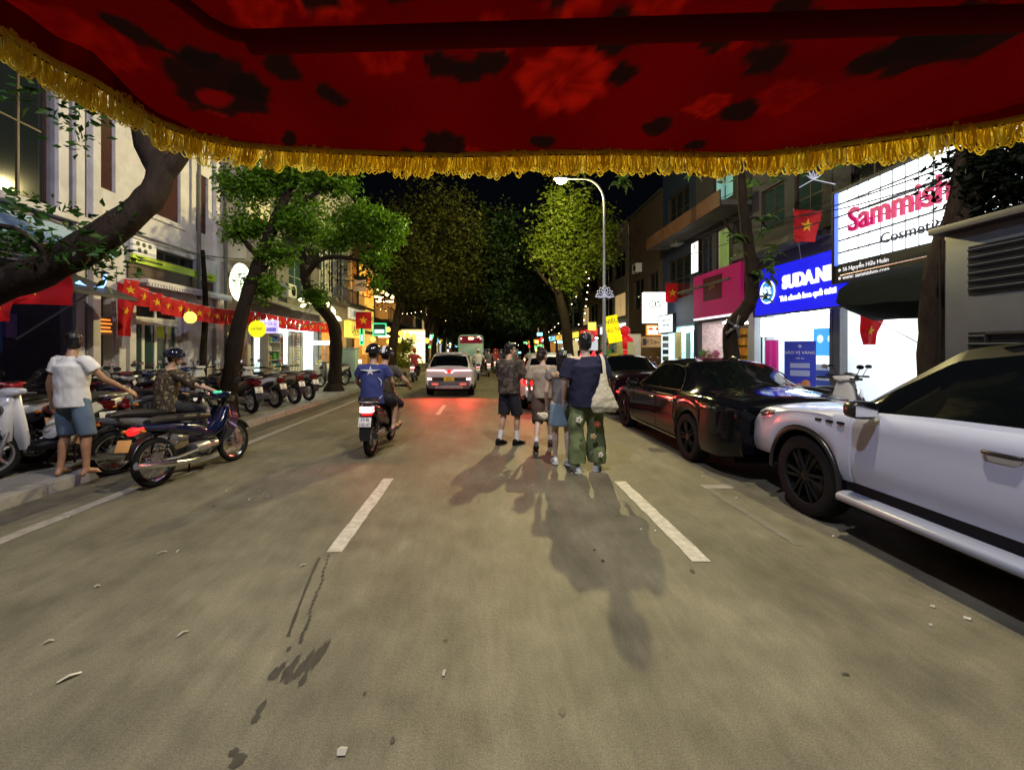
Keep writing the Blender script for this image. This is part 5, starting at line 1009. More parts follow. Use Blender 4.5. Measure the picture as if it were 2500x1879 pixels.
def car(label, loc, rz, P, body_m, cat='car', glass=M_glass, group=None, name='parked_car', rim_m=wheel_rim):
    L_, W_ = P['L'], P['W']; hw = W_/2; t = thing(name, label, cat, loc, rz, group)
    yr, yf, wr = P['yr'], P['yf'], P['wr']; Ra = wr*P.get('arch', 1.17)
    st = set(np.linspace(-L_/2, L_/2, int(L_/.09)).round(4))
    for yw in (yr, yf): st |= {round(yw+Ra*math.sin(a),4) for a in np.linspace(-math.pi/2, math.pi/2, 21)}
    for e in (-1,1): st |= {round(e*(L_/2-d),4) for d in (0,.015,.05,.1,.16,.24,.34)}
    for y in P['doors']: st |= {y-.012, y-.004, y+.004, y+.012}
    for w in P['wins']: st |= {w[0], w[1]}
    st |= {round(p[0],4) for p in P['top']}
    st = sorted(st); st = [s for i, s in enumerate(st) if i == 0 or s-st[i-1] > .003]
    ti = lambda prof, y: float(np.interp(y, [p[0] for p in prof], [p[1] for p in prof]))
    def smooth(prof, y, k=.07): return (ti(prof,y-k)+2*ti(prof,y)+ti(prof,y+k))/4
    rows = []; info = []
    for y in st:
        d = min(y+L_/2, L_/2-y); plan = 1-P.get('round', .13)*max(0,1-d/P.get('rl', .55))**2.2; w = hw*plan
        sill = smooth(P['sill'], y); zb = sill
        for yw in (yr, yf):
            dy = abs(y-yw)
            if dy < Ra: zb = max(zb, wr+math.sqrt(max(0,Ra*Ra-dy*dy)))
        zs = smooth(P['belt'], y); zt = max(smooth(P['top'], y, .06), zs+.012); wt = hw*smooth(P['topw'], y)*min(1, plan+.02)
        zb = min(zb, zs-.06)
        cut = any(abs(y-dd) < .006 for dd in P['doors']); ci = .014 if cut else 0
        fl = P.get('flare', 0)*sum(max(0, 1-abs(abs(y-yw)-0)/(Ra*1.25))**.7 for yw in (yr,yf))
        fr = lambda f: zb+(zs-zb)*f
        r = [(w*.80, zb+.0), (w*.955+fl, zb), (w*.99+fl-ci, fr(.14)), (w*1.0+fl*.7-ci, fr(.36)), (w*.992+fl*.3-ci, fr(.58)), (w*.985-ci, fr(.76)), (w*.988-ci, fr(.86)), (w*.955-ci, fr(.965)), (w*.925-ci, zs)]
        for f in (.06,.30,.60,.88): 
            a = w*.915+(wt-w*.915)*(f**1.15); r.append((a, zs+(zt-.03-zs)*f if zt-zs > .08 else zs+(zt-zs)*f*.6))
        cr = P.get('crown', .045)
        r += [(wt-.035 if zt-zs > .08 else w*.80, zt-.008 if zt-zs > .08 else zs+(zt-zs)*.7), (wt*.6, zt+cr*.62), (wt*.28, zt+cr*.93), (0, zt+cr)]
        rows.append(r); info.append((y, zs, zt))
    N = len(rows[0]); parts = {}
    def put(nm, a, b_, c, d):
        parts.setdefault(nm, MB()).add([a,b_,c,d], [(0,1,2,3)])
    cab0, cab1 = P['cab']
    for i in range(len(st)-1):
        ym = (st[i]+st[i+1])/2; hgt = (info[i][2]-info[i][1]+info[i+1][2]-info[i+1][1])/2
        for j in range(N-1):
            nm = 'body'
            if 9 <= j <= 11 and any(w[0]-1e-4 <= st[i] and st[i+1] <= w[1]+1e-4 for w in P['wins']) and hgt > .1: nm = 'side_window'
            if j >= 13 and P['wind'][0] <= ym <= P['wind'][1]: nm = 'windshield'
            if j >= 13 and P['rear'][0] <= ym <= P['rear'][1]: nm = 'rear_window'
            if 1 <= j <= 7 and len(P['doors']) > 1:
                for k in range(len(P['doors'])-1):
                    if P['doors'][k]+.004 <= ym <= P['doors'][k+1]-.004: nm = 'door%d' % k
            if P.get('roofglass') and j >= 13 and P['roofglass'][0] <= ym <= P['roofglass'][1]: nm = 'roof_panel'
            if P.get('blackroof') and nm == 'body' and j >= 9 and cab0 <= ym <= cab1: nm = 'roof_panel'
            if j == 0: nm = 'underside'
            if P.get('clad') and j == 1 and not nm.startswith('door'): nm = 'lower_cladding'
            for s in (1,-1):
                A, B, C, D = rows[i][j], rows[i+1][j], rows[i+1][j+1], rows[i][j+1]
                q = [(s*A[0],st[i],A[1]),(s*B[0],st[i+1],B[1]),(s*C[0],st[i+1],C[1]),(s*D[0],st[i],D[1])]
                key = nm+('R' if s > 0 else 'L') if nm.startswith('door') or nm == 'side_window' else nm
                put(key, *(q if s > 0 else q[::-1]))
    for (r, y, s) in ((rows[0], st[0], 1), (rows[-1], st[-1], -1)):     # rear and front faces
        full = [(a,y,b_) for a, b_ in r[1:]]+[(-a,y,b_) for a, b_ in r[1:-1]][::-1]
        parts['body'].add(full, [tuple(range(len(full)))[::s]])
    doors = {}
    for nm, q in parts.items():
        if nm.startswith('door'): 
            a = np.array(q.v); doors[nm] = q.done('door', body_m, t, smooth=35, fix=False)
        else:
            base = nm.rstrip('RL') if nm.startswith('side_window') else nm
            bmx = bmesh.new(); 
            o = q.done(base, {'body': body_m, 'side_window': glass, 'windshield': glass, 'rear_window': glass, 'underside': M_black, 'lower_cladding': M_gloss, 'roof_panel': mat('black roof paint', (.006,.006,.007), .35, spec=.2)}[base], t, smooth=35, fix=False); bmx.free()
    for o in t.children:      # weld the quads so shading is smooth
        if o.type == 'MESH':
            bm = bmesh.new(); bm.from_mesh(o.data); bmesh.ops.remove_doubles(bm, verts=bm.verts, dist=.0006); bm.to_mesh(o.data); bm.free(); o.data.set_sharp_from_angle(angle=R(38))
            o.data.polygons.foreach_set('use_smooth', [True]*len(o.data.polygons))
    # handles
    for nm, o in doors.items():
        k = int(nm[4]); y0 = P['doors'][k]; s = 1 if nm.endswith('R') else -1; i = min(range(len(st)), key=lambda i: abs(st[i]-(y0+.16)))
        x = rows[i][5][0]*s; z = rows[i][5][1]+.02
        MB().loft([(y0+.07,x+s*.012,z,.012,.013),(y0+.1,x+s*.026,z,.014,.015),(y0+.25,x+s*.026,z,.014,.015),(y0+.28,x+s*.012,z,.012,.013)], n=10).done('handle', P.get('handle', M_gloss), o, smooth=50)
    # wheels, wells, underbody
    for yw in (yr, yf):
        for s in (1,-1):
            make_wheel('wheel', t, (s*(hw-.125-P.get('inset',0)), yw, wr), wr, .225, s, rim_m, P.get('spokes',5))
            q = MB(); n = 14
            a = [(s*(hw*.955), yw+Ra*math.cos(math.pi*k/n), max(.2, wr+Ra*math.sin(math.pi*k/n))) for k in range(n+1)]; b_ = [(s*(hw*.45), p[1], p[2]) for p in a]
            q.rings([a,b_], False, False); q.rings([b_,[(s*hw*.45,yw,wr)]*len(b_)], False, False); q.done('wheel_well', M_black, t)
    MB().box(-hw*.78,hw*.78,-L_/2+.25,L_/2-.25,.2,.42).done('underbody', M_black, t)
    # mirrors
    ym, zm = P['mirror']
    for s in (1,-1):
        q = MB(); q.loft([(ym-.07,s*(hw+.10),zm,.10,.065),(ym-.05,s*(hw+.10),zm,.115,.075),(ym+.04,s*(hw+.10),zm,.10,.07),(ym+.1,s*(hw+.08),zm,.05,.03)], n=14, e=3); q.tube([(s*(hw-.06),ym+.03,zm-.04),(s*(hw+.03),ym+.02,zm-.01)], .025, 8); mo = q.done('mirror', P.get('mirror_m', body_m), t, smooth=50)
        MB().box(s*(hw+.015),s*(hw+.19),ym-.076,ym-.072,zm-.05,zm+.05).done('mirror_glass', M_chrome, mo)
    return t
def plate(par, c, lines, w=.33, h=.165, col=(0.85,0.85,0.82), rot=ROT_S, size=.075):
    o = MB().obox((0,0,0),(w,.006,h)).mesh('number_plate', bevel=.004); p = link('number_plate', o, mat('plate %.1f %.1f' % col[1:], col, .4), par); p.location = c
    for i, s_ in enumerate(lines): text(s_, size, mat('plate ink', (.01,.01,.015), .5), p, (0,-.006,(len(lines)-1)*.038-.076*i), rot, .001)
    return p
tail_red = glow('tail light red', (1.0,0.015,0.015), 1.3); tail_hot = glow('tail light hot', (1.0,0.40,0.40), 3.0); lens_red = mat('red lens', (.09,.003,.004), .15, coat=.5)
rev_w = glow('white lamp', (1,.95,.9), 4.0); lens_c = mat('clear lamp lens', (.05,.05,.055), .05, coat=.5)
# --- white SUV, nearest right
white_p = paintmat('white car paint blue cast', (0.43,0.47,0.60), .28)  # blue of the cool light put into the white paint
SUV = dict(L=4.86, W=1.93, yr=-1.43, yf=1.50, wr=.395, arch=1.2, sill=[(-2.5,.52),(-2.2,.49),(2.1,.49),(2.5,.45)], belt=[(-2.43,1.16),(-1.5,1.17),(.9,1.11),(1.3,1.08),(2.15,1.0),(2.34,.92),(2.43,.78)],
     top=[(-2.43,1.18),(-2.36,1.3),(-2.05,1.66),(-1.6,1.71),(-.2,1.72),(.25,1.66),(1.02,1.17),(1.12,1.13),(2.2,1.02),(2.36,.92),(2.43,.80)], topw=[(-2.43,.86),(-2.0,.74),(-1.5,.745),(.2,.73),(1.0,.80),(1.3,.84),(2.43,.80)],
     cab=(-2.3,1.05), blackroof=True, wins=[(-2.0,-1.36),(-1.28,-.42),(-.34,.86)], wind=(.24,1.02), rear=(-2.36,-2.04), doors=[-1.22,-.38,.92], mirror=(.70,1.16), flare=.016, crown=.03, clad=False, round=.10, rl=.5, mirror_m=M_gloss, spokes=6)
suvX, suvY = 4.13, 2.9
t = car('white SUV with black roof and tinted windows parked closest on the right', (suvX,suvY,0), 0, SUV, white_p)
for s in (1,-1):
    MB().loft([(-1.02,s*.95,.385,.075,.03),(-.98,s*.985,.38,.10,.036),(.92,s*.985,.38,.10,.036),(.96,s*.95,.385,.075,.03)], n=12, e=4).done('running_board', mat('running board white', (.26,.29,.38), .35), t, smooth=50)  # white board darkened, with the same cool light in its colour
    MB().box(s*.84,s*.925,-1.0,1.0,.30,.505).done('sill_trim', M_black, t)
    for k in range(3): MB().obox((s*.952,1.02+.13*k,.995-.004*k),(.03,.075,.022),(0,0,0)).done('fender_vent', M_black, t, bevel=.006)
    MB().loft([(1.92,s*.86,.955,.10,.03),(2.1,s*.86,.93,.10,.05),(2.30,s*.76,.88,.14,.06),(2.42,s*.66,.84,.12,.04)], n=12).done('headlight', lens_c, t, smooth=50)
    q = MB(); q.tube([(s*.70,-1.75,1.755),(s*.70,.1,1.755)], .018, 8); 
    for y in (-1.75,-.8,.1): q.cyl((s*.70,y,1.70),(s*.70,y,1.755),.016,.016,8)
    q.done('roof_rail', M_black, t)
    a = [(s*.985*math.cos(0), SUV['yf']+.474*math.cos(x), .395+.474*math.sin(x)) for x in np.linspace(.05,math.pi-.05,18)]
    for yw in (SUV['yf'],SUV['yr']): MB().tube([(s*.955, yw+.468*math.cos(x), .395+.468*math.sin(x)) for x in np.linspace(-.05,math.pi+.05,20)], .024, 8).done('arch_trim', M_gloss, t, smooth=60)
MB().box(-.5,.5,2.405,2.44,.62,.86).done('grille', M_black, t, bevel=.02)
# --- black saloon
black_p = mat('black car paint', (0.004,0.004,0.006), .10, spec=.32, coat=.12)
SAL = dict(L=4.95, W=1.89, yr=-1.30, yf=1.62, wr=.35, arch=1.13, sill=[(-2.47,.34),(-2.1,.26),(2.1,.22),(2.47,.26)], belt=[(-2.47,.93),(-2.0,1.0),(-.9,1.0),(.9,.96),(1.5,.90),(2.2,.80),(2.40,.68),(2.47,.58)],
     top=[(-2.47,.95),(-2.38,1.02),(-1.85,1.055),(-1.62,1.075),(-.72,1.43),(-.2,1.475),(.25,1.455),(1.08,1.00),(1.2,.965),(2.2,.82),(2.40,.69),(2.47,.59)], topw=[(-2.47,.86),(-1.9,.80),(-1.3,.66),(-.6,.68),(.2,.69),(1.0,.80),(1.4,.86),(2.47,.84)],
     cab=(-1.65,1.1), wins=[(-.92,-.18),(-.10,.92)], wind=(.28,1.06), rear=(-1.6,-.76), doors=[-.98,-.14,1.02], mirror=(.78,1.02), crown=.04, round=.15, rl=.6, handle=M_chrome, mirror_m=black_p)
t = car('glossy black saloon parked ahead of the white SUV', (3.93,7.85,0), 0, SAL, black_p)
for s in (1,-1):
    q = MB(); x0 = .875
    pts = [(s*.862,-.98,1.02),(s*.862,-.2,.995),(s*.862,.9,.985)]
    MB().tube(pts, .010, 6).done('chrome_beltline', M_chrome, t)
    MB().tube([(s*.862,-1.0,1.02),(s*.845,-1.02,1.1),(s*.76,-.93,1.27),(s*.70,-.72,1.37),(s*.672,-.4,1.405),(s*.675,.1,1.40),(s*.74,.5,1.21),(s*.83,.9,1.0)], .009, 6).done('chrome_window_frame', M_chrome, t)
    MB().loft([(2.0,s*.80,.72,.10,.05),(2.2,s*.76,.71,.12,.06),(2.38,s*.66,.68,.12,.05)], n=12).done('headlight', lens_c, t, smooth=50)
    MB().obox((s*.925,2.02,.70),(.05,.22,.045)).done('red_gleam', glow('dim red gleam', (.9,.03,.03), 1.2), t, bevel=.01)  # glowing block stands in for a red reflection on the front wing
    MB().loft([(-2.40,s*.62,.82,.22,.05),(-2.45,s*.60,.82,.2,.045)], n=12).done('tail_light', lens_red, t, smooth=50)
    MB().tube([(s*.93,-.95,.275),(s*.935,.0,.27),(s*.93,1.1,.275)], .012, 6).done('chrome_sill', M_chrome, t)
MB().box(-.8,.8,-2.50,-2.43,.36,.60).done('rear_bumper', black_p, t, bevel=.03); plate(t, (0,-2.505,.72), ['30G-518.22'], .5, .12, size=.09)
MB().loft([(-1.0,0,1.50,.02,.02),(-.9,0,1.515,.022,.035),(-.78,0,1.495,.02,.01)], n=10).done('roof_antenna', M_gloss, t, smooth=50)
# --- next parked dark car
dk = mat('dark maroon paint', (0.012,0.004,0.008), .15, spec=.35, coat=.12)
t = car('dark low parked car ahead of the black saloon', (3.95,13.1,0), 0, dict(SAL, wins=[(-.92,-.18),(-.10,.92)]), dk)
for s in (1,-1):
    MB().loft([(2.2,s*.76,.71,.12,.06),(2.38,s*.66,.68,.12,.05)], n=12).done('headlight', lens_c, t, smooth=50); MB().loft([(-2.40,s*.62,.82,.22,.05),(-2.45,s*.60,.82,.2,.045)], n=12).done('tail_light', lens_red, t, smooth=50)
# --- silver SUV ahead
silver = paintmat('silver car paint', (0.60,0.60,0.62), .3, .1)
CUV = dict(L=4.2, W=1.73, yr=-1.28, yf=1.32, wr=.33, arch=1.15, sill=[(-2.1,.40),(-1.9,.30),(1.9,.28),(2.1,.32)], belt=[(-2.1,.98),(-1.2,.98),(.9,.93),(1.9,.84),(2.1,.6)],
     top=[(-2.1,1.0),(-2.06,1.06),(-1.62,1.45),(-1.2,1.515),(-.2,1.53),(.2,1.49),(.95,1.0),(1.9,.86),(2.1,.62)], topw=[(-2.1,.86),(-1.6,.68),(-1,.70),(.2,.70),(.95,.80),(2.1,.82)],
     cab=(-2,.95), wins=[(-1.45,-.95),(-.88,-.1),(-.02,.82)], wind=(.2,.92), rear=(-2.06,-1.66), doors=[-.95,-.06,.9], mirror=(.62,1.02), crown=.03, clad=True, round=.10, rl=.4)
def rear_suv(label, loc, body_m, group=None, glowbar=True, P=CUV, pl=('29H-', '667.85')):
    t = car(label, loc, 0, P, body_m, name='car', group=group); y = -P['L']/2; hw = P['W']/2*.90
    # tailgate window lies on the sloping rear; light bar in a shallow V
    MB().box(-hw*.92,hw*.92,y-.055,y+.1,.30,.56).done('rear_bumper', mat('grey bumper', (.10,.11,.12), .5), t, bevel=.03)
    MB().box(-hw*.62,hw*.62,y-.065,y-.052,.30,.40).done('skid_plate', M_alu, t, bevel=.01); MB().box(-hw*.9,hw*.9,y-.012,y-.002,.56,.69).done('tailgate_trim', mat('dark trim', (.03,.02,.03), .4), t, bevel=.004)
    for s in (1,-1):
        MB().tube([(s*hw*.98,y-.02,.93),(s*.17,y-.025,.925),(s*.075,y-.027,.84)], .024, 8).done('light_bar', tail_hot if glowbar else lens_red, t, smooth=60)
        MB().obox((s*hw*.86,y-.03,.63),(.15,.03,.075)).done('tail_light', glow('pink lamp', (1,.55,.5), 3.0), t, bevel=.012)
        MB().obox((s*hw*.62,y-.065,.46),(.22,.02,.05)).done('fog_light', glow('dim red reflector', (.9,.12,.08), 1.2), t, bevel=.01)
    MB().obox((0,y-.02,.90),(.10,.012,.10),(0,R(45),0)).done('badge', tail_red, t)
    plate(t, (0,y-.045,.63), list(pl), .36, .17, (.75,.55,.05), size=.075)
    MB().box(-hw*.6,hw*.6,y+.34,y+.52,1.50,1.535).done('roof_spoiler', body_m, t, bevel=.012)
    return t
cuv_ = rear_suv('silver compact SUV with a glowing red tail bar driving in the middle lane', (-1.23,15.2+2.1,0), silver)
def brake_glow(par, pts, w, r=.06):
    """the lamps' own red light, thrown backwards from the lens"""
    for p in pts:
        ld = bpy.data.lights.new('brake_light', 'SPOT'); ld.energy = w; ld.color = (1.0,.06,.04); ld.shadow_soft_size = r; ld.spot_size = R(140); ld.spot_blend = .6
        o = bpy.data.objects.new('brake_light', ld); COL.objects.link(o); o.parent = par; o.location = p; o.rotation_euler = (R(-62),0,0)
# --- silver car beside the pedestrians: red hooked tail lamps
c2 = rear_suv('silver car with a bright red tail lamp, half hidden by the walking group', (1.87,11.55+2.1,0), silver, glowbar=False, P=dict(CUV, W=1.80))
for s in (1,-1):
    MB().tube([(s*.62,-2.12,.99),(s*.76,-2.10,.98),(s*.80,-2.09,.9),(s*.74,-2.11,.72)], .035, 8).done('tail_light', tail_hot, c2, smooth=60); MB().loft([(-2.13,s*.70,.86,.13,.17),(-2.06,s*.72,.86,.15,.19)], n=14).done('lamp_housing', tail_red, c2, smooth=50)
    MB().lathe([(.05,-2.16),(.065,-2.17),(.075,-2.16)], (s*.6,0,.46), 'y', 16).done('reflector_ring', M_gloss, c2)
brake_glow(cuv_, [(-.6,-2.2,.9),(.6,-2.2,.9)], 170); brake_glow(c2, [(-.72,-2.22,.86)], 60)
# --- coach in the distance
t = thing('coach', 'tall coach with a teal rear and red roof lights far down the street', 'bus', (-1.35,43,0)); teal = mat('teal coach paint', (.30,.55,.60), .35)
MB().loft([(0,0,1.75,1.2,1.3),(.05,0,1.75,1.25,1.36),(11,0,1.75,1.25,1.36),(11.2,0,1.7,1.1,1.2)], n=28, e=7).done('body', teal, t, smooth=40)
MB().box(-1.08,1.08,-.03,-.004,2.25,2.95).done('rear_window', mat('dark red glass', (.04,.004,.01), .1, emit=(.25,.01,.03), es=.5), t, bevel=.02); MB().box(-1.1,1.1,-.05,-.004,.45,.95).done('rear_bumper', M_white, t, bevel=.03)
for s in (-1,1): MB().ball((s*.95,-.05,2.72), .09, 10, 7).done('roof_lamp', tail_hot, t, smooth=60); MB().box(s*.8-.15,s*.8+.15,-.08,-.052,.65,.8).done('tail_light', tail_red, t); 
MB().box(-.24,.24,-.05,-.032,2.62,2.84).done('centre_lamp', glow('orange lamp', (1,.45,.2), 6), t)
for s in (-1,1):
    for y in (2.2,8.5): make_wheel('wheel', t, (s*1.12,y,.48), .48, .28, s, M_steel, 6)
for s in (-1,1): 
    for k in range(6): MB().box(s*1.252,s*1.262,.8+1.6*k,2.2+1.6*k,1.75,2.7).done('side_window', M_glass, t)
# ================================================================== MOTORBIKES
def bike_wheel(par, y, r, w, rim_m, spokes=5, wire=False):
    q = MB(); tr = w/2; q.lathe([(r-2*tr*.95,-tr*.75),(r-tr,-tr),(r-.25*tr,-tr*.7),(r,0),(r-.25*tr,tr*.7),(r-tr,tr),(r-2*tr*.95,tr*.75)], axis='x', n=30, closed=True); t = q.done('wheel', M_rubber, par, smooth=60); t.location = (0,y,r)
    q = MB(); a = r-2*tr*.95; q.lathe([(a+.012,-tr*.72),(a-.018,-tr*.55),(a-.018,tr*.55),(a+.012,tr*.72)], axis='x', n=30); q.lathe([(0,-.06),(.05,-.06),(.055,0),(.05,.06),(0,.06)], axis='x', n=14)
    if wire:
        for k in range(18): 
            an = 2*math.pi*k/18; q.tube([(.04*(-1)**k,.04*math.cos(an+.5),.04*math.sin(an+.5)),(0,a*math.cos(an),a*math.sin(an))], .0022, 4, False)
        q.lathe([(.055,.05),(.075,.055),(.075,-.055),(.055,-.05)], axis='x', n=16)
    else:
        for k in range(spokes): an = 2*math.pi*k/spokes; q.tube([(0,.04*math.cos(an),.04*math.sin(an)),(.0,a*math.cos(an+.15),a*math.sin(an+.15))], [.022,.014], 6, False)
    q.done('rim', rim_m, t, smooth=45)
    MB().lathe([(.045,.062),(.105,.062),(.105,.067),(.045,.067)], axis='x', n=20).done('brake_disc', M_steel, t)
    return t
BODY = mat('scooter body', (0.02,0.02,0.025), .22, coat=.8)
SEAT = mat('seat vinyl', (0.02,0.018,0.018), .45, bump=.1, bscale=90)
def scooter(label, loc=(0,0,0), rz=0, plate_l=('29','000'), lit=False, group=None, body=BODY, cat='motorbike'):
    """step-through scooter, forward +y, origin midway between the wheels on the ground"""
    t = thing('motor_scooter', label, cat, loc, rz, group); r = .275; yr, yf = -.62, .62
    bike_wheel(t, yr, r, .10, M_alu); bike_wheel(t, yf, r, .09, M_alu)
    MB().loft([(-.86,0,.80,.055,.045),(-.74,0,.76,.115,.10),(-.5,0,.69,.135,.15),(-.2,0,.60,.135,.17),(-.02,0,.52,.13,.15),(.06,0,.45,.12,.08)], n=18, e=2.6).done('rear_cowl', body, t, smooth=50)
    for s in (1,-1): MB().loft([(-.70,s*.125,.66,.012,.05),(-.5,s*.142,.60,.014,.09),(-.25,s*.145,.52,.014,.07),(-.1,s*.14,.45,.01,.03)], n=10).done('side_panel', M_gloss, t, smooth=50)
    MB().loft([(-.80,0,.865,.10,.03),(-.62,0,.875,.14,.045),(-.4,0,.845,.145,.05),(-.2,0,.80,.15,.055),(-.02,0,.79,.12,.05),(.06,0,.76,.06,.03)], n=18, e=3).done('seat', SEAT, t, smooth=50)
    MB().tube([(-.11,-.5,.82),(-.13,-.78,.86),(-.09,-.92,.87),(.09,-.92,.87),(.13,-.78,.86),(.11,-.5,.82)], .014, 8).done('grab_rail', M_alu, t, smooth=60)
    MB().loft([(-.05,0,.315,.15,.05),(.1,0,.30,.17,.045),(.28,0,.30,.17,.045),(.38,0,.34,.15,.06)], n=14, e=4).done('floorboard', M_gloss, t, smooth=50)
    q = MB(); q.loft([(.30,0,.36,.13,.04),(.45,0,.40,.19,.045),(.65,0,.44,.20,.05),(.85,0,.45,.15,.05),(.97,0,.43,.09,.04)], axis='z', n=18, e=3); q.done('leg_shield', body, t, smooth=50)
    MB().loft([(.42,0,.50,.05,.05),(.6,0,.53,.11,.07),(.78,0,.535,.13,.07),(.92,0,.51,.10,.06),(.99,0,.48,.06,.03)], axis='z', n=16, e=2.4).done('front_apron', body, t, smooth=50)
    MB().loft([(.50,0,.80,.04,.04),(.58,0,.80,.10,.065),(.61,0,.80,.11,.06),(.625,0,.80,.06,.04)], n=14, e=2.4).done('headlight', lens_c, t, smooth=50)
    MB().loft([(.34,0,1.0,.04,.03),(.40,0,1.015,.17,.045),(.48,0,1.01,.16,.05),(.54,0,.985,.08,.03)], n=14, e=2.6).done('handlebar_cover', body, t, smooth=50)
    MB().tube([(-.36,.30,1.02),(-.22,.37,1.02),(0,.42,1.0),(.22,.37,1.02),(.36,.30,1.02)], .013, 8).done('handlebar', M_black, t, smooth=60)
    for s in (1,-1):
        MB().tube([(s*.25,.355,1.02),(s*.37,.295,1.02)], .019, 10).done('grip', M_rubber, t); MB().tube([(s*.16,.42,1.0),(s*.30,.39,1.0)], .007, 6).done('brake_lever', M_alu, t)
        mi = MB().tube([(s*.20,.40,1.03),(s*.25,.41,1.14),(s*.27,.40,1.19)], .006, 6).done('mirror_stalk', M_black, t, smooth=60); MB().loft([(.375,s*.29,1.22,.055,.035),(.385,s*.29,1.22,.06,.04),(.40,s*.29,1.22,.045,.03)], n=14, e=2.2).done('mirror', M_gloss, mi, smooth=50); MB().loft([(.373,s*.29,1.22,.052,.032),(.3745,s*.29,1.22,.052,.032)], n=14, e=2.2).done('mirror_glass', M_chrome, mi)
        MB().tube([(s*.075,.62,.275),(s*.075,.56,.45),(s*.06,.50,.62)], [.022,.024,.024], 8).done('fork', M_alu, t, smooth=60)
        MB().tube([(s*.10,-.52,.60),(s*.10,-.58,.50),(s*.10,-.62,.32)], .016, 8).done('shock_body', M_chrome, t)
        sp = [(s*.10+.032*math.cos(k*1.1), -.545-.0028*k+.032*math.sin(k*1.1)*.9, .58-.0075*k) for k in range(30)]; MB().tube(sp, .0055, 5).done('spring', M_chrome, t, smooth=60)
        MB().loft([(-.84,s*.075,.745,.03,.022),(-.86,s*.075,.745,.026,.018)], n=10).done('turn_signal', mat('amber lens', (.5,.15,.01), .2), t, smooth=50)
    q = MB(); a = []
    for k in range(13): an = R(20+k*10); a.append([( .062*math.cos(b_), .62+(r+.03+.018*math.sin(b_))*math.cos(an), r+(r+.03+.018*math.sin(b_))*math.sin(an)) for b_ in np.linspace(0,math.pi,7)])
    q.rings(a, False, False); q.done('front_fender', body, t, smooth=60)
    q = MB(); q.rings([[(-.085,-.80,.70),(.085,-.80,.70)],[(-.085,-.90,.56),(.085,-.90,.56)],[(-.075,-.955,.36),(.075,-.955,.36)],[(-.06,-.945,.30),(.06,-.945,.30)]], False, False)
    q.rings([[(-.08,-.79,.70),(.08,-.79,.70)],[(-.08,-.885,.56),(.08,-.885,.56)],[(-.07,-.94,.36),(.07,-.94,.36)]], False, False); q.done('rear_fender', M_gloss, t, smooth=60)
    for (z, hh, m) in ((.775,.022,tail_hot if lit else lens_red),(.73,.028,tail_hot if lit else lens_red)): MB().loft([(-.80,0,z,.11,hh),(-.868,0,z,.10,hh)], n=12, e=4).done('tail_light', m, t, smooth=50)
    MB().loft([(-.80,0,.685,.09,.022),(-.862,0,.685,.07,.02)], n=12, e=4).done('tail_lens', tail_red if lit else lens_red, t, smooth=50)
    p = plate(t, (0,-.925,.575), plate_l, .19, .14, (.80,.80,.78), size=.062); p.rotation_euler = (R(-16),0,0)
    MB().tube([(.11,-.05,.28),(.125,-.3,.26),(.13,-.5,.30),(.13,-.85,.36)], [.025,.03,.055,.05], 12).done('exhaust', mat('exhaust black', (.05,.05,.05), .35, .6), t, smooth=60)
    MB().loft([(-.5,0,.32,.10,.09),(-.3,0,.33,.13,.11),(-.1,0,.31,.11,.08)], n=12).done('engine', M_alu, t, smooth=50)
    MB().tube([(-.12,-.15,.27),(-.16,-.12,.02)], .012, 6).done('side_stand', M_black, t)
    return t
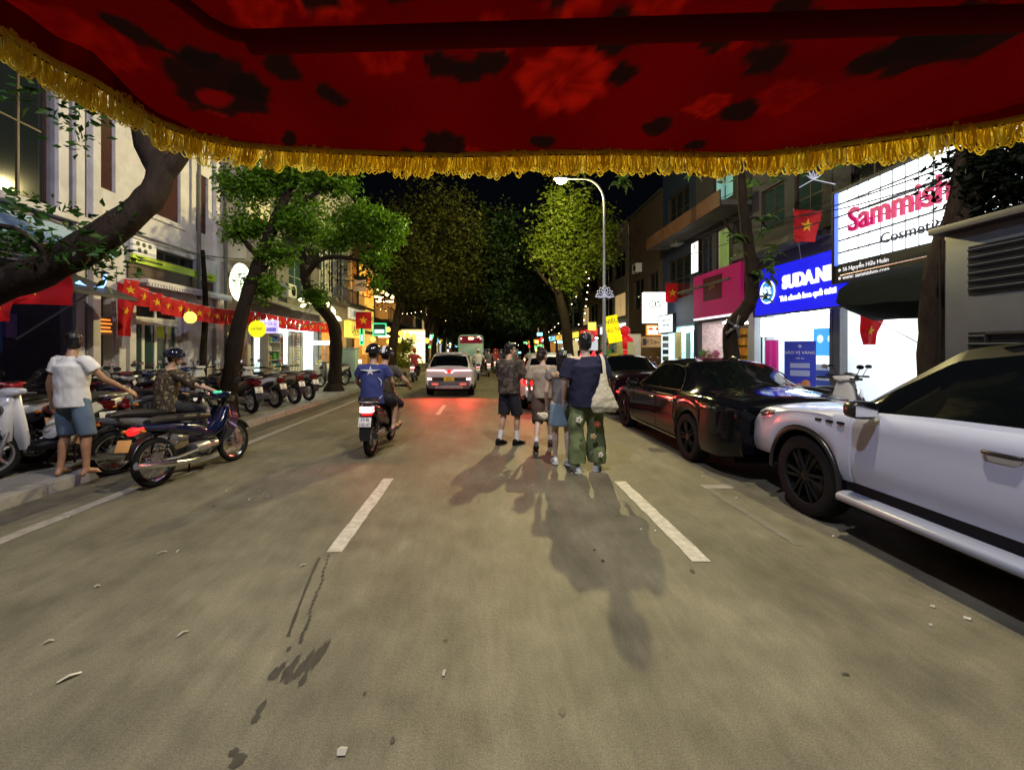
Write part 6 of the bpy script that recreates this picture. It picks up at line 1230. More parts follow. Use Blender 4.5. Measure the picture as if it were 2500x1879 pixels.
def underbone(label, loc=(0,0,0), rz=0, group=None, body=None, lit=True, cat='motorbike'):
    """horizontal-engine underbone motorbike with wire wheels and chrome exhaust, forward +y"""
    t = thing('motorbike', label, cat, loc, rz, group); r = .295; yr, yf = -.63, .63; bl = body or mat('deep blue fairing', (0.006,0.010,0.045), .2, coat=.9)
    bike_wheel(t, yr, r, .075, M_chrome, wire=True); bike_wheel(t, yf, r, .07, M_chrome, wire=True)
    MB().loft([(-.70,0,.775,.06,.035),(-.55,0,.79,.10,.045),(-.3,0,.775,.115,.05),(0,0,.755,.11,.05),(.16,0,.74,.08,.04)], n=16, e=3).done('seat', SEAT, t, smooth=50)
    MB().loft([(-.86,0,.75,.05,.03),(-.7,0,.715,.085,.05),(-.4,0,.67,.105,.075),(-.1,0,.60,.10,.09),(.05,0,.55,.09,.08)], n=16, e=2.6).done('rear_cowl', bl, t, smooth=50)
    MB().loft([(.02,0,.52,.09,.09),(.2,0,.50,.075,.08),(.36,0,.56,.08,.10),(.44,0,.66,.085,.12),(.50,0,.78,.08,.10),(.50,0,.90,.05,.05)], n=14, e=2.6).done('centre_cover', bl, t, smooth=50)
    for s in (1,-1):
        q = MB(); q.rings([[(s*.12,.28,.36),(s*.13,.42,.38)],[(s*.18,.36,.55),(s*.17,.52,.52)],[(s*.20,.42,.72),(s*.17,.56,.68)],[(s*.13,.46,.86),(s*.11,.55,.82)]], False, False); q.rings([[(s*.11,.29,.36),(s*.12,.42,.38)],[(s*.165,.37,.55),(s*.16,.51,.52)],[(s*.185,.43,.72),(s*.16,.55,.68)],[(s*.12,.465,.86),(s*.10,.545,.82)]], False, False)
        q.done('leg_shield', bl, t, smooth=60); MB().obox((s*.178,.44,.57),(.012,.16,.03),(R(-35),0,0)).done('side_stripe', mat('violet stripe', (.3,.25,.6), .4), t)
        MB().tube([(s*.075,.63,.295),(s*.075,.585,.45),(s*.06,.52,.68),(s*.05,.49,.86)], [.02,.026,.024,.022], 8).done('fork', M_alu, t, smooth=60)
        MB().tube([(s*.11,-.50,.62),(s*.11,-.60,.33)], .014, 8).done('shock_body', M_black, t); MB().tube([(s*.11+.03*math.cos(k*1.1), -.50-.0028*k+.028*math.sin(k*1.1), .62-.0085*k) for k in range(30)], .005, 5).done('spring', M_chrome, t, smooth=60)
        mi = MB().tube([(s*.22,.42,1.0),(s*.27,.43,1.12),(s*.30,.42,1.16)], .006, 6).done('mirror_stalk', M_black, t); MB().loft([(.395,s*.32,1.19,.055,.034),(.41,s*.32,1.19,.058,.038),(.42,s*.32,1.19,.04,.02)], n=14, e=2.2).done('mirror', M_gloss, mi, smooth=50)
        MB().tube([(s*.25,.37,1.0),(s*.37,.31,1.0)], .018, 10).done('grip', M_rubber, t); MB().tube([(s*.15,.44,.98),(s*.30,.42,.98)], .006, 6).done('brake_lever', M_alu, t)
        MB().tube([(s*.05,-.05,.26),(s*.2,-.04,.25)], .014, 8).done('footpeg', M_rubber, t); MB().ball((s*.13,-.87,.70), (.035,.03,.025), 10, 6).done('turn_signal', mat('amber lens'), t, smooth=60)
    MB().loft([(.36,0,.98,.04,.03),(.42,0,1.0,.16,.05),(.52,0,.97,.13,.07),(.60,0,.94,.08,.05)], n=14, e=2.6).done('handlebar_cover', bl, t, smooth=50); MB().loft([(.56,0,.94,.09,.06),(.625,0,.93,.075,.05),(.64,0,.93,.04,.03)], n=14).done('headlight', lens_c, t, smooth=50)
    MB().tube([(-.36,.31,1.0),(-.2,.39,1.0),(0,.43,.98),(.2,.39,1.0),(.36,.31,1.0)], .012, 8).done('handlebar', M_black, t, smooth=60); MB().box(-.06,.06,.38,.40,1.03,1.06).done('speedometer', glow('green dial', (.1,.8,.4), .8) if lit else M_gloss, t)
    q = MB(); a = []
    for k in range(13): an = R(25+k*10); a.append([(.055*math.cos(b_), .63+(r+.025+.016*math.sin(b_))*math.cos(an), r+(r+.025+.016*math.sin(b_))*math.sin(an)) for b_ in np.linspace(0,math.pi,7)])
    q.rings(a, False, False); q.done('front_fender', bl, t, smooth=60)
    q = MB(); a = []
    for k in range(12): an = R(65+k*9); a.append([(.06*math.cos(b_), -.63+(r+.04+.016*math.sin(b_))*math.cos(an), r+(r+.04+.016*math.sin(b_))*math.sin(an)) for b_ in np.linspace(0,math.pi,7)])
    q.rings(a, False, False); q.done('rear_fender', M_gloss, t, smooth=60)
    MB().loft([(-.80,0,.72,.075,.04),(-.90,0,.70,.065,.045),(-.92,0,.69,.04,.03)], n=12).done('tail_light', tail_red if lit else lens_red, t, smooth=50)
    p = plate(t, (0,-1.0,.56), ['',], .19, .14, (.80,.40,.12), size=.062); p.rotation_euler = (R(-22),0,0); MB().obox((0,-.94,.62),(.03,.1,.012),(R(-40),0,0)).done('plate_bracket', M_black, t)
    MB().tube([(.10,.12,.30),(.12,.0,.22),(.13,-.3,.22),(.14,-.55,.25),(.14,-.98,.33)], [.018,.018,.03,.04,.042], 14).done('exhaust', M_chrome, t, smooth=60); MB().tube([(.178,-.5,.27),(.178,-.9,.34)], .012, 6).done('heat_shield', M_chrome, t)
    MB().loft([(-.1,0,.33,.10,.08),(.08,0,.34,.11,.09),(.2,0,.34,.07,.06),(.3,0,.34,.06,.055)], n=12).done('engine', M_alu, t, smooth=50)
    MB().tube([(.0,-.63,.295),(.09,-.4,.29),(.09,-.1,.32)], .022, 8).done('swing_arm', M_steel, t); MB().loft([(-.60,-.09,.30,.012,.05),(-.3,-.09,.30,.014,.055),(-.05,-.09,.32,.014,.06)], n=10).done('chain_case', M_gloss, t, smooth=50)
    MB().tube([(-.10,-.02,.28),(-.17,.0,.015)], .011, 6).done('side_stand', M_black, t)
    q = MB(); q.loft([(.40,0,.40,.07,.04),(.56,0,.43,.10,.05),(.62,0,.44,.05,.03)], axis='z', n=12); q.done('storage_pouch', M_gloss, t, smooth=50)
    return t
PB = {n: mat('bike paint '+n, c, .22, coat=.9) for n, c in (('white',(.62,.62,.62)),('red',(.28,.01,.015)),('navy',(.015,.03,.12)),('grey',(.16,.16,.17)),('tan',(.30,.25,.17)),('violet',(.12,.07,.25)),('silver',(.4,.4,.42)),('maroon',(.10,.01,.02)))}
BL_ = thing  # (keep short)
# the two-up scooter in the lane
rs = scooter('black scooter carrying two helmeted riders in the left lane', (-1.74,7.42,0), R(-2), ('29-BJ','102.47'), lit=True)
brake_glow(rs, [(0,-.98,.76)], 10, .03)
# the blue underbone at the left edge line
pr, pf = Vector((-3.96,5.3,0)), Vector((-3.72,6.54,0)); cmid = (pr+pf)/2
ub = underbone('blue underbone motorbike with chrome exhaust and lit red tail lamp', tuple(cmid), -math.atan2(pf.x-pr.x, pf.y-pr.y)); ub.rotation_euler[1] = R(-4)
# parked rows on the left pavement: tails towards the road
proto_s = scooter('tan and black scooter with its tail to the road before the white panelled doors', (-5.85,12.55,PZ), R(62), ('29','413'), group='motorbikes parked along the left pavement', body=PB['tan'])
proto_u = underbone('dark underbone motorbike parked behind the white shirt man', (-6.0,6.9,PZ), R(58), group='motorbikes parked along the left pavement', body=PB['maroon'], lit=False)
gL = 'motorbikes parked along the left pavement'
spots = [('s',-5.75,13.35,60,'grey','grey scooter, last of the kerbside row before the tiled walkway'),('s',-6.0,11.7,64,'white','white scooter in the kerbside row next to the tan one'),('s',-6.05,10.75,58,'maroon','maroon scooter parked just past the dark leaning tree'),
         ('u',-6.9,9.4,66,'navy','navy underbone parked against the foot of the dark leaning tree'),('s',-6.1,8.7,57,'silver','silver scooter in the row before the white doors, nearest the leaning tree'),('u',-6.2,7.9,62,'grey','grey underbone in the row behind the helmeted person'),('s',-7.3,8.1,70,'navy','navy scooter in the second row by the dark doorway'),
         ('s',-6.1,6.7,58,'violet','violet scooter beside the white shirt man'),('u',-6.6,6.3,63,'red','red underbone in the second row behind the white shirt man'),('s',-5.62,5.75,168,'white','white scooter facing the viewer at the left picture edge'),('s',-6.9,5.5,66,'silver','silver scooter in the second row near the pale building'),
         ('s',-7.6,10.3,75,'grey','grey scooter close to the white shophouse wall'),('u',-7.5,11.5,70,'navy','navy underbone below the glazed doors'),('s',-7.7,12.4,72,'white','white scooter right of the glazed doors'),('u',-7.4,14.0,68,'maroon','maroon underbone by the orange shop window'),('s',-7.2,9.2,74,'maroon','maroon scooter in the second row below the lime sign'),
         ('s',-6.35,5.35,150,'silver','silver scooter facing the viewer beside the white one at the left edge')]
for (k, x, y, a, c, lab) in spots: dup(proto_s if k == 's' else proto_u, (x,y,PZ), R(a), lab, gL, {PB['tan']: PB[c], PB['maroon']: PB[c]})
dup(proto_s, (-6.25,18.1,PZ), R(150), 'grey scooter standing by itself beside the forked tree', gL, {PB['tan']: PB['silver']})
gR = 'motorbikes parked along the right pavement'
for (k, x, y, a, c, lab) in [('s',5.9,16.2,-60,'violet','violet scooter on the right pavement behind the dark low car'),('u',6.2,15.3,-64,'navy','navy underbone beside the violet scooter on the right'),('s',6.0,17.2,-58,'silver','silver scooter under the tilted yellow sign'),('s',6.3,14.3,-66,'maroon','maroon scooter on the right pavement near the aqua shop'),
        ('u',6.1,18.3,-60,'red','red underbone by the foot of the lamp post'),('s',5.9,7.6,-72,'white','white and black scooter seen over the bonnet of the white SUV'),('u',6.9,8.6,-65,'grey','grey underbone in front of the white cosmetics shop')]:
    dup(proto_s if k == 's' else proto_u, (x,y,PZ), R(a), lab, gR, {PB['tan']: PB[c], PB['maroon']: PB[c]})
# far traffic: small riders on bikes ahead of the silver SUV
# ================================================================== PEOPLE
def capsule(q, p0, r0, p1, r1, n=12):
    p0, p1 = Vector(p0), Vector(p1); q.ball(p0, r0, n, 8); q.ball(p1, r1, n, 8); q.tube([p0, p1], [r0*.995, r1*.995], n)
def blob(q, name, m, parent, voxel=.011, it=3, wr=0.0, wf=9.0, seed=0.0, wstretch=(1,1,1)):
    me = q.mesh(name)
    def mods(o):
        r = o.modifiers.new('r', 'REMESH'); r.mode = 'VOXEL'; r.voxel_size = voxel; r.use_smooth_shade = True
        if it: s = o.modifiers.new('s', 'SMOOTH'); s.factor = .5; s.iterations = it
    me = evalmesh(me, mods); me.name = name
    if wr:
        n = len(me.vertices); co = np.empty(n*3, np.float32); me.vertices.foreach_get('co', co); co = co.reshape(-1,3)
        no = np.array([v.normal[:] for v in me.vertices]); d = np.empty(n)
        for i in range(n):
            c = co[i]; p = Vector((c[0]*wf*wstretch[0]+seed, c[1]*wf*wstretch[1], c[2]*wf*wstretch[2])); d[i] = noise.noise(p)+.5*noise.noise(p*2.3)
        co += (no*(d*wr)[:,None]).astype(np.float32); me.vertices.foreach_set('co', co.ravel()); me.update()
    me.polygons.foreach_set('use_smooth', [True]*len(me.polygons)); me.materials.clear()
    return link(name, me, m, parent)
def ring_loft(q, rings, n=20):
    rs = []
    for (c, X_, Y_, rx, ry) in rings: rs.append([Vector(c)+X_*(rx*math.cos(2*math.pi*k/n))+Y_*(ry*math.sin(2*math.pi*k/n)) for k in range(n)])
    q.rings(rs)
def frame(d, ref):
    d = Vector(d).normalized(); x = Vector(ref)-d*Vector(ref).dot(d); x.normalize(); return x, d.cross(x)
SKIN = mat('skin tan', (0.50,0.31,0.21), .5, var=.08, vscale=20); SKIN2 = mat('skin light', (0.62,0.43,0.33), .5, var=.06, vscale=20); SKIN3 = mat('skin brown', (0.34,0.18,0.10), .5, var=.08, vscale=20)
HAIR = mat('black hair', (0.012,0.010,0.010), .38, bump=.4, bscale=60, stretch=(1,1,.25)); HAIRB = mat('brown black hair', (0.03,0.017,0.012), .38, bump=.4, bscale=60, stretch=(1,1,.25))
def stand(H=1.75):
    s = H/1.75; J = dict(pelvis=(0,0,.95), waist=(0,-.005,1.08), chest=(0,-.005,1.30), neck=(0,-.012,1.465), head=(0,.02,1.635))
    for e, n in ((1,'R'),(-1,'L')): J.update({'sh'+n:(e*.185,-.01,1.415),'el'+n:(e*.245,-.04,1.13),'wr'+n:(e*.25,.03,.89),'hp'+n:(e*.09,0,.93),'kn'+n:(e*.10,.02,.50),'an'+n:(e*.105,-.02,.085),'to'+n:(e*.125,.16,.03)})
    return {k: Vector(v)*s for k, v in J.items()}, s
def sit(H=1.72, seat=.82):
    """astride a motorbike seat: pelvis above the origin, z from the ground"""
    s = H/1.75; z = seat+.10
    J = dict(pelvis=(0,0,z), waist=(0,.0,z+.13), chest=(0,.03,z+.35), neck=(0,.05,z+.52), head=(0,.085,z+.69))
    for e, n in ((1,'R'),(-1,'L')): J.update({'sh'+n:(e*.185,.04,z+.465),'el'+n:(e*.26,.10,z+.19),'wr'+n:(e*.25,.33,z+.14),'hp'+n:(e*.10,.02,z),'kn'+n:(e*.22,.40,z-.10),'an'+n:(e*.21,.30,z-.50),'to'+n:(e*.22,.50,z-.545)})
    return {k: Vector(v) for k, v in J.items()}, s
def person(label, loc, rz, JS, skin=SKIN, yaw=0.0, pitch=0.0, top_=None, bottom=None, hair='short', hm=HAIR, shoes=None, socks=None, helmet=None, female=False, face=True, curl=.5, group=None, vox=.0105):
    J, s = JS; t = thing('person', label, 'person', loc, rz, group)
    fw = 1.0 if not female else .9
    Mh = Matrix.Rotation(yaw,3,'Z') @ Matrix.Rotation(pitch,3,'X'); hc = J['head']; Hd = lambda x, y, z: hc + Mh @ (Vector((x,y,z))*s)
    R_ = (J['shR']-J['shL']).normalized(); up = (J['neck']-J['pelvis']).normalized(); F_ = up.cross(R_).normalized()
    q = MB()
    # head
    q.ball(Hd(0,-.008,.028), (.074*s,.092*s,.098*s), 18, 12, Mh); q.ball(Hd(0,.018,-.03), (.060*s,.070*s,.088*s), 16, 10, Mh); q.ball(Hd(0,.042,-.088), (.038*s,.038*s,.030*s), 12, 8, Mh)
    q.tube([Hd(0,.080,.012), Hd(0,.096,-.018), Hd(0,.102,-.034)], [.009*s,.012*s,.015*s], 8); q.ball(Hd(0,.093,-.036), (.018*s,.012*s,.010*s), 8, 6, Mh)
    q.ball(Hd(0,.080,-.068), (.024*s,.014*s,.012*s), 10, 6, Mh); q.ball(Hd(0,.074,.038), (.05*s,.016*s,.016*s), 10, 6, Mh)
    for e in (1,-1): q.ball(Hd(e*.076,-.006,-.012), (.010*s,.020*s,.032*s), 8, 8, Mh); q.ball(Hd(e*.038,.055,-.035), (.024*s,.024*s,.024*s), 8, 6, Mh)
    capsule(q, J['neck']-up*.03*s, .062*s*fw, Hd(0,-.012,-.06), .052*s*fw)
    # torso
    ring_loft(q, [(J['pelvis']-up*.06, R_, F_, .13*s, .09*s),(J['pelvis']+up*.03, R_, F_, .155*s*fw, .105*s),(J['waist'], R_, F_, .13*s*fw, .095*s),(J['chest'], R_, F_, .155*s*fw, .11*s),(J['neck']-up*.06*s, R_, F_, .14*s*fw, .08*s),(J['neck'], R_, F_, .06*s, .06*s)])
    for e, n in ((1,'R'),(-1,'L')):
        sh, el, wr = J['sh'+n], J['el'+n], J['wr'+n]
        capsule(q, J['neck']-up*.05*s, .055*s, sh, .052*s*fw); capsule(q, sh, .050*s*fw, sh.lerp(el,.55), .044*s*fw); capsule(q, sh.lerp(el,.55), .044*s*fw, el, .036*s*fw); capsule(q, el, .037*s*fw, el.lerp(wr,.35), .039*s*fw); capsule(q, el.lerp(wr,.35), .039*s*fw, wr, .024*s*fw)
        d = (wr-el).normalized(); a = F_-d*F_.dot(d); a = a.normalized() if a.length > .45 else (-R_*e); pn = d.cross(a).normalized()*(e if F_.dot(a) > .5 else 1)
        if pn.dot(R_)*e > 0 and abs(pn.dot(R_)) > .5: pn = -pn       # palm faces the body
        if abs(pn.z) > .6 and pn.z > 0: pn = -pn
        k0 = wr+d*.085*s
        for off in (-.024,-.008,.008,.024): capsule(q, wr+a*off*.7*s, .015*s, k0+a*off*1.15*s, .0125*s, 8)
        for off, ln in ((.030,.066),(.010,.076),(-.010,.070),(-.029,.055)):
            b0 = k0+a*off*s; c_ = curl; b1 = b0+(d*math.cos(c_*.7)+pn*math.sin(c_*.7))*ln*.5*s; b2 = b1+(d*math.cos(c_*1.6)+pn*math.sin(c_*1.6))*ln*.55*s
            capsule(q, b0, .0098*s, b1, .0092*s, 8); capsule(q, b1, .0092*s, b2, .0080*s, 8)
        th = wr+d*.03*s+a*.022*s; t1 = th+(d*.6+a*.7+pn*.25).normalized()*.04*s; t2 = t1+(d*.85+a*.25+pn*.4).normalized()*.035*s
        capsule(q, th, .014*s, t1, .0115*s, 8); capsule(q, t1, .0115*s, t2, .009*s, 8)
        hp, kn, an, to = J['hp'+n], J['kn'+n], J['an'+n], J['to'+n]
        lf = .94 if female else 1
        capsule(q, hp, .088*s*lf, hp.lerp(kn,.5), .073*s*lf); capsule(q, hp.lerp(kn,.5), .073*s*lf, kn, .053*s*lf)
        sd = (an-kn).normalized(); back = (-F_ - sd*(-F_).dot(sd)).normalized()
        capsule(q, kn, .052*s*lf, kn.lerp(an,.33)+back*.012*s, .055*s*lf); capsule(q, kn.lerp(an,.33)+back*.012*s, .055*s*lf, kn.lerp(an,.72), .039*s*lf); capsule(q, kn.lerp(an,.72), .039*s*lf, an, .034*s*lf)
        fd = (to-an); fh = Vector((fd.x,fd.y,0)); fh = fh.normalized() if fh.length > 1e-3 else F_; hl = an-fh*.035*s; hl.z = min(an.z-.03*s, an.z); capsule(q, an, .036*s, hl-Vector((0,0,.018*s)), .034*s); capsule(q, an-Vector((0,0,.01*s)), .036*s, to-fh*.045*s+Vector((0,0,.012*s)), .034*s)
        sidev = Vector((0,0,1)).cross(fh)
        for k in range(5): o_ = (k-2)*.017*s; capsule(q, to-fh*.05*s+sidev*o_+Vector((0,0,.0)), .013*s, to-fh*(.004+.006*abs(k-1.5))*s+sidev*o_*1.1-Vector((0,0,.008*s)), .0105*s, 6)
    blob(q, 'body', skin, t, vox, 3)
    if face:
        for e in (1,-1):
            ey = MB().ball(Hd(e*.031,.072,.006), .0125*s, 10, 8).done('eye', mat('eye white', (.65,.63,.6), .2), t, smooth=60); MB().ball(Hd(e*.031,.0815,.006), .0062*s, 8, 6).done('iris', mat('dark iris', (.02,.012,.01), .15), ey, smooth=60)
            MB().tube([Hd(e*.016,.084,.028), Hd(e*.034,.083,.033), Hd(e*.052,.070,.027)], [.003*s,.0042*s,.002*s], 6).done('eyebrow', hm, t)
        MB().loft([(-.020*s,0,0,.001,.001),(0,0,0,.006*s,.0065*s),(.020*s,0,0,.001,.001)], axis='x', n=8).done('lips', mat('lips', (.35,.12,.10), .4), t, smooth=60, loc=Hd(0,.094,-.068)).rotation_euler = (pitch,0,yaw)
    # hair or helmet
    if helmet:
        q = MB(); prof = [(0,.150)]+[(.132*math.sin(a), .02+.130*math.cos(a)) for a in np.linspace(.15,1.72,12)]+[(.122,-.008),(.118,.03),(.09,.09),(0,.12)]
        q.lathe([(r*s,z*s) for r, z in prof], n=28); q.v = [tuple(hc + Mh @ Vector((a*.95, b_*1.12-.008*s, c+.012*s))) for a, b_, c in q.v]
        hl = q.done('helmet', helmet[0], t, smooth=60)
        q = MB(); q.rings([[Hd(.10*math.sin(a), .02+.135*math.cos(a)*1.0, .045) for a in np.linspace(-.9,.9,9)],[Hd(.105*math.sin(a), .055+.15*math.cos(a), .03) for a in np.linspace(-.9,.9,9)]], False, False); q.done('visor_peak', helmet[0], hl, smooth=60)
        if len(helmet) > 1:
            q = MB(); q.rings([[Hd(x_, -.008+.152*math.cos(a), .012+.03+.126*math.sin(a)) for x_ in (-.028,.028)] for a in np.linspace(.5,3.1,14)], False, False); q.done('helmet_stripe', helmet[1], hl, smooth=60)
        MB().tube([Hd(.075,.0,-.0), Hd(.055,.03,-.10), Hd(0,.045,-.122), Hd(-.055,.03,-.10), Hd(-.075,.0,0)], .006*s, 6).done('chin_strap', M_black, hl)
        if hair == 'short': q = MB(); q.ball(Hd(0,-.05,-.02), (.07*s,.05*s,.06*s), 14, 10, Mh); blob(q, 'hair', hm, t, .012, 2, .004, 40)
    if hair in ('short','bun','long') and not helmet:
        q = MB(); q.ball(Hd(0,-.018,.045), (.083*s,.098*s,.094*s), 20, 12, Mh); q.ball(Hd(0,-.048,-.01), (.077*s,.066*s,.085*s), 16, 10, Mh)
        for e in (1,-1): q.ball(Hd(e*.068,-.018,.01), (.016*s,.035*s,.05*s), 10, 8, Mh)
        if hair != 'bun': q.ball(Hd(.0,.055,.095), (.06*s,.035*s,.026*s), 12, 8, Mh)
        if hair == 'bun':
            q.ball(Hd(-.035,-.045,.125), (.045*s,.045*s,.042*s), 14, 10, Mh); q.ball(Hd(.03,-.06,.12), (.035*s,.04*s,.036*s), 12, 8, Mh); q.ball(Hd(0,-.085,-.02), (.07*s,.045*s,.075*s), 14, 10, Mh)
        if hair == 'long': ring_loft(q, [(Hd(0,-.05,.02), R_, F_, .085*s,.06*s),(Hd(0,-.068,-.08), R_, F_, .092*s,.055*s),(Hd(0,-.075,-.2), R_, F_, .088*s,.045*s),(Hd(0,-.07,-.27), R_, F_, .06*s,.025*s)])
        blob(q, 'hair', hm, t, .009, 1, .010, 42, 3.0, (1,1,.35))
    # clothes
    if top_:
        w = top_.get('w',1.0); q = MB(); hem = top_.get('hem',-.06); n_ = J['neck']; L0 = .022*s
        hx = top_.get('hemw', .168)
        ring_loft(q, [(J['pelvis']+up*hem, R_, F_, hx*s*w*fw, (.125+.02*(w-1))*s*w),(J['pelvis']+up*(hem*.3+.04), R_, F_, (hx*.4+.165*.6)*s*w*fw, .128*s*w),(J['waist'], R_, F_, .160*s*w*fw, .122*s*w),(J['chest']-up*.06*s, R_, F_, .175*s*w*fw, .130*s*w),(J['chest']+up*.05*s, R_, F_, .183*s*w*fw, .128*s*w),(n_-up*.075*s, R_, F_, .170*s*fw, .100*s),(n_-up*.03*s, R_, F_, .105*s*fw, .078*s),(n_-up*.002, R_, F_, .074*s*fw, .068*s)], 24)
        sl = top_.get('sleeve', .6)
        for n in 'RL':
            sh, el = J['sh'+n], J['el'+n]; d = (el-sh).normalized(); x, y = frame(d, F_); lo = top_.get('loose', 1.0)
            capsule(q, n_-up*.06*s, .063*s*fw, sh-up*.004*s, .062*s*fw)
            if sl > 0:
                e_ = sh.lerp(el, min(1,sl)); ring_loft(q, [(sh-d*.02*s, x, y, .064*s*lo, .062*s*lo),(sh.lerp(el,sl*.5), x, y, .070*s*lo, .066*s*lo),(e_, x, y, .068*s*lo, .064*s*lo)], 16)
        tp = blob(q, top_.get('name','shirt'), top_['m'], t, .0115, 2, top_.get('wr',.006)*1.35, 7, sum(map(ord,label)) % 17, (1,1,.8))
        if top_.get('paint'): paint(tp, top_['paint'])
    if bottom:
        q = MB(); k = bottom['kind']; w = bottom.get('w',1.0); ln = bottom.get('len',.8); wz = J['pelvis']+up*.07*s
        ring_loft(q, [(wz, R_, F_, .150*s*fw, .112*s),(J['pelvis'], R_, F_, .166*s*fw*(1+.3*(w-1)), .122*s),(J['pelvis']-up*.085*s, R_, F_, .160*s*fw*(1+.4*(w-1)), .112*s)], 22)
        if k == 'skirt':
            e_ = (J['knR']+J['knL'])/2; c0 = J['pelvis']; c1 = c0.lerp(e_, ln); ring_loft(q, [(c0, R_, F_, .172*s, .128*s),(c0.lerp(c1,.5), R_, F_, .185*s*w, .145*s*w),(c1, R_, F_, .195*s*w, .155*s*w)], 24)
        else:
            for n in 'RL':
                hp, kn, an = J['hp'+n], J['kn'+n], J['an'+n]; pts = []
                path = [(hp,.098),(hp.lerp(kn,.35),.094),(hp.lerp(kn,.7),.082),(kn,.078)]
                tot = ln
                if ln <= 1: 
                    d = (kn-hp).normalized(); x, y = frame(d, R_); ring_loft(q, [(hp+d*(-.02), x, y, .096*s, .100*s),(hp.lerp(kn,ln*.5), x, y, .092*s*w, .094*s*w),(hp.lerp(kn,ln), x, y, .088*s*w, .092*s*w)], 18); q.ball(hp, .097*s, 14, 10)
                else:
                    f = ln-1; e_ = kn.lerp(an, f); d1 = (kn-hp).normalized(); d2 = (an-kn).normalized(); x1, y1 = frame(d1, R_); x2, y2 = frame((d1+d2), R_); x3, y3 = frame(d2, R_)
                    fl = bottom.get('flare',1.0); ring_loft(q, [(hp-d1*.02, x1, y1, .096*s, .102*s),(hp.lerp(kn,.5), x1, y1, .092*s*w, .096*s*w),(kn, x2, y2, .080*s*w, .084*s*w),(kn.lerp(e_,.5), x3, y3, .076*s*w*fl, .080*s*w*fl),(e_, x3, y3, .074*s*w*fl, .080*s*w*fl)], 18); q.ball(hp, .098*s, 14, 10)
        bt = blob(q, bottom.get('name', {'skirt':'skirt','legs':'shorts' if ln <= 1.2 else 'trousers'}[k]), bottom['m'], t, .0115, 2, bottom.get('wr',.007)*1.2, 6, sum(map(ord,label)) % 13, (1,1,.7))
        if bottom.get('paint'): paint(bt, bottom['paint'])
    for e, n in ((1,'R'),(-1,'L')):
        an, to = J['an'+n], J['to'+n]; fh = Vector((to.x-an.x, to.y-an.y, to.z-an.z+.055*s)); fh = fh.normalized(); sv = Vector((0,0,1)).cross(fh).normalized(); uv = fh.cross(sv).normalized()
        b0 = an-uv*.052*s
        if socks:
            kn = J['kn'+n]; d = (kn-an).normalized(); x, y = frame(d, R_); q = MB(); ring_loft(q, [(an-d*.03*s, x, y, .040*s,.044*s),(an+d*.05*s, x, y, .039*s,.042*s),(an+d*socks[1]*s, x, y, .046*s,.048*s)], 14); q.done('sock', socks[0], t, smooth=60)
        if shoes:
            q = MB(); secs = [(-.085,.024,.030),(-.07,.036,.050),(-.02,.042,.055),(.05,.043,.045),(.11,.047,.032),(.165,.042,.024),(.20,.024,.014)]
            q.rings([[b0+fh*(p*s)+sv*(w_*s*math.cos(a))+uv*((h_*(1+math.sin(a)*1.0 if math.sin(a) > 0 else 1+math.sin(a)*.9)-.026+.0)*s) for a in np.linspace(0,2*math.pi,15)[:-1]] for p, w_, h_ in secs])
            so = q.done('shoe', shoes[0], t, smooth=60)
            q = MB(); q.rings([[b0+fh*(p*s)+sv*((w_+.006)*s*math.cos(a))+uv*((.010*math.sin(a)-.020)*s) for a in np.linspace(0,2*math.pi,15)[:-1]] for p, w_, h_ in secs]); q.done('sole', shoes[1], so, smooth=60)
    return t, J, s
def sh(J, **k):
    for n, v in k.items(): J[0][n] = Vector(v)
    return J
def add(J, **k):
    for n, v in k.items(): J[0][n] = J[0][n]+Vector(v)
    return J
def cloth(name, c=(.5,.5,.5), bump=.15): return mat(name, c, .85, var=.10, vscale=14, bump=bump, bscale=120, sheen=.0)
# 1 white shirt man on the left kerb
J = stand(1.72); sh(J, elR=(.33,.10,1.16), wrR=(.43,.30,1.01), elL=(-.26,-.05,1.12), wrL=(-.31,.02,.88), knR=(.15,.05,.50), anR=(.19,.0,.085), toR=(.20,.16,.03), knL=(-.13,.04,.50), anL=(-.14,-.03,.085), toL=(-.20,.12,.03), hpR=(.10,0,.92)); add(J, head=(-.03,.02,0))
person('man in a white t-shirt and blue denim shorts standing barefoot on the left kerb', (-4.97,5.3,PZ), R(-8), J, SKIN3, yaw=.9, top_=dict(m=cloth('white jersey', (.72,.71,.68)), w=1.16, hem=-.10, hemw=.178, sleeve=.55, loose=1.12, wr=.009), bottom=dict(kind='legs', len=1.05, m=cloth('washed denim', (.10,.15,.22)), w=1.12), vox=.010)
# 2 helmeted person in floral shirt beside the blue motorbike
def floral(co, n):
    a = noise.noise(Vector((co.x*24,co.y*24,co.z*24))); b_ = noise.noise(Vector((co.x*60+9,co.y*60,co.z*60)))
    return (.26,.20,.10) if a > .28 else ((.12,.085,.045) if b_ > .25 else (.035,.026,.016))
J = sit(1.66,.74); z = .84; sh(J, elR=(.42,.20,z+.30), wrR=(.60,.36,z+.20)); add(J, head=(.02,.03,0))
person('person in a dark floral shirt and black helmet reaching for the blue motorbike handlebar', (-4.66,6.42,0), R(-28), J, SKIN, yaw=-.5, top_=dict(m=mat('floral print', (.1,.08,.05), .85, vcol=True), w=1.22, hem=-.09, sleeve=.95, loose=1.25, paint=floral, wr=.012), bottom=dict(kind='legs', len=1.9, m=cloth('dark slacks', (.02,.02,.025))), helmet=(mat('glossy navy helmet', (.012,.012,.03), .12, coat=1.0),), shoes=(M_black, M_rubber))
dup(proto_u, (-4.62,6.36,0), R(-24), 'dark underbone motorbike ridden by the person in the floral shirt', None, {PB['maroon']: PB['grey']})
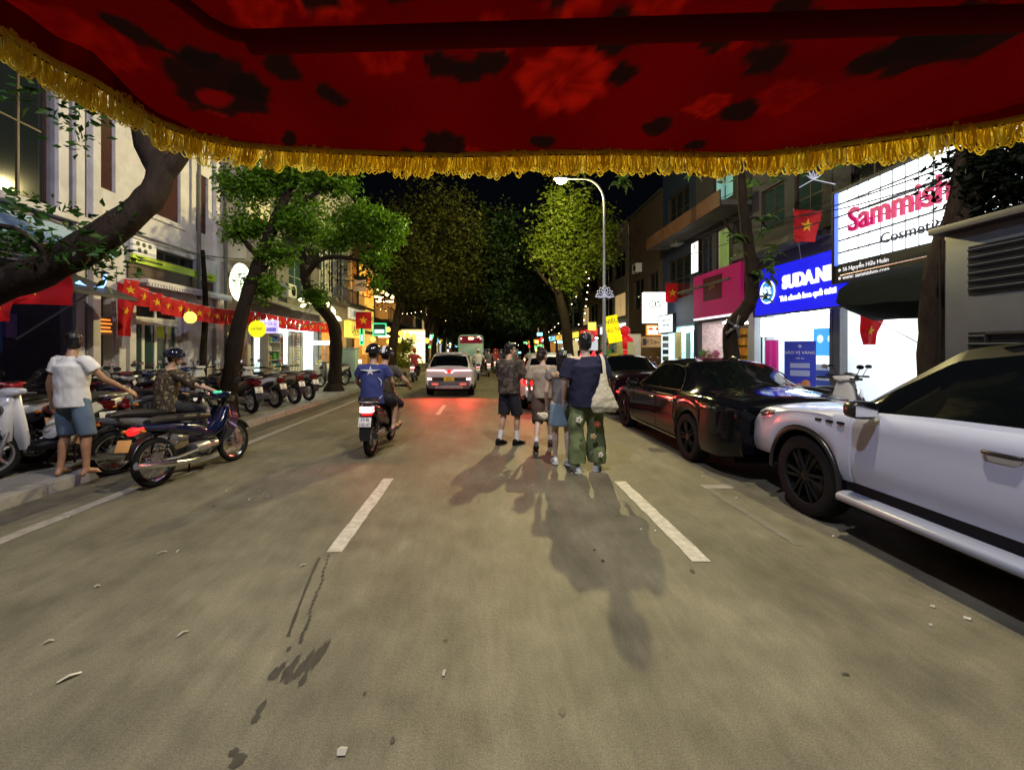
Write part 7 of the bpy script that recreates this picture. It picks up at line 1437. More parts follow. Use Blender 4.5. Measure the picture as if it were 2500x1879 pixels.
# 3 passenger and 4 rider on the black scooter
bj = cloth('blue jersey', (.035,.05,.20)); wj = mat('white jersey print', (.7,.7,.72), .7)
J = sit(1.76,.80); sh(J, elR=(.285,.12,1.14), wrR=(.25,.34,1.00), elL=(-.285,.12,1.14), wrL=(-.25,.34,1.0), knR=(.26,.42,.80), anR=(.25,.36,.40), toR=(.27,.56,.36), knL=(-.26,.42,.80), anL=(-.25,.36,.40), toL=(-.27,.56,.36))
p3, J3, s3 = person('scooter passenger in a blue jersey with a white star on the back', (-1.77,6.92,0), R(-2), J, SKIN, top_=dict(m=bj, w=1.12, hem=-.10, sleeve=.62, loose=1.15, wr=.009), bottom=dict(kind='legs', len=.95, m=cloth('black shorts', (.012,.012,.02)), w=1.15), helmet=(mat('black helmet shell', (.012,.012,.014), .2, coat=.8),), shoes=None, face=False)
Fb = Vector((0,-1,0)); q = MB(); c = Vector((0,.038-.152,1.315)); pol = star_poly(c, .075, (1,0,0), (0,.06,1), .36); pol[2] = pol[2]-Vector((.09,0,-.0)); pol[8] = pol[8]+Vector((.09,0,0)); q.prism(pol, (0,.03,0)); q.done('star_print', wj, p3)
for sgn in (1,):
    q = MB(); q.tube([(-.09,-.155,.845),(.03,-.158,.83),(.13,-.125,.87),(.175,-.06,.93)], [.004,.011,.012,.004], 6).done('white_piping', wj, p3, smooth=60); q = MB(); q.tube([(.125,-.115,1.22),(.165,-.085,1.16),(.165,-.08,1.08)], [.004,.012,.004], 6).done('white_piping', wj, p3, smooth=60)
for e in (1,-1): MB().loft([(.30,e*.25,.352,.05,.012),(.42,e*.255,.345,.05,.014),(.58,e*.27,.335,.045,.012)], n=12).done('sandal', M_black, p3, smooth=50)
J = sit(1.74,.76); sh(J, elR=(.36,.16,1.12), wrR=(.37,.40,1.02), elL=(-.36,.16,1.12), wrL=(-.37,.40,1.02), knR=(.22,.36,.70), anR=(.17,.34,.36), toR=(.18,.54,.34), knL=(-.22,.36,.70), anL=(-.17,.34,.36), toL=(-.18,.54,.34)); add(J, chest=(0,.03,0), neck=(0,.06,0), head=(.03,.09,0), shR=(0,.05,0), shL=(0,.05,0))
person('scooter rider in a grey brown t-shirt with a striped black and white helmet', (-1.72,7.36,0), R(-2), J, SKIN, top_=dict(m=cloth('grey brown jersey', (.07,.06,.05)), w=1.1, hem=-.1, sleeve=.6, loose=1.1), bottom=dict(kind='legs', len=1.15, m=cloth('black shorts')), helmet=(mat('black helmet shell'), wj), shoes=(mat('tan sandals', (.3,.2,.12), .6), M_rubber), face=False, yaw=-.1)
# 5 camouflage shirt man
def camo(co, n):
    a = noise.noise(Vector((co.x*13,co.y*13,co.z*17))); b_ = noise.noise(Vector((co.x*26+5,co.y*26,co.z*34)))
    return (.115,.085,.065) if a > .12 else ((.028,.024,.022) if b_ > .05 else (.062,.050,.042))
J = stand(1.76); sh(J, elR=(.26,.12,1.16), wrR=(.13,.33,1.24), elL=(-.26,.08,1.14), wrL=(-.08,.33,1.20), knL=(-.10,-.02,.50), anL=(-.11,-.12,.095), toL=(-.12,.06,.03), knR=(.11,.10,.50), anR=(.11,.08,.085), toR=(.13,.26,.03)); add(J, head=(0,.03,-.005))
person('man in a camouflage shirt and black shorts looking to his right', (.42,7.62,0), R(-42), J, SKIN, yaw=-.75, top_=dict(m=mat('camouflage print', (.06,.05,.04), .85, vcol=True), w=1.20, hem=-.06, hemw=.175, sleeve=.9, loose=1.3, paint=camo, wr=.012), bottom=dict(kind='legs', len=.95, m=cloth('black shorts'), w=1.12), shoes=(M_black, M_rubber), socks=(mat('white sock', (.72,.70,.74), .85), .17), vox=.009)
ph = thing('phone', 'mobile phone held by the man in the camouflage shirt', 'phone', (.42+.27,7.62+.235,1.275), R(-42)); MB().obox((0,0,0),(.075,.009,.15),(R(-35),0,0)).done('phone_body', M_gloss, ph, bevel=.003); MB().obox((0,-.0048*math.cos(R(35)),-.0055*math.sin(R(-35))),(.066,.002,.135),(R(-35),0,0)).done('screen', glow('phone screen', (.7,.6,.6), .5), ph)
# 6 woman with a bun
J = stand(1.66); sh(J, knR=(.11,.10,.49), anR=(.14,.14,.11), toR=(.15,.32,.05), knL=(-.08,-.02,.48), anL=(-.12,-.26,.14), toL=(-.12,-.12,.03), elR=(.24,.0,1.09), wrR=(.22,.16,.89), elL=(-.24,-.02,1.09), wrL=(-.20,.14,.90))
person('woman with a dark hair bun in a beige t-shirt and long brown shorts', (.97,7.35,0), R(-4), J, SKIN2, yaw=-.85, top_=dict(m=cloth('beige jersey', (.36,.30,.23)), w=1.14, hem=-.05, sleeve=.75, loose=1.2, wr=.009), bottom=dict(kind='legs', len=1.12, m=cloth('brown cotton', (.085,.05,.04)), w=1.35), hair='bun', hm=HAIRB, shoes=(mat('dark olive shoe', (.03,.035,.025), .6), M_rubber), socks=(mat('white sock'), .09), female=True)
# 7 girl in a grey top and denim skirt
J = stand(1.63); sh(J, elL=(-.22,-.02,1.05), wrL=(-.20,.10,.84), knL=(-.08,.05,.48), anL=(-.085,.04,.085), toL=(-.09,.20,.03), knR=(.08,-.01,.48), anR=(.08,-.12,.10), toR=(.08,.04,.03))
p7, J7, s7 = person('girl in a grey top with a peach ruffle and a pale denim skirt', (1.10,6.30,0), 0, J, SKIN2, yaw=.15, top_=dict(m=cloth('grey jersey', (.20,.185,.18)), w=1.0, hem=-.02, sleeve=.35, loose=1.0), bottom=dict(kind='skirt', len=.78, m=cloth('pale denim', (.24,.34,.40)), w=1.0), hair='long', shoes=(mat('white trainer', (.70,.70,.70), .5), M_white), female=True)
q = MB(); 
for k in range(22):
    a = math.pi*(.98+1.04*k/21); q.ball((.155*math.cos(a)*1.0, .115*math.sin(a)-.01, 1.31-.03*abs(math.sin(k*.9))), (.030,.022,.040), 8, 6)
for k in range(8): q.ball((-.185-.02*math.sin(k), -.05+.015*k, 1.24+.018*k), (.022,.03,.03), 8, 6)
blob(q, 'ruffle_collar', cloth('peach frill', (.55,.37,.22)), p7, .010, 2, .004, 30)
MB().obox(Vector((.02,-.10,1.60)),(.018,.012,.07),(0,R(15),0)).done('hair_clip', mat('cream clip', (.75,.7,.5), .4), p7, bevel=.004); MB().obox(Vector((.045,-.10,1.60)),(.012,.012,.06),(0,R(15),0)).done('hair_clip', mat('cream clip'), p7, bevel=.003)
t = thing('pouch', 'cream cloth pouch dangling from the hand of the girl in the denim skirt', 'pouch', (.86,6.40,.66)); q = MB(); q.ball((0,0,.02), (.075,.05,.06), 14, 10); q.ball((-.05,.01,.05), (.05,.03,.03), 12, 8); blob(q, 'pouch_body', cloth('cream cloth', (.66,.60,.45)), t, .008, 2, .008, 20); MB().tube([(0,0,.05),(.03,.0,.12),(.045,0,.17)], .006, 6).done('strap', cloth('cream cloth'), t)
# 8 man in navy with olive cargo trousers
J = stand(1.86); sh(J, elR=(.31,-.01,1.20), wrR=(.34,.12,.95), elL=(-.29,-.03,1.20), wrL=(-.28,.08,.95), knR=(.16,.06,.53), anR=(.17,.06,.09), toR=(.25,.24,.03), knL=(-.12,.0,.53), anL=(-.12,-.04,.09), toL=(-.13,.15,.03))
p8, J8, s8 = person('tall man in a navy t-shirt and olive trousers with flower patches', (1.36,5.95,0), R(2), J, SKIN2, yaw=-.1, top_=dict(m=cloth('navy jersey', (.012,.014,.045)), w=1.26, hem=-.13, hemw=.155, sleeve=.80, loose=1.42, wr=.010), bottom=dict(kind='legs', len=1.93, m=cloth('olive cotton', (.16,.20,.085), .3), w=1.22, flare=1.30, wr=.020), shoes=(mat('pale trainer', (.70,.78,.74), .5), M_white), vox=.010)
def patch(c, r, m, nm='flower_patch', n=5):
    c = Vector(c)-Vector((0,.024,0)); q = MB()
    for k in range(n): a = 2*math.pi*k/n; q.ball(Vector(c)+Vector((math.cos(a)*r*.55, -.0, math.sin(a)*r*.55)), (r*.42,.012,r*.42), 8, 6)
    o = q.done(nm, m, p8, smooth=60); MB().ball(Vector(c)+Vector((0,-.012,0)), (r*.2,.006,r*.2), 8, 6).done('patch_centre', GOODS[2], o)
patch((-.12,-.125,.72), .05, mat('white patch', (.7,.68,.6), .8)); patch((.13,-.10,.66), .05, mat('orange red patch', (.6,.14,.06), .8)); patch((.07,-.12,.50), .045, mat('tan patch', (.5,.34,.2), .8)); patch((.18,-.09,.25), .04, mat('white patch')); patch((-.10,-.155,.46), .018, M_black, n=4)
# tote bag on his shoulder
t = thing('tote_bag', 'cream canvas tote bag hanging from the shoulder of the navy shirt man', 'bag', (1.36,5.95,0), R(2)); cream = cloth('cream canvas', (.62,.57,.42)); q = MB()
ring_loft(q, [(Vector((.20,-.17,1.33)), Vector((1,0,0)), Vector((0,1,0)), .04,.015),(Vector((.19,-.20,1.18)), Vector((1,0,0)), Vector((0,1,0)), .075,.03),(Vector((.19,-.215,1.02)), Vector((1,0,0)), Vector((0,1,0)), .15,.05),(Vector((.195,-.215,.90)), Vector((1,0,0)), Vector((0,1,0)), .185,.055),(Vector((.20,-.20,.83)), Vector((1,0,0)), Vector((0,1,0)), .15,.045)], 20)
blob(q, 'bag_body', cream, t, .010, 2, .012, 11); 
MB().rings([[Vector((x_+dx,y_,z_)) for dx in (-.022,.022)] for x_, y_, z_ in ((.195,-.205,1.22),(.205,-.19,1.36),(.205,-.145,1.50),(.20,-.07,1.575),(.20,.0,1.585),(.20,.06,1.56))], False, False).done('strap', cream, t, smooth=60)
# far riders: one seated prototype, small in the picture
J = sit(1.70,.78); sh(J, elR=(.34,.16,1.12), wrR=(.36,.40,1.02), elL=(-.34,.16,1.12), wrL=(-.36,.40,1.02), knR=(.2,.36,.70), anR=(.17,.34,.36), toR=(.18,.54,.34), knL=(-.2,.36,.70), anL=(-.17,.34,.36), toL=(-.18,.54,.34))
cA = cloth('rider shirt', (.10,.10,.11)); cB = [cloth('rider shirt red', (.3,.03,.03)), cloth('rider shirt white', (.6,.6,.6)), cloth('rider shirt navy', (.02,.03,.1)), cloth('rider shirt teal', (.05,.2,.2))]; hA = mat('rider helmet', (.05,.05,.055), .25); hB = [mat('rider helmet red', (.4,.03,.02), .25), mat('rider helmet white', (.6,.6,.6), .25), mat('rider helmet blue', (.04,.08,.3), .25), hA]
pr_, _, _ = person('motorbike rider in a grey shirt close behind the coach', (.25,27.0,0), 0, J, SKIN, top_=dict(m=cA, w=1.1, hem=-.08, sleeve=.6, loose=1.1), bottom=dict(kind='legs', len=1.9, m=cloth('dark slacks')), helmet=(hA,), shoes=(M_black, M_rubber), face=False, group='riders in the far traffic', vox=.016)
sc_ = scooter('scooter under the grey shirt rider close behind the coach', (.25,27.2,0), 0, ('29','777'), True, 'motorbikes in the far traffic')
far = [(-.35,24,'white','white shirt rider right of the silver SUV'),(.75,31,'red','red shirt rider in the far traffic ahead of the walking man'),(1.3,34,'navy','navy shirt rider in the far traffic'),(1.9,30,'teal','teal shirt rider in the far traffic'),(2.4,37,'white','white shirt rider by the far right kerb'),(.1,36,'navy','navy shirt rider beside the coach'),(1.2,41,'red','red shirt rider beyond the others'),(2.7,44,'teal','teal shirt rider farthest on the right'),(-3.6,22.5,'red','orange helmeted rider left of the silver SUV')]
for i, (x, y, c, lab) in enumerate(far):
    k = ['red','white','navy','teal'].index(c); dup(pr_, (x,y,0), 0, lab, None, {cA: cB[k], hA: hB[k]}); dup(sc_, (x,y+.2,0), 0, 'scooter under the '+lab, None, {BODY: PB[['red','white','navy','silver'][k]]})
# ================================================================== CANOPY OVER THE CAMERA
edge_px = [(6,150),(60,128),(120,132),(200,168),(270,215),(340,258),(420,288),(500,306),(600,316),(750,324),(900,330),(1050,329),(1200,325),(1350,325),(1500,330),(1650,328),(1750,318),(1850,304),(1950,290),(2050,276),(2150,262),(2225,246)]
ZE = 2.10
ed = [Vector(((px-VX)*(ZE-EYE)/(VY-py), FOC*(ZE-EYE)/(VY-py), ZE)) for px, py in edge_px]
ed = [Vector((-.705,-.9,ZE)), Vector((-.705,.1,ZE)), Vector((-.70,.42,ZE))]+[p for p in ed if p.x > -.70]+[Vector((1.10,.66,ZE)), Vector((1.12,.4,ZE)), Vector((1.125,-.9,ZE))]
def resample(P, n):
    L = [0]
    for a, b_ in zip(P, P[1:]): L.append(L[-1]+(b_-a).length)
    out = []
    for k in range(n):
        s = L[-1]*k/(n-1); i = max(0, min(len(P)-2, int(np.searchsorted(L, s))-1)); out.append(P[i].lerp(P[i+1], (s-L[i])/max(1e-9, L[i+1]-L[i])))
    return out, L[-1]
t = thing('canopy', 'red floral canopy roof with a golden looped fringe along its edge', 'canopy', (0,0,ZE), 0, None, world=True)
front = [p for p in ed if p.y > .3]; fr_, _ = resample(front, 380)
def zc(x, y): return ZE+.055*min(1,max(0,(1.0-y))/.35)+.02*math.sin(x*5+1)*min(1,max(0,1-y)*2)
flow = [(1215,175,.088,1.0),(830,120,.05,.55),(1530,215,.04,.7),(470,205,.03,.9),(1000,300,.05,.4),(1250,8,.06,1.0),(700,15,.05,.8),(1580,90,.03,.4),(230,110,.05,.35),(110,60,.06,.3),(1700,190,.05,.3),(1430,25,.05,.7),(560,30,.04,.7),(1065,100,.04,.5)]
darkb = [(470,170,.082,1),(430,120,.03,1),(540,175,.035,1),(290,75,.034,1),(960,280,.05,1),(890,300,.03,1),(960,145,.03,1),(1060,140,.028,1),(1010,160,.025,1),(685,20,.022,1),(1340,95,.035,1),(1350,160,.022,1),(1550,88,.028,1),(1650,130,.035,1),(1605,215,.026,1),(1170,270,.022,1),(1200,5,.04,1),(860,15,.018,1),(1700,60,.04,1),(1420,250,.03,1),(720,190,.028,1),(1880,120,.035,1),(1990,100,.06,1),(2050,60,.06,1),(2120,80,.05,1),(620,265,.02,1),(615,135,.03,1),(60,180,.03,1),(1500,280,.02,1)]
def onroof(px, py): Y = FOC*.49/(VY-py); return ((px-VX)/FOC*Y, Y)
flow = [(*onroof(a,b_), r, w) for a, b_, r, w in flow]; darkb = [(*onroof(a,b_), r, w) for a, b_, r, w in darkb]
def print_col(co, n):
    x, y = co.x, co.y; nx_, ny_ = x+.018*noise.noise(Vector((x*22,y*22,3))), y+.018*noise.noise(Vector((x*22,y*22,9)))
    c = np.array([.070,.0003,.0002])*(1+.35*noise.noise(Vector((x*5,y*5,1))))
    for (fx, fy, r, w) in flow:
        dx, dy = nx_-fx, ny_-fy; d = math.hypot(dx,dy)/r; a = math.atan2(dy,dx)
        e = 1+.13*math.cos(9*a+fx*20)
        if d < e: 
            petal = (.55+.55*abs(math.cos(4.5*a+d*2.5)))*(.75+.25*math.cos(d*9))
            k = w*min(1,(e-d)*9)*petal; c = c*(1-k*.85)+np.array([.22,.004,.001])*k
    for (fx, fy, r, w) in darkb:
        d = math.hypot(nx_-fx, ny_-fy)/r; k = min(1,max(0,(1.1+.25*noise.noise(Vector((x*45,y*45,7)))-d)*7)); 
        c = c*(1-.94*k*w)+np.array([.006,.003,.002])*.9*k
    return c
# ring hole inside the largest dark bloom
flow_late = onroof(463,190)
_pc = print_col
def print_col(co, n):
    c = _pc(co, n); d = math.hypot((co.x-flow_late[0])/.034, (co.y-flow_late[1])/.026)+.3*noise.noise(Vector((co.x*30,co.y*30,2)))
    k = min(1,max(0,(1-d)*5)); return c*(1-k)+np.array([.11,.001,.001])*k
q = MB(); rows = []
for v in np.linspace(0,1,130)**1.5:
    rows.append([Vector((p.x*(1), p.y*(1-v)+(-.9)*v, 0)) for p in fr_])
for r in rows:
    for p in r: p.z = zc(p.x, p.y)+.012*noise.noise(Vector((p.x*6,p.y*9,0)))+.005*noise.noise(Vector((p.x*24,p.y*14,5)))
rows[0] = [Vector((p.x,p.y,ZE-.012)) for p in fr_]
q.rings(rows, False, False); me_ = q.done('fabric', fabricmat('canopy print', (.3,.01,.01), .35, True, .95, .15, 60), t, smooth=60)
OFFc = OFF[t]; MATS['canopy print'].node_tree.nodes['Principled BSDF'].inputs['Specular IOR Level'].default_value = .05; paint(me_, lambda co, n: print_col(co, n))
sl = mat('dark red sleeve', (.11,.001,.001), .9, spec=.05)
def sleeve(px0, py0, px1, py1, r):
    pts = []
    for k in range(9):
        a = k/8; px, py = px0+(px1-px0)*a, py0+(py1-py0)*a; Y = FOC*.47/(VY-py); pts.append(Vector(((px-VX)/FOC*Y, Y, EYE+.47)))
    MB().tube(pts, r, 12).done('frame_sleeve', sl, t, smooth=60)
sleeve(540,92,2300,38,.017)
pts = [Vector(((px-VX)/FOC*Y_, Y_, EYE+.475)) for px, py in ((330,-40),(400,10),(450,50),(500,74),(560,84),(640,86)) for Y_ in (FOC*.475/(VY-py),)]
MB().tube(pts, .009, 10).done('frame_rod', sl, t, smooth=60)
# golden fringe: header cord and hanging loops
gold = fabricmat('golden fringe', (.96,.76,.07), .6, rough=.4); gold2 = fabricmat('bright golden fringe', (.98,.88,.20), .6, rough=.35)
pathp, plen = resample([p for p in ed if p.y > .18], 700)
MB().tube([p-Vector((0,0,.004)) for p in pathp[::7]], .006, 6).done('fringe_cord', gold, t, smooth=60)
rr = random.Random(5); loopm = []
for k in range(10):
    q = MB(); h = rr.uniform(.050,.060); w = rr.uniform(.0045,.0085); ln = rr.uniform(-.010,.010); dp = rr.uniform(-.006,.006)
    for j in range(5):
        hh = h*rr.uniform(.78,1.0); ww = w*rr.uniform(.8,1.2); o_ = Vector((.0029*(j-2)+rr.uniform(-.0012,.0012), rr.uniform(-.006,.006), 0))
        pts = [o_+Vector((ww*math.sin(2*math.pi*s_)*(.35+.65*math.sin(math.pi*s_))+ln*math.sin(math.pi*s_), dp*math.sin(math.pi*s_)+.002*math.cos(2*math.pi*s_), -hh*(1-math.cos(2*math.pi*s_))/2)) for s_ in np.linspace(0,1,15)[:-1]]
        rb = []
        for i_ in range(len(pts)+1):
            a_ = pts[i_ % len(pts)]; tg = (pts[(i_+1) % len(pts)]-pts[(i_-1) % len(pts)]); n_ = Vector((tg.z,0,-tg.x)); n_ = n_.normalized()*.0012 if n_.length > 1e-9 else Vector((.0012,0,0)); rb.append([a_-n_, a_+Vector((0,.0008,0)), a_+n_])
        q.rings(rb, False, False)
    me = q.mesh('fringe_loop', smooth=60); me.materials.append(gold if k % 5 else gold2); loopm.append(me)
N = 296
for k in range(N):
    i = int(k/(N-1)*(len(pathp)-2)); p = pathp[i]; d = (pathp[i+1]-p).normalized()
    o = bpy.data.objects.new('fringe_loop', rr.choice(loopm)); COL.objects.link(o); o.parent = t; o.location = p-OFFc+Vector((rr.uniform(-.002,.002),rr.uniform(-.004,.004),rr.uniform(-.004,.006)+.006*math.sin(k*.33)*abs(math.sin(k*.11))))
    o.rotation_euler = (rr.uniform(-.12,.12), rr.uniform(-.16,.16), math.atan2(d.y,d.x)+rr.uniform(-.5,.5)); s_ = rr.uniform(.9,1.12); o.scale = (1.15,1.15,s_)
# ================================================================== FLAGS
flag_m = fabricmat('flag cloth red', (.55,.008,.012), .3); star_m = fabricmat('flag star yellow', (.85,.55,.02), .3)
def flag_mesh(w, h, seed, wave=.05, star=True, drape=0.0):
    rr = random.Random(seed); ph = rr.uniform(0,6); f = rr.uniform(.9,1.4)
    def P(u, v, off=0):
        y = wave*math.sin(u*5.5*f+v*1.6+ph)*(.3+.7*v)+.4*wave*math.sin(v*7+ph*2); return Vector((u*w*(1-drape*v*.75)+drape*w*.12*v, y-off, -v*h-drape*h*.25*u*(1-v)))
    q = MB(); q.rings([[P(u,v) for u in np.linspace(0,1,13)] for v in np.linspace(0,1,11)], False, False); a = q.mesh('cloth', smooth=70); a.materials.append(flag_m)
    b_ = None
    if star:
        q = MB(); r = .27*min(w,h); c = (.5,.5)
        for off in (.006,-.006):
            vs = [P(.5,.5,off)]+[P(.5+(r if k % 2 == 0 else r*.4)*math.sin(math.pi*k/5)/w, .5-(r if k % 2 == 0 else r*.4)*math.cos(math.pi*k/5)/h, off) for k in range(10)]
            q.add(vs, [(0,1+k,1+(k+1) % 10) for k in range(10)])
        b_ = q.mesh('star', fix=False); b_.materials.append(star_m)
    return a, b_
def flag(label, loc, rz, w, h, seed, wave=.05, pole=None, group=None, drape=0.0, name='flag'):
    t = thing(name, label, 'flag', loc, rz, group); a, b_ = flag_mesh(w,h,seed,wave,True,drape)
    link('cloth', a, None, t); link('star', b_, None, t)
    if pole: MB().tube([Vector(p) for p in pole], .012, 8).done('pole', M_steel, t)
    return t
fm = [flag_mesh(.40,.46,k,.045,True) for k in range(6)]
stp = [(265,602,-8.25),(300,622,-8.2),(350,640,-8.15),(410,655,-8.1),(465,666,-8.05),(540,672,-8.0),(640,690,-7.9),(736,702,-7.8)]
sp = []
for px, py, X in stp: Y = ly(px, X); sp.append(Vector((X, Y, zz(py, Y))))
sp2, sl_ = resample(sp, 200); q = MB(); q.tube(sp2[::4], .006, 6); top(q, 'string_line', M_white, 'cord carrying the red star flags along the left shops', 'cord')
n = 36
for k in range(n):
    i = int(k/n*198); p = sp2[i]; d = (sp2[min(199,i+3)]-p); 
    lab = 'red star flag on the cord in front of the white double doors' if p.y < 14 else ('red star flag on the cord by the leaning tree and passage' if p.y < 17.2 else 'red star flag on the cord before the bright souvenir shop')
    t = thing('bunting_flag', lab, 'flag', p, math.atan2(d.y,d.x), 'red bunting flags along the left shops'); a, b_ = fm[k % 6]
    for me, nm in ((a,'cloth'),(b_,'star')): o = bpy.data.objects.new(nm, me); COL.objects.link(o); o.parent = t
flag('large red flag with a yellow star hung below the leaning trunk at the left edge', U(-12,590,6.6), R(12), .98, .46, 2, .05, [(-.1,0,.02),(1.05,0,.02)])
flag('second red flag half out of view at the left edge', U(-60,610,6.3), R(10), .5, .55, 9, .06, [(-.1,0,.02),(.6,0,.02)])
flag('long red flag hanging limp left of the white double doors', U(252,607,10.0), R(70), .42, 1.25, 3, .08, [(0,0,.3),(0,0,-1.3)], drape=.5)
flag('red star flag hanging from a pole over the blue sign', U(1715,452,12.2), R(-8), .72, .92, 4, .05, [(-.02,0,.02),(.5,.6,-1.3)], drape=.35)
flag('small square red star flag above the white projecting sign', U(1437,612,24.2), 0, .82, 1.05, 6, .03, [(0,0,.05),(1.4,.1,.05)])
flag('red flag draped on a diagonal pole before the white poster wall', U(1858,680,11.0), R(-15), .5, .75, 7, .08, [(.1,.0,.02),(1.5,-.1,-.95)], drape=.55)
flag('red star flag fixed flat on the ochre wall by the green cabinet', U(768,674,26), 0, .95, 1.0, 8, .02, [(0,0,.03),(1,0,.03)])
# ================================================================== SMALL LIGHTS, CABLES
pet = glow('leaf lamp glow', (1.0,.90,.50), 3.2)
for i, (px, py, ln, an) in enumerate([(664,630,.36,70),(652,648,.30,175),(678,650,.30,60),(655,660,.26,200),(668,655,.26,100),(689,652,.36,62),(706,660,.36,60),(720,672,.40,-70),(730,688,.34,-30),(700,672,.24,70)]):
    c = U(px,py,17.4+.1*i); d = Vector((math.cos(R(an)),0,math.sin(R(an)))); sd = Vector((-d.z,0,d.x)); q = MB()
    rs = []
    for s_ in np.linspace(0,1,7): w = .085*math.sin(math.pi*(.06+.9*s_)); rs.append([c+d*(ln*(s_-.5))+sd*(w*math.cos(a))+Vector((0,1,0))*(w*.4*math.sin(a)) for a in np.linspace(0,2*math.pi,9)[:-1]])
    q.rings(rs); top(q, 'leaf_lamp', pet, 'glowing leaf shaped lamp in the cluster above the red bunting', 'lamp', smooth=60, group='leaf lamp cluster over the bunting')
q = MB()
for a, b_ in (((640,705),(700,640)),((636,708),(720,690)),((650,690),(680,640))): q.tube([U(*a,17.6), U(*b_,17.8)], .02, 6)
top(q, 'lamp_bracket', M_steel, 'thin metal struts carrying the leaf shaped lamps', 'bracket', kind=None)
bm_ = MB().ball((0,0,0), .026, 8, 6).mesh('bulb', smooth=60); bm_.materials.append(glow('fairy bulb', (1.0,.80,.45), 9.0))
def light_string(label, pts, n, sag, sc=1.0, group='string lights in the far trees'):
    c0 = Vector(pts[0]); t = thing('light_string', label, 'string lights', c0, 0, group); P = [Vector(p)-c0 for p in pts]; R_, L = resample(P, 40)
    for k, p in enumerate(R_): p.z -= sag*math.sin(math.pi*k/39)
    MB().tube(R_[::3]+[R_[-1]], .008, 5).done('cable', M_black, t)
    for k in range(n): o = bpy.data.objects.new('bulb', bm_); COL.objects.link(o); o.parent = t; o.location = R_[int(39*k/max(1,n-1))]-Vector((0,0,.05)); o.scale = (sc,sc,sc)
light_string('string of tiny lights under the dark balcony cafe floor', [U(822,667,34), U(905,672,48)], 9, .3, 1.1)
light_string('string of lights crossing the dark trees left of the coach', [U(905,640,44), U(985,650,60)], 8, .6, 1.5); light_string('lower string of lights left of the coach', [U(910,672,46), U(980,690,62)], 8, .5, 1.4)
light_string('string of lights hung down the tree trunk by the lamp post', [U(1262,575,30), U(1272,600,30), U(1262,690,30)], 9, .0, 1.6); light_string('string of lights in the right row trees beyond the lamp', [U(1245,640,38), U(1180,720,60)], 9, .5, 1.5); light_string('string of warm lights low over the far right shopfronts', [U(1250,700,40), U(1120,745,75)], 10, .4, 1.7)
light_string('string of warm lights low over the far left shopfronts', [U(905,715,50), U(985,748,85)], 10, .4, 1.8)
# small lit boxes, lanterns and stall lights of the far street
rr = random.Random(8); gl = [glow('far glow white', (1,.95,.85), 3), glow('far glow red', (1,.06,.03), 2.5), glow('far glow amber', (1,.6,.12), 3), glow('far glow cyan', (.3,.85,1), 2.5), glow('far glow green', (.2,.9,.3), 1.6)]
nm = ['white','red','amber','cyan','green']
for k in range(34):
    sd = -1 if k % 2 else 1; Y = rr.uniform(38,95); X = sd*rr.uniform(5.6,8.3); z = rr.uniform(.6,3.4); c = rr.randrange(5); q = MB(); w, h = rr.uniform(.12,.35), rr.uniform(.12,.4); q.box(X-w,X+w,Y-.06,Y+.06,z-h,z+h); q.box(X-.02,X+.02,Y-.02,Y+.02,PZ,z-h-.001)
    t = thing('light_box', '%s glowing light box on a thin post among the far %s shopfronts' % (nm[c], 'right' if sd > 0 else 'left'), 'light box', (X,Y,PZ), 0, 'far light boxes'); MB().box(-w,w,-.06,.06,z-h-PZ,z+h-PZ).done('box', gl[c], t, bevel=.02); MB().box(-.02,.02,-.02,.02,0,z-h-PZ-.001).done('post', M_black, t)
for k in range(18):
    sd = 1 if k % 3 else -1; Y = 30+k*2.6; X = (sd*2.0+rr.uniform(-1.4,1.4)) if sd > 0 else -2.6-rr.random(); Y += 14
    t = thing('motor_scooter', 'distant scooter with a red tail lamp in the far traffic', 'motorbike', (X,Y,0), 0, 'distant scooters'); MB().loft([(-.8,0,.78,.1,.1),(-.3,0,.7,.16,.2),(.3,0,.4,.14,.12),(.55,0,.7,.14,.3),(.65,0,.9,.1,.1)], n=10).done('body', PB[['navy','red','white','grey'][k % 4]], t, smooth=50)
    for y in (-.6,.6): MB().lathe([(.15,-.05),(.28,-.04),(.28,.04),(.15,.05)], (0,y,.28), 'x', 14, True).done('wheel', M_rubber, t)
    MB().box(-.09,.09,-.84,-.80,.72,.80).done('tail_light', tail_red, t); MB().loft([(.78,0,-.5,.17,.13),(1.1,0,-.42,.2,.14),(1.4,0,-.38,.17,.11),(1.48,0,-.36,.07,.07)], axis='z', n=10).done('rider_torso', [cA]+cB and cB[k % 4], t, smooth=60); MB().ball((0,-.34,1.6), .14, 10, 8).done('rider_helmet', hB[k % 4], t, smooth=60)
cab = mat('cable black', (.012,.012,.014), .6)
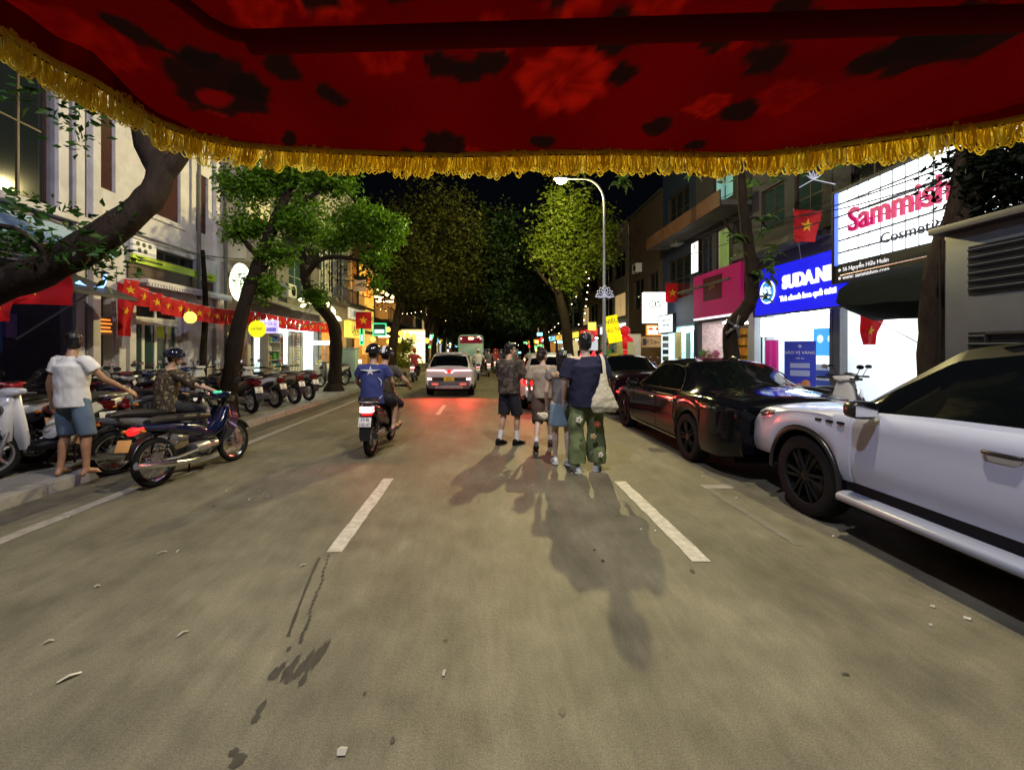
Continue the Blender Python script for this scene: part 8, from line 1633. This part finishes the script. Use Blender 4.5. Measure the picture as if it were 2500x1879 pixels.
for i, (a, b_, sag, lab) in enumerate([((1560,505,14),(2075,350,8.2),.15,'upper black cable slung along the right facades'),((1570,520,14),(2080,372,8.2),.22,'middle black cable slung along the right facades'),((1440,560,24),(1800,430,12),.25,'black cable running from the navy house to the blue sign'),((1560,470,14),(2000,400,9.5),.3,'sagging black cable below the lotus ornament'),((1400,470,26),(1620,400,16),.3,'black cable rising along the navy and balcony houses'),((1420,520,26),(1640,450,15),.4,'lower black cable along the navy and balcony houses'),((480,470,15),(700,560,26),.4,'black cable through the bright green crown'),((190,480,9.5),(530,560,15),.2,'black cable across the white shophouse front'),((0,420,8.2),(260,520,10.6),.15,'black cable across the pale building at the left')]):
    P = [U(*a).lerp(U(*b_), k/12)-Vector((0,0,sag*math.sin(math.pi*k/12))) for k in range(13)]; q = MB().tube(P, .014, 6); top(q, 'overhead_cable', cab, lab, 'cable')
t = thing('lotus_decoration', 'pale lotus light ornament on the cables above the blue sign', 'ornament', U(1757,388,11)); lo = mat('lotus ornament white')
for k in range(5): a = R(-60+30*k); MB().tube([(0,0,0),(.10*math.sin(a)-.03*math.cos(a),0,.10*math.cos(a)),(.22*math.sin(a),0,.22*math.cos(a)),(.10*math.sin(a)+.03*math.cos(a),0,.10*math.cos(a))], .012, 6, closed=True).done('petal', lo, t)
MB().tube([(-.35,0,-.2),(0,0,0),(.55,0,-.12)], .012, 6).done('wire', lo, t)
# stacked plastic stools, boards and sheets by the aqua shop
for k in range(3):
    t = thing('plastic_crate_stack', ['pink and teal plastic goods stack on the right pavement','white sheeted stall table on the right pavement','folded pale blue boards leaning by the stall table'][k], ['goods','table','boards'][k], (5.75+.9*k, 20.6-1.6*k, PZ))
    if k == 0:
        for j in range(5): MB().box(-.45,.45,-.3,.3,.02+.16*j,.15+.16*j).done('tray', GOODS[[6,4,3,6,5][j]], t, bevel=.02)
    elif k == 1:
        MB().box(-.55,.55,-.4,.4,.72,.78).done('table_top', W_lav, t, bevel=.01)
        for x in (-.5,.5):
            for y in (-.35,.35): MB().box(x-.02,x+.02,y-.02,y+.02,0,.718).done('leg', M_steel, t)
        q = MB(); q.rings([[(-.57,-.42,.79),(.57,-.42,.79)],[(-.58,-.44,.5),(.58,-.44,.45)]], False, False); q.done('cloth', W_lav, t)
    else:
        for j in range(3): MB().obox((.12*j-.1,0,.55),(.03,.7,1.1),(0,R(14),0)).done('board', mat('pale blue board', (.35,.45,.6), .5), t)
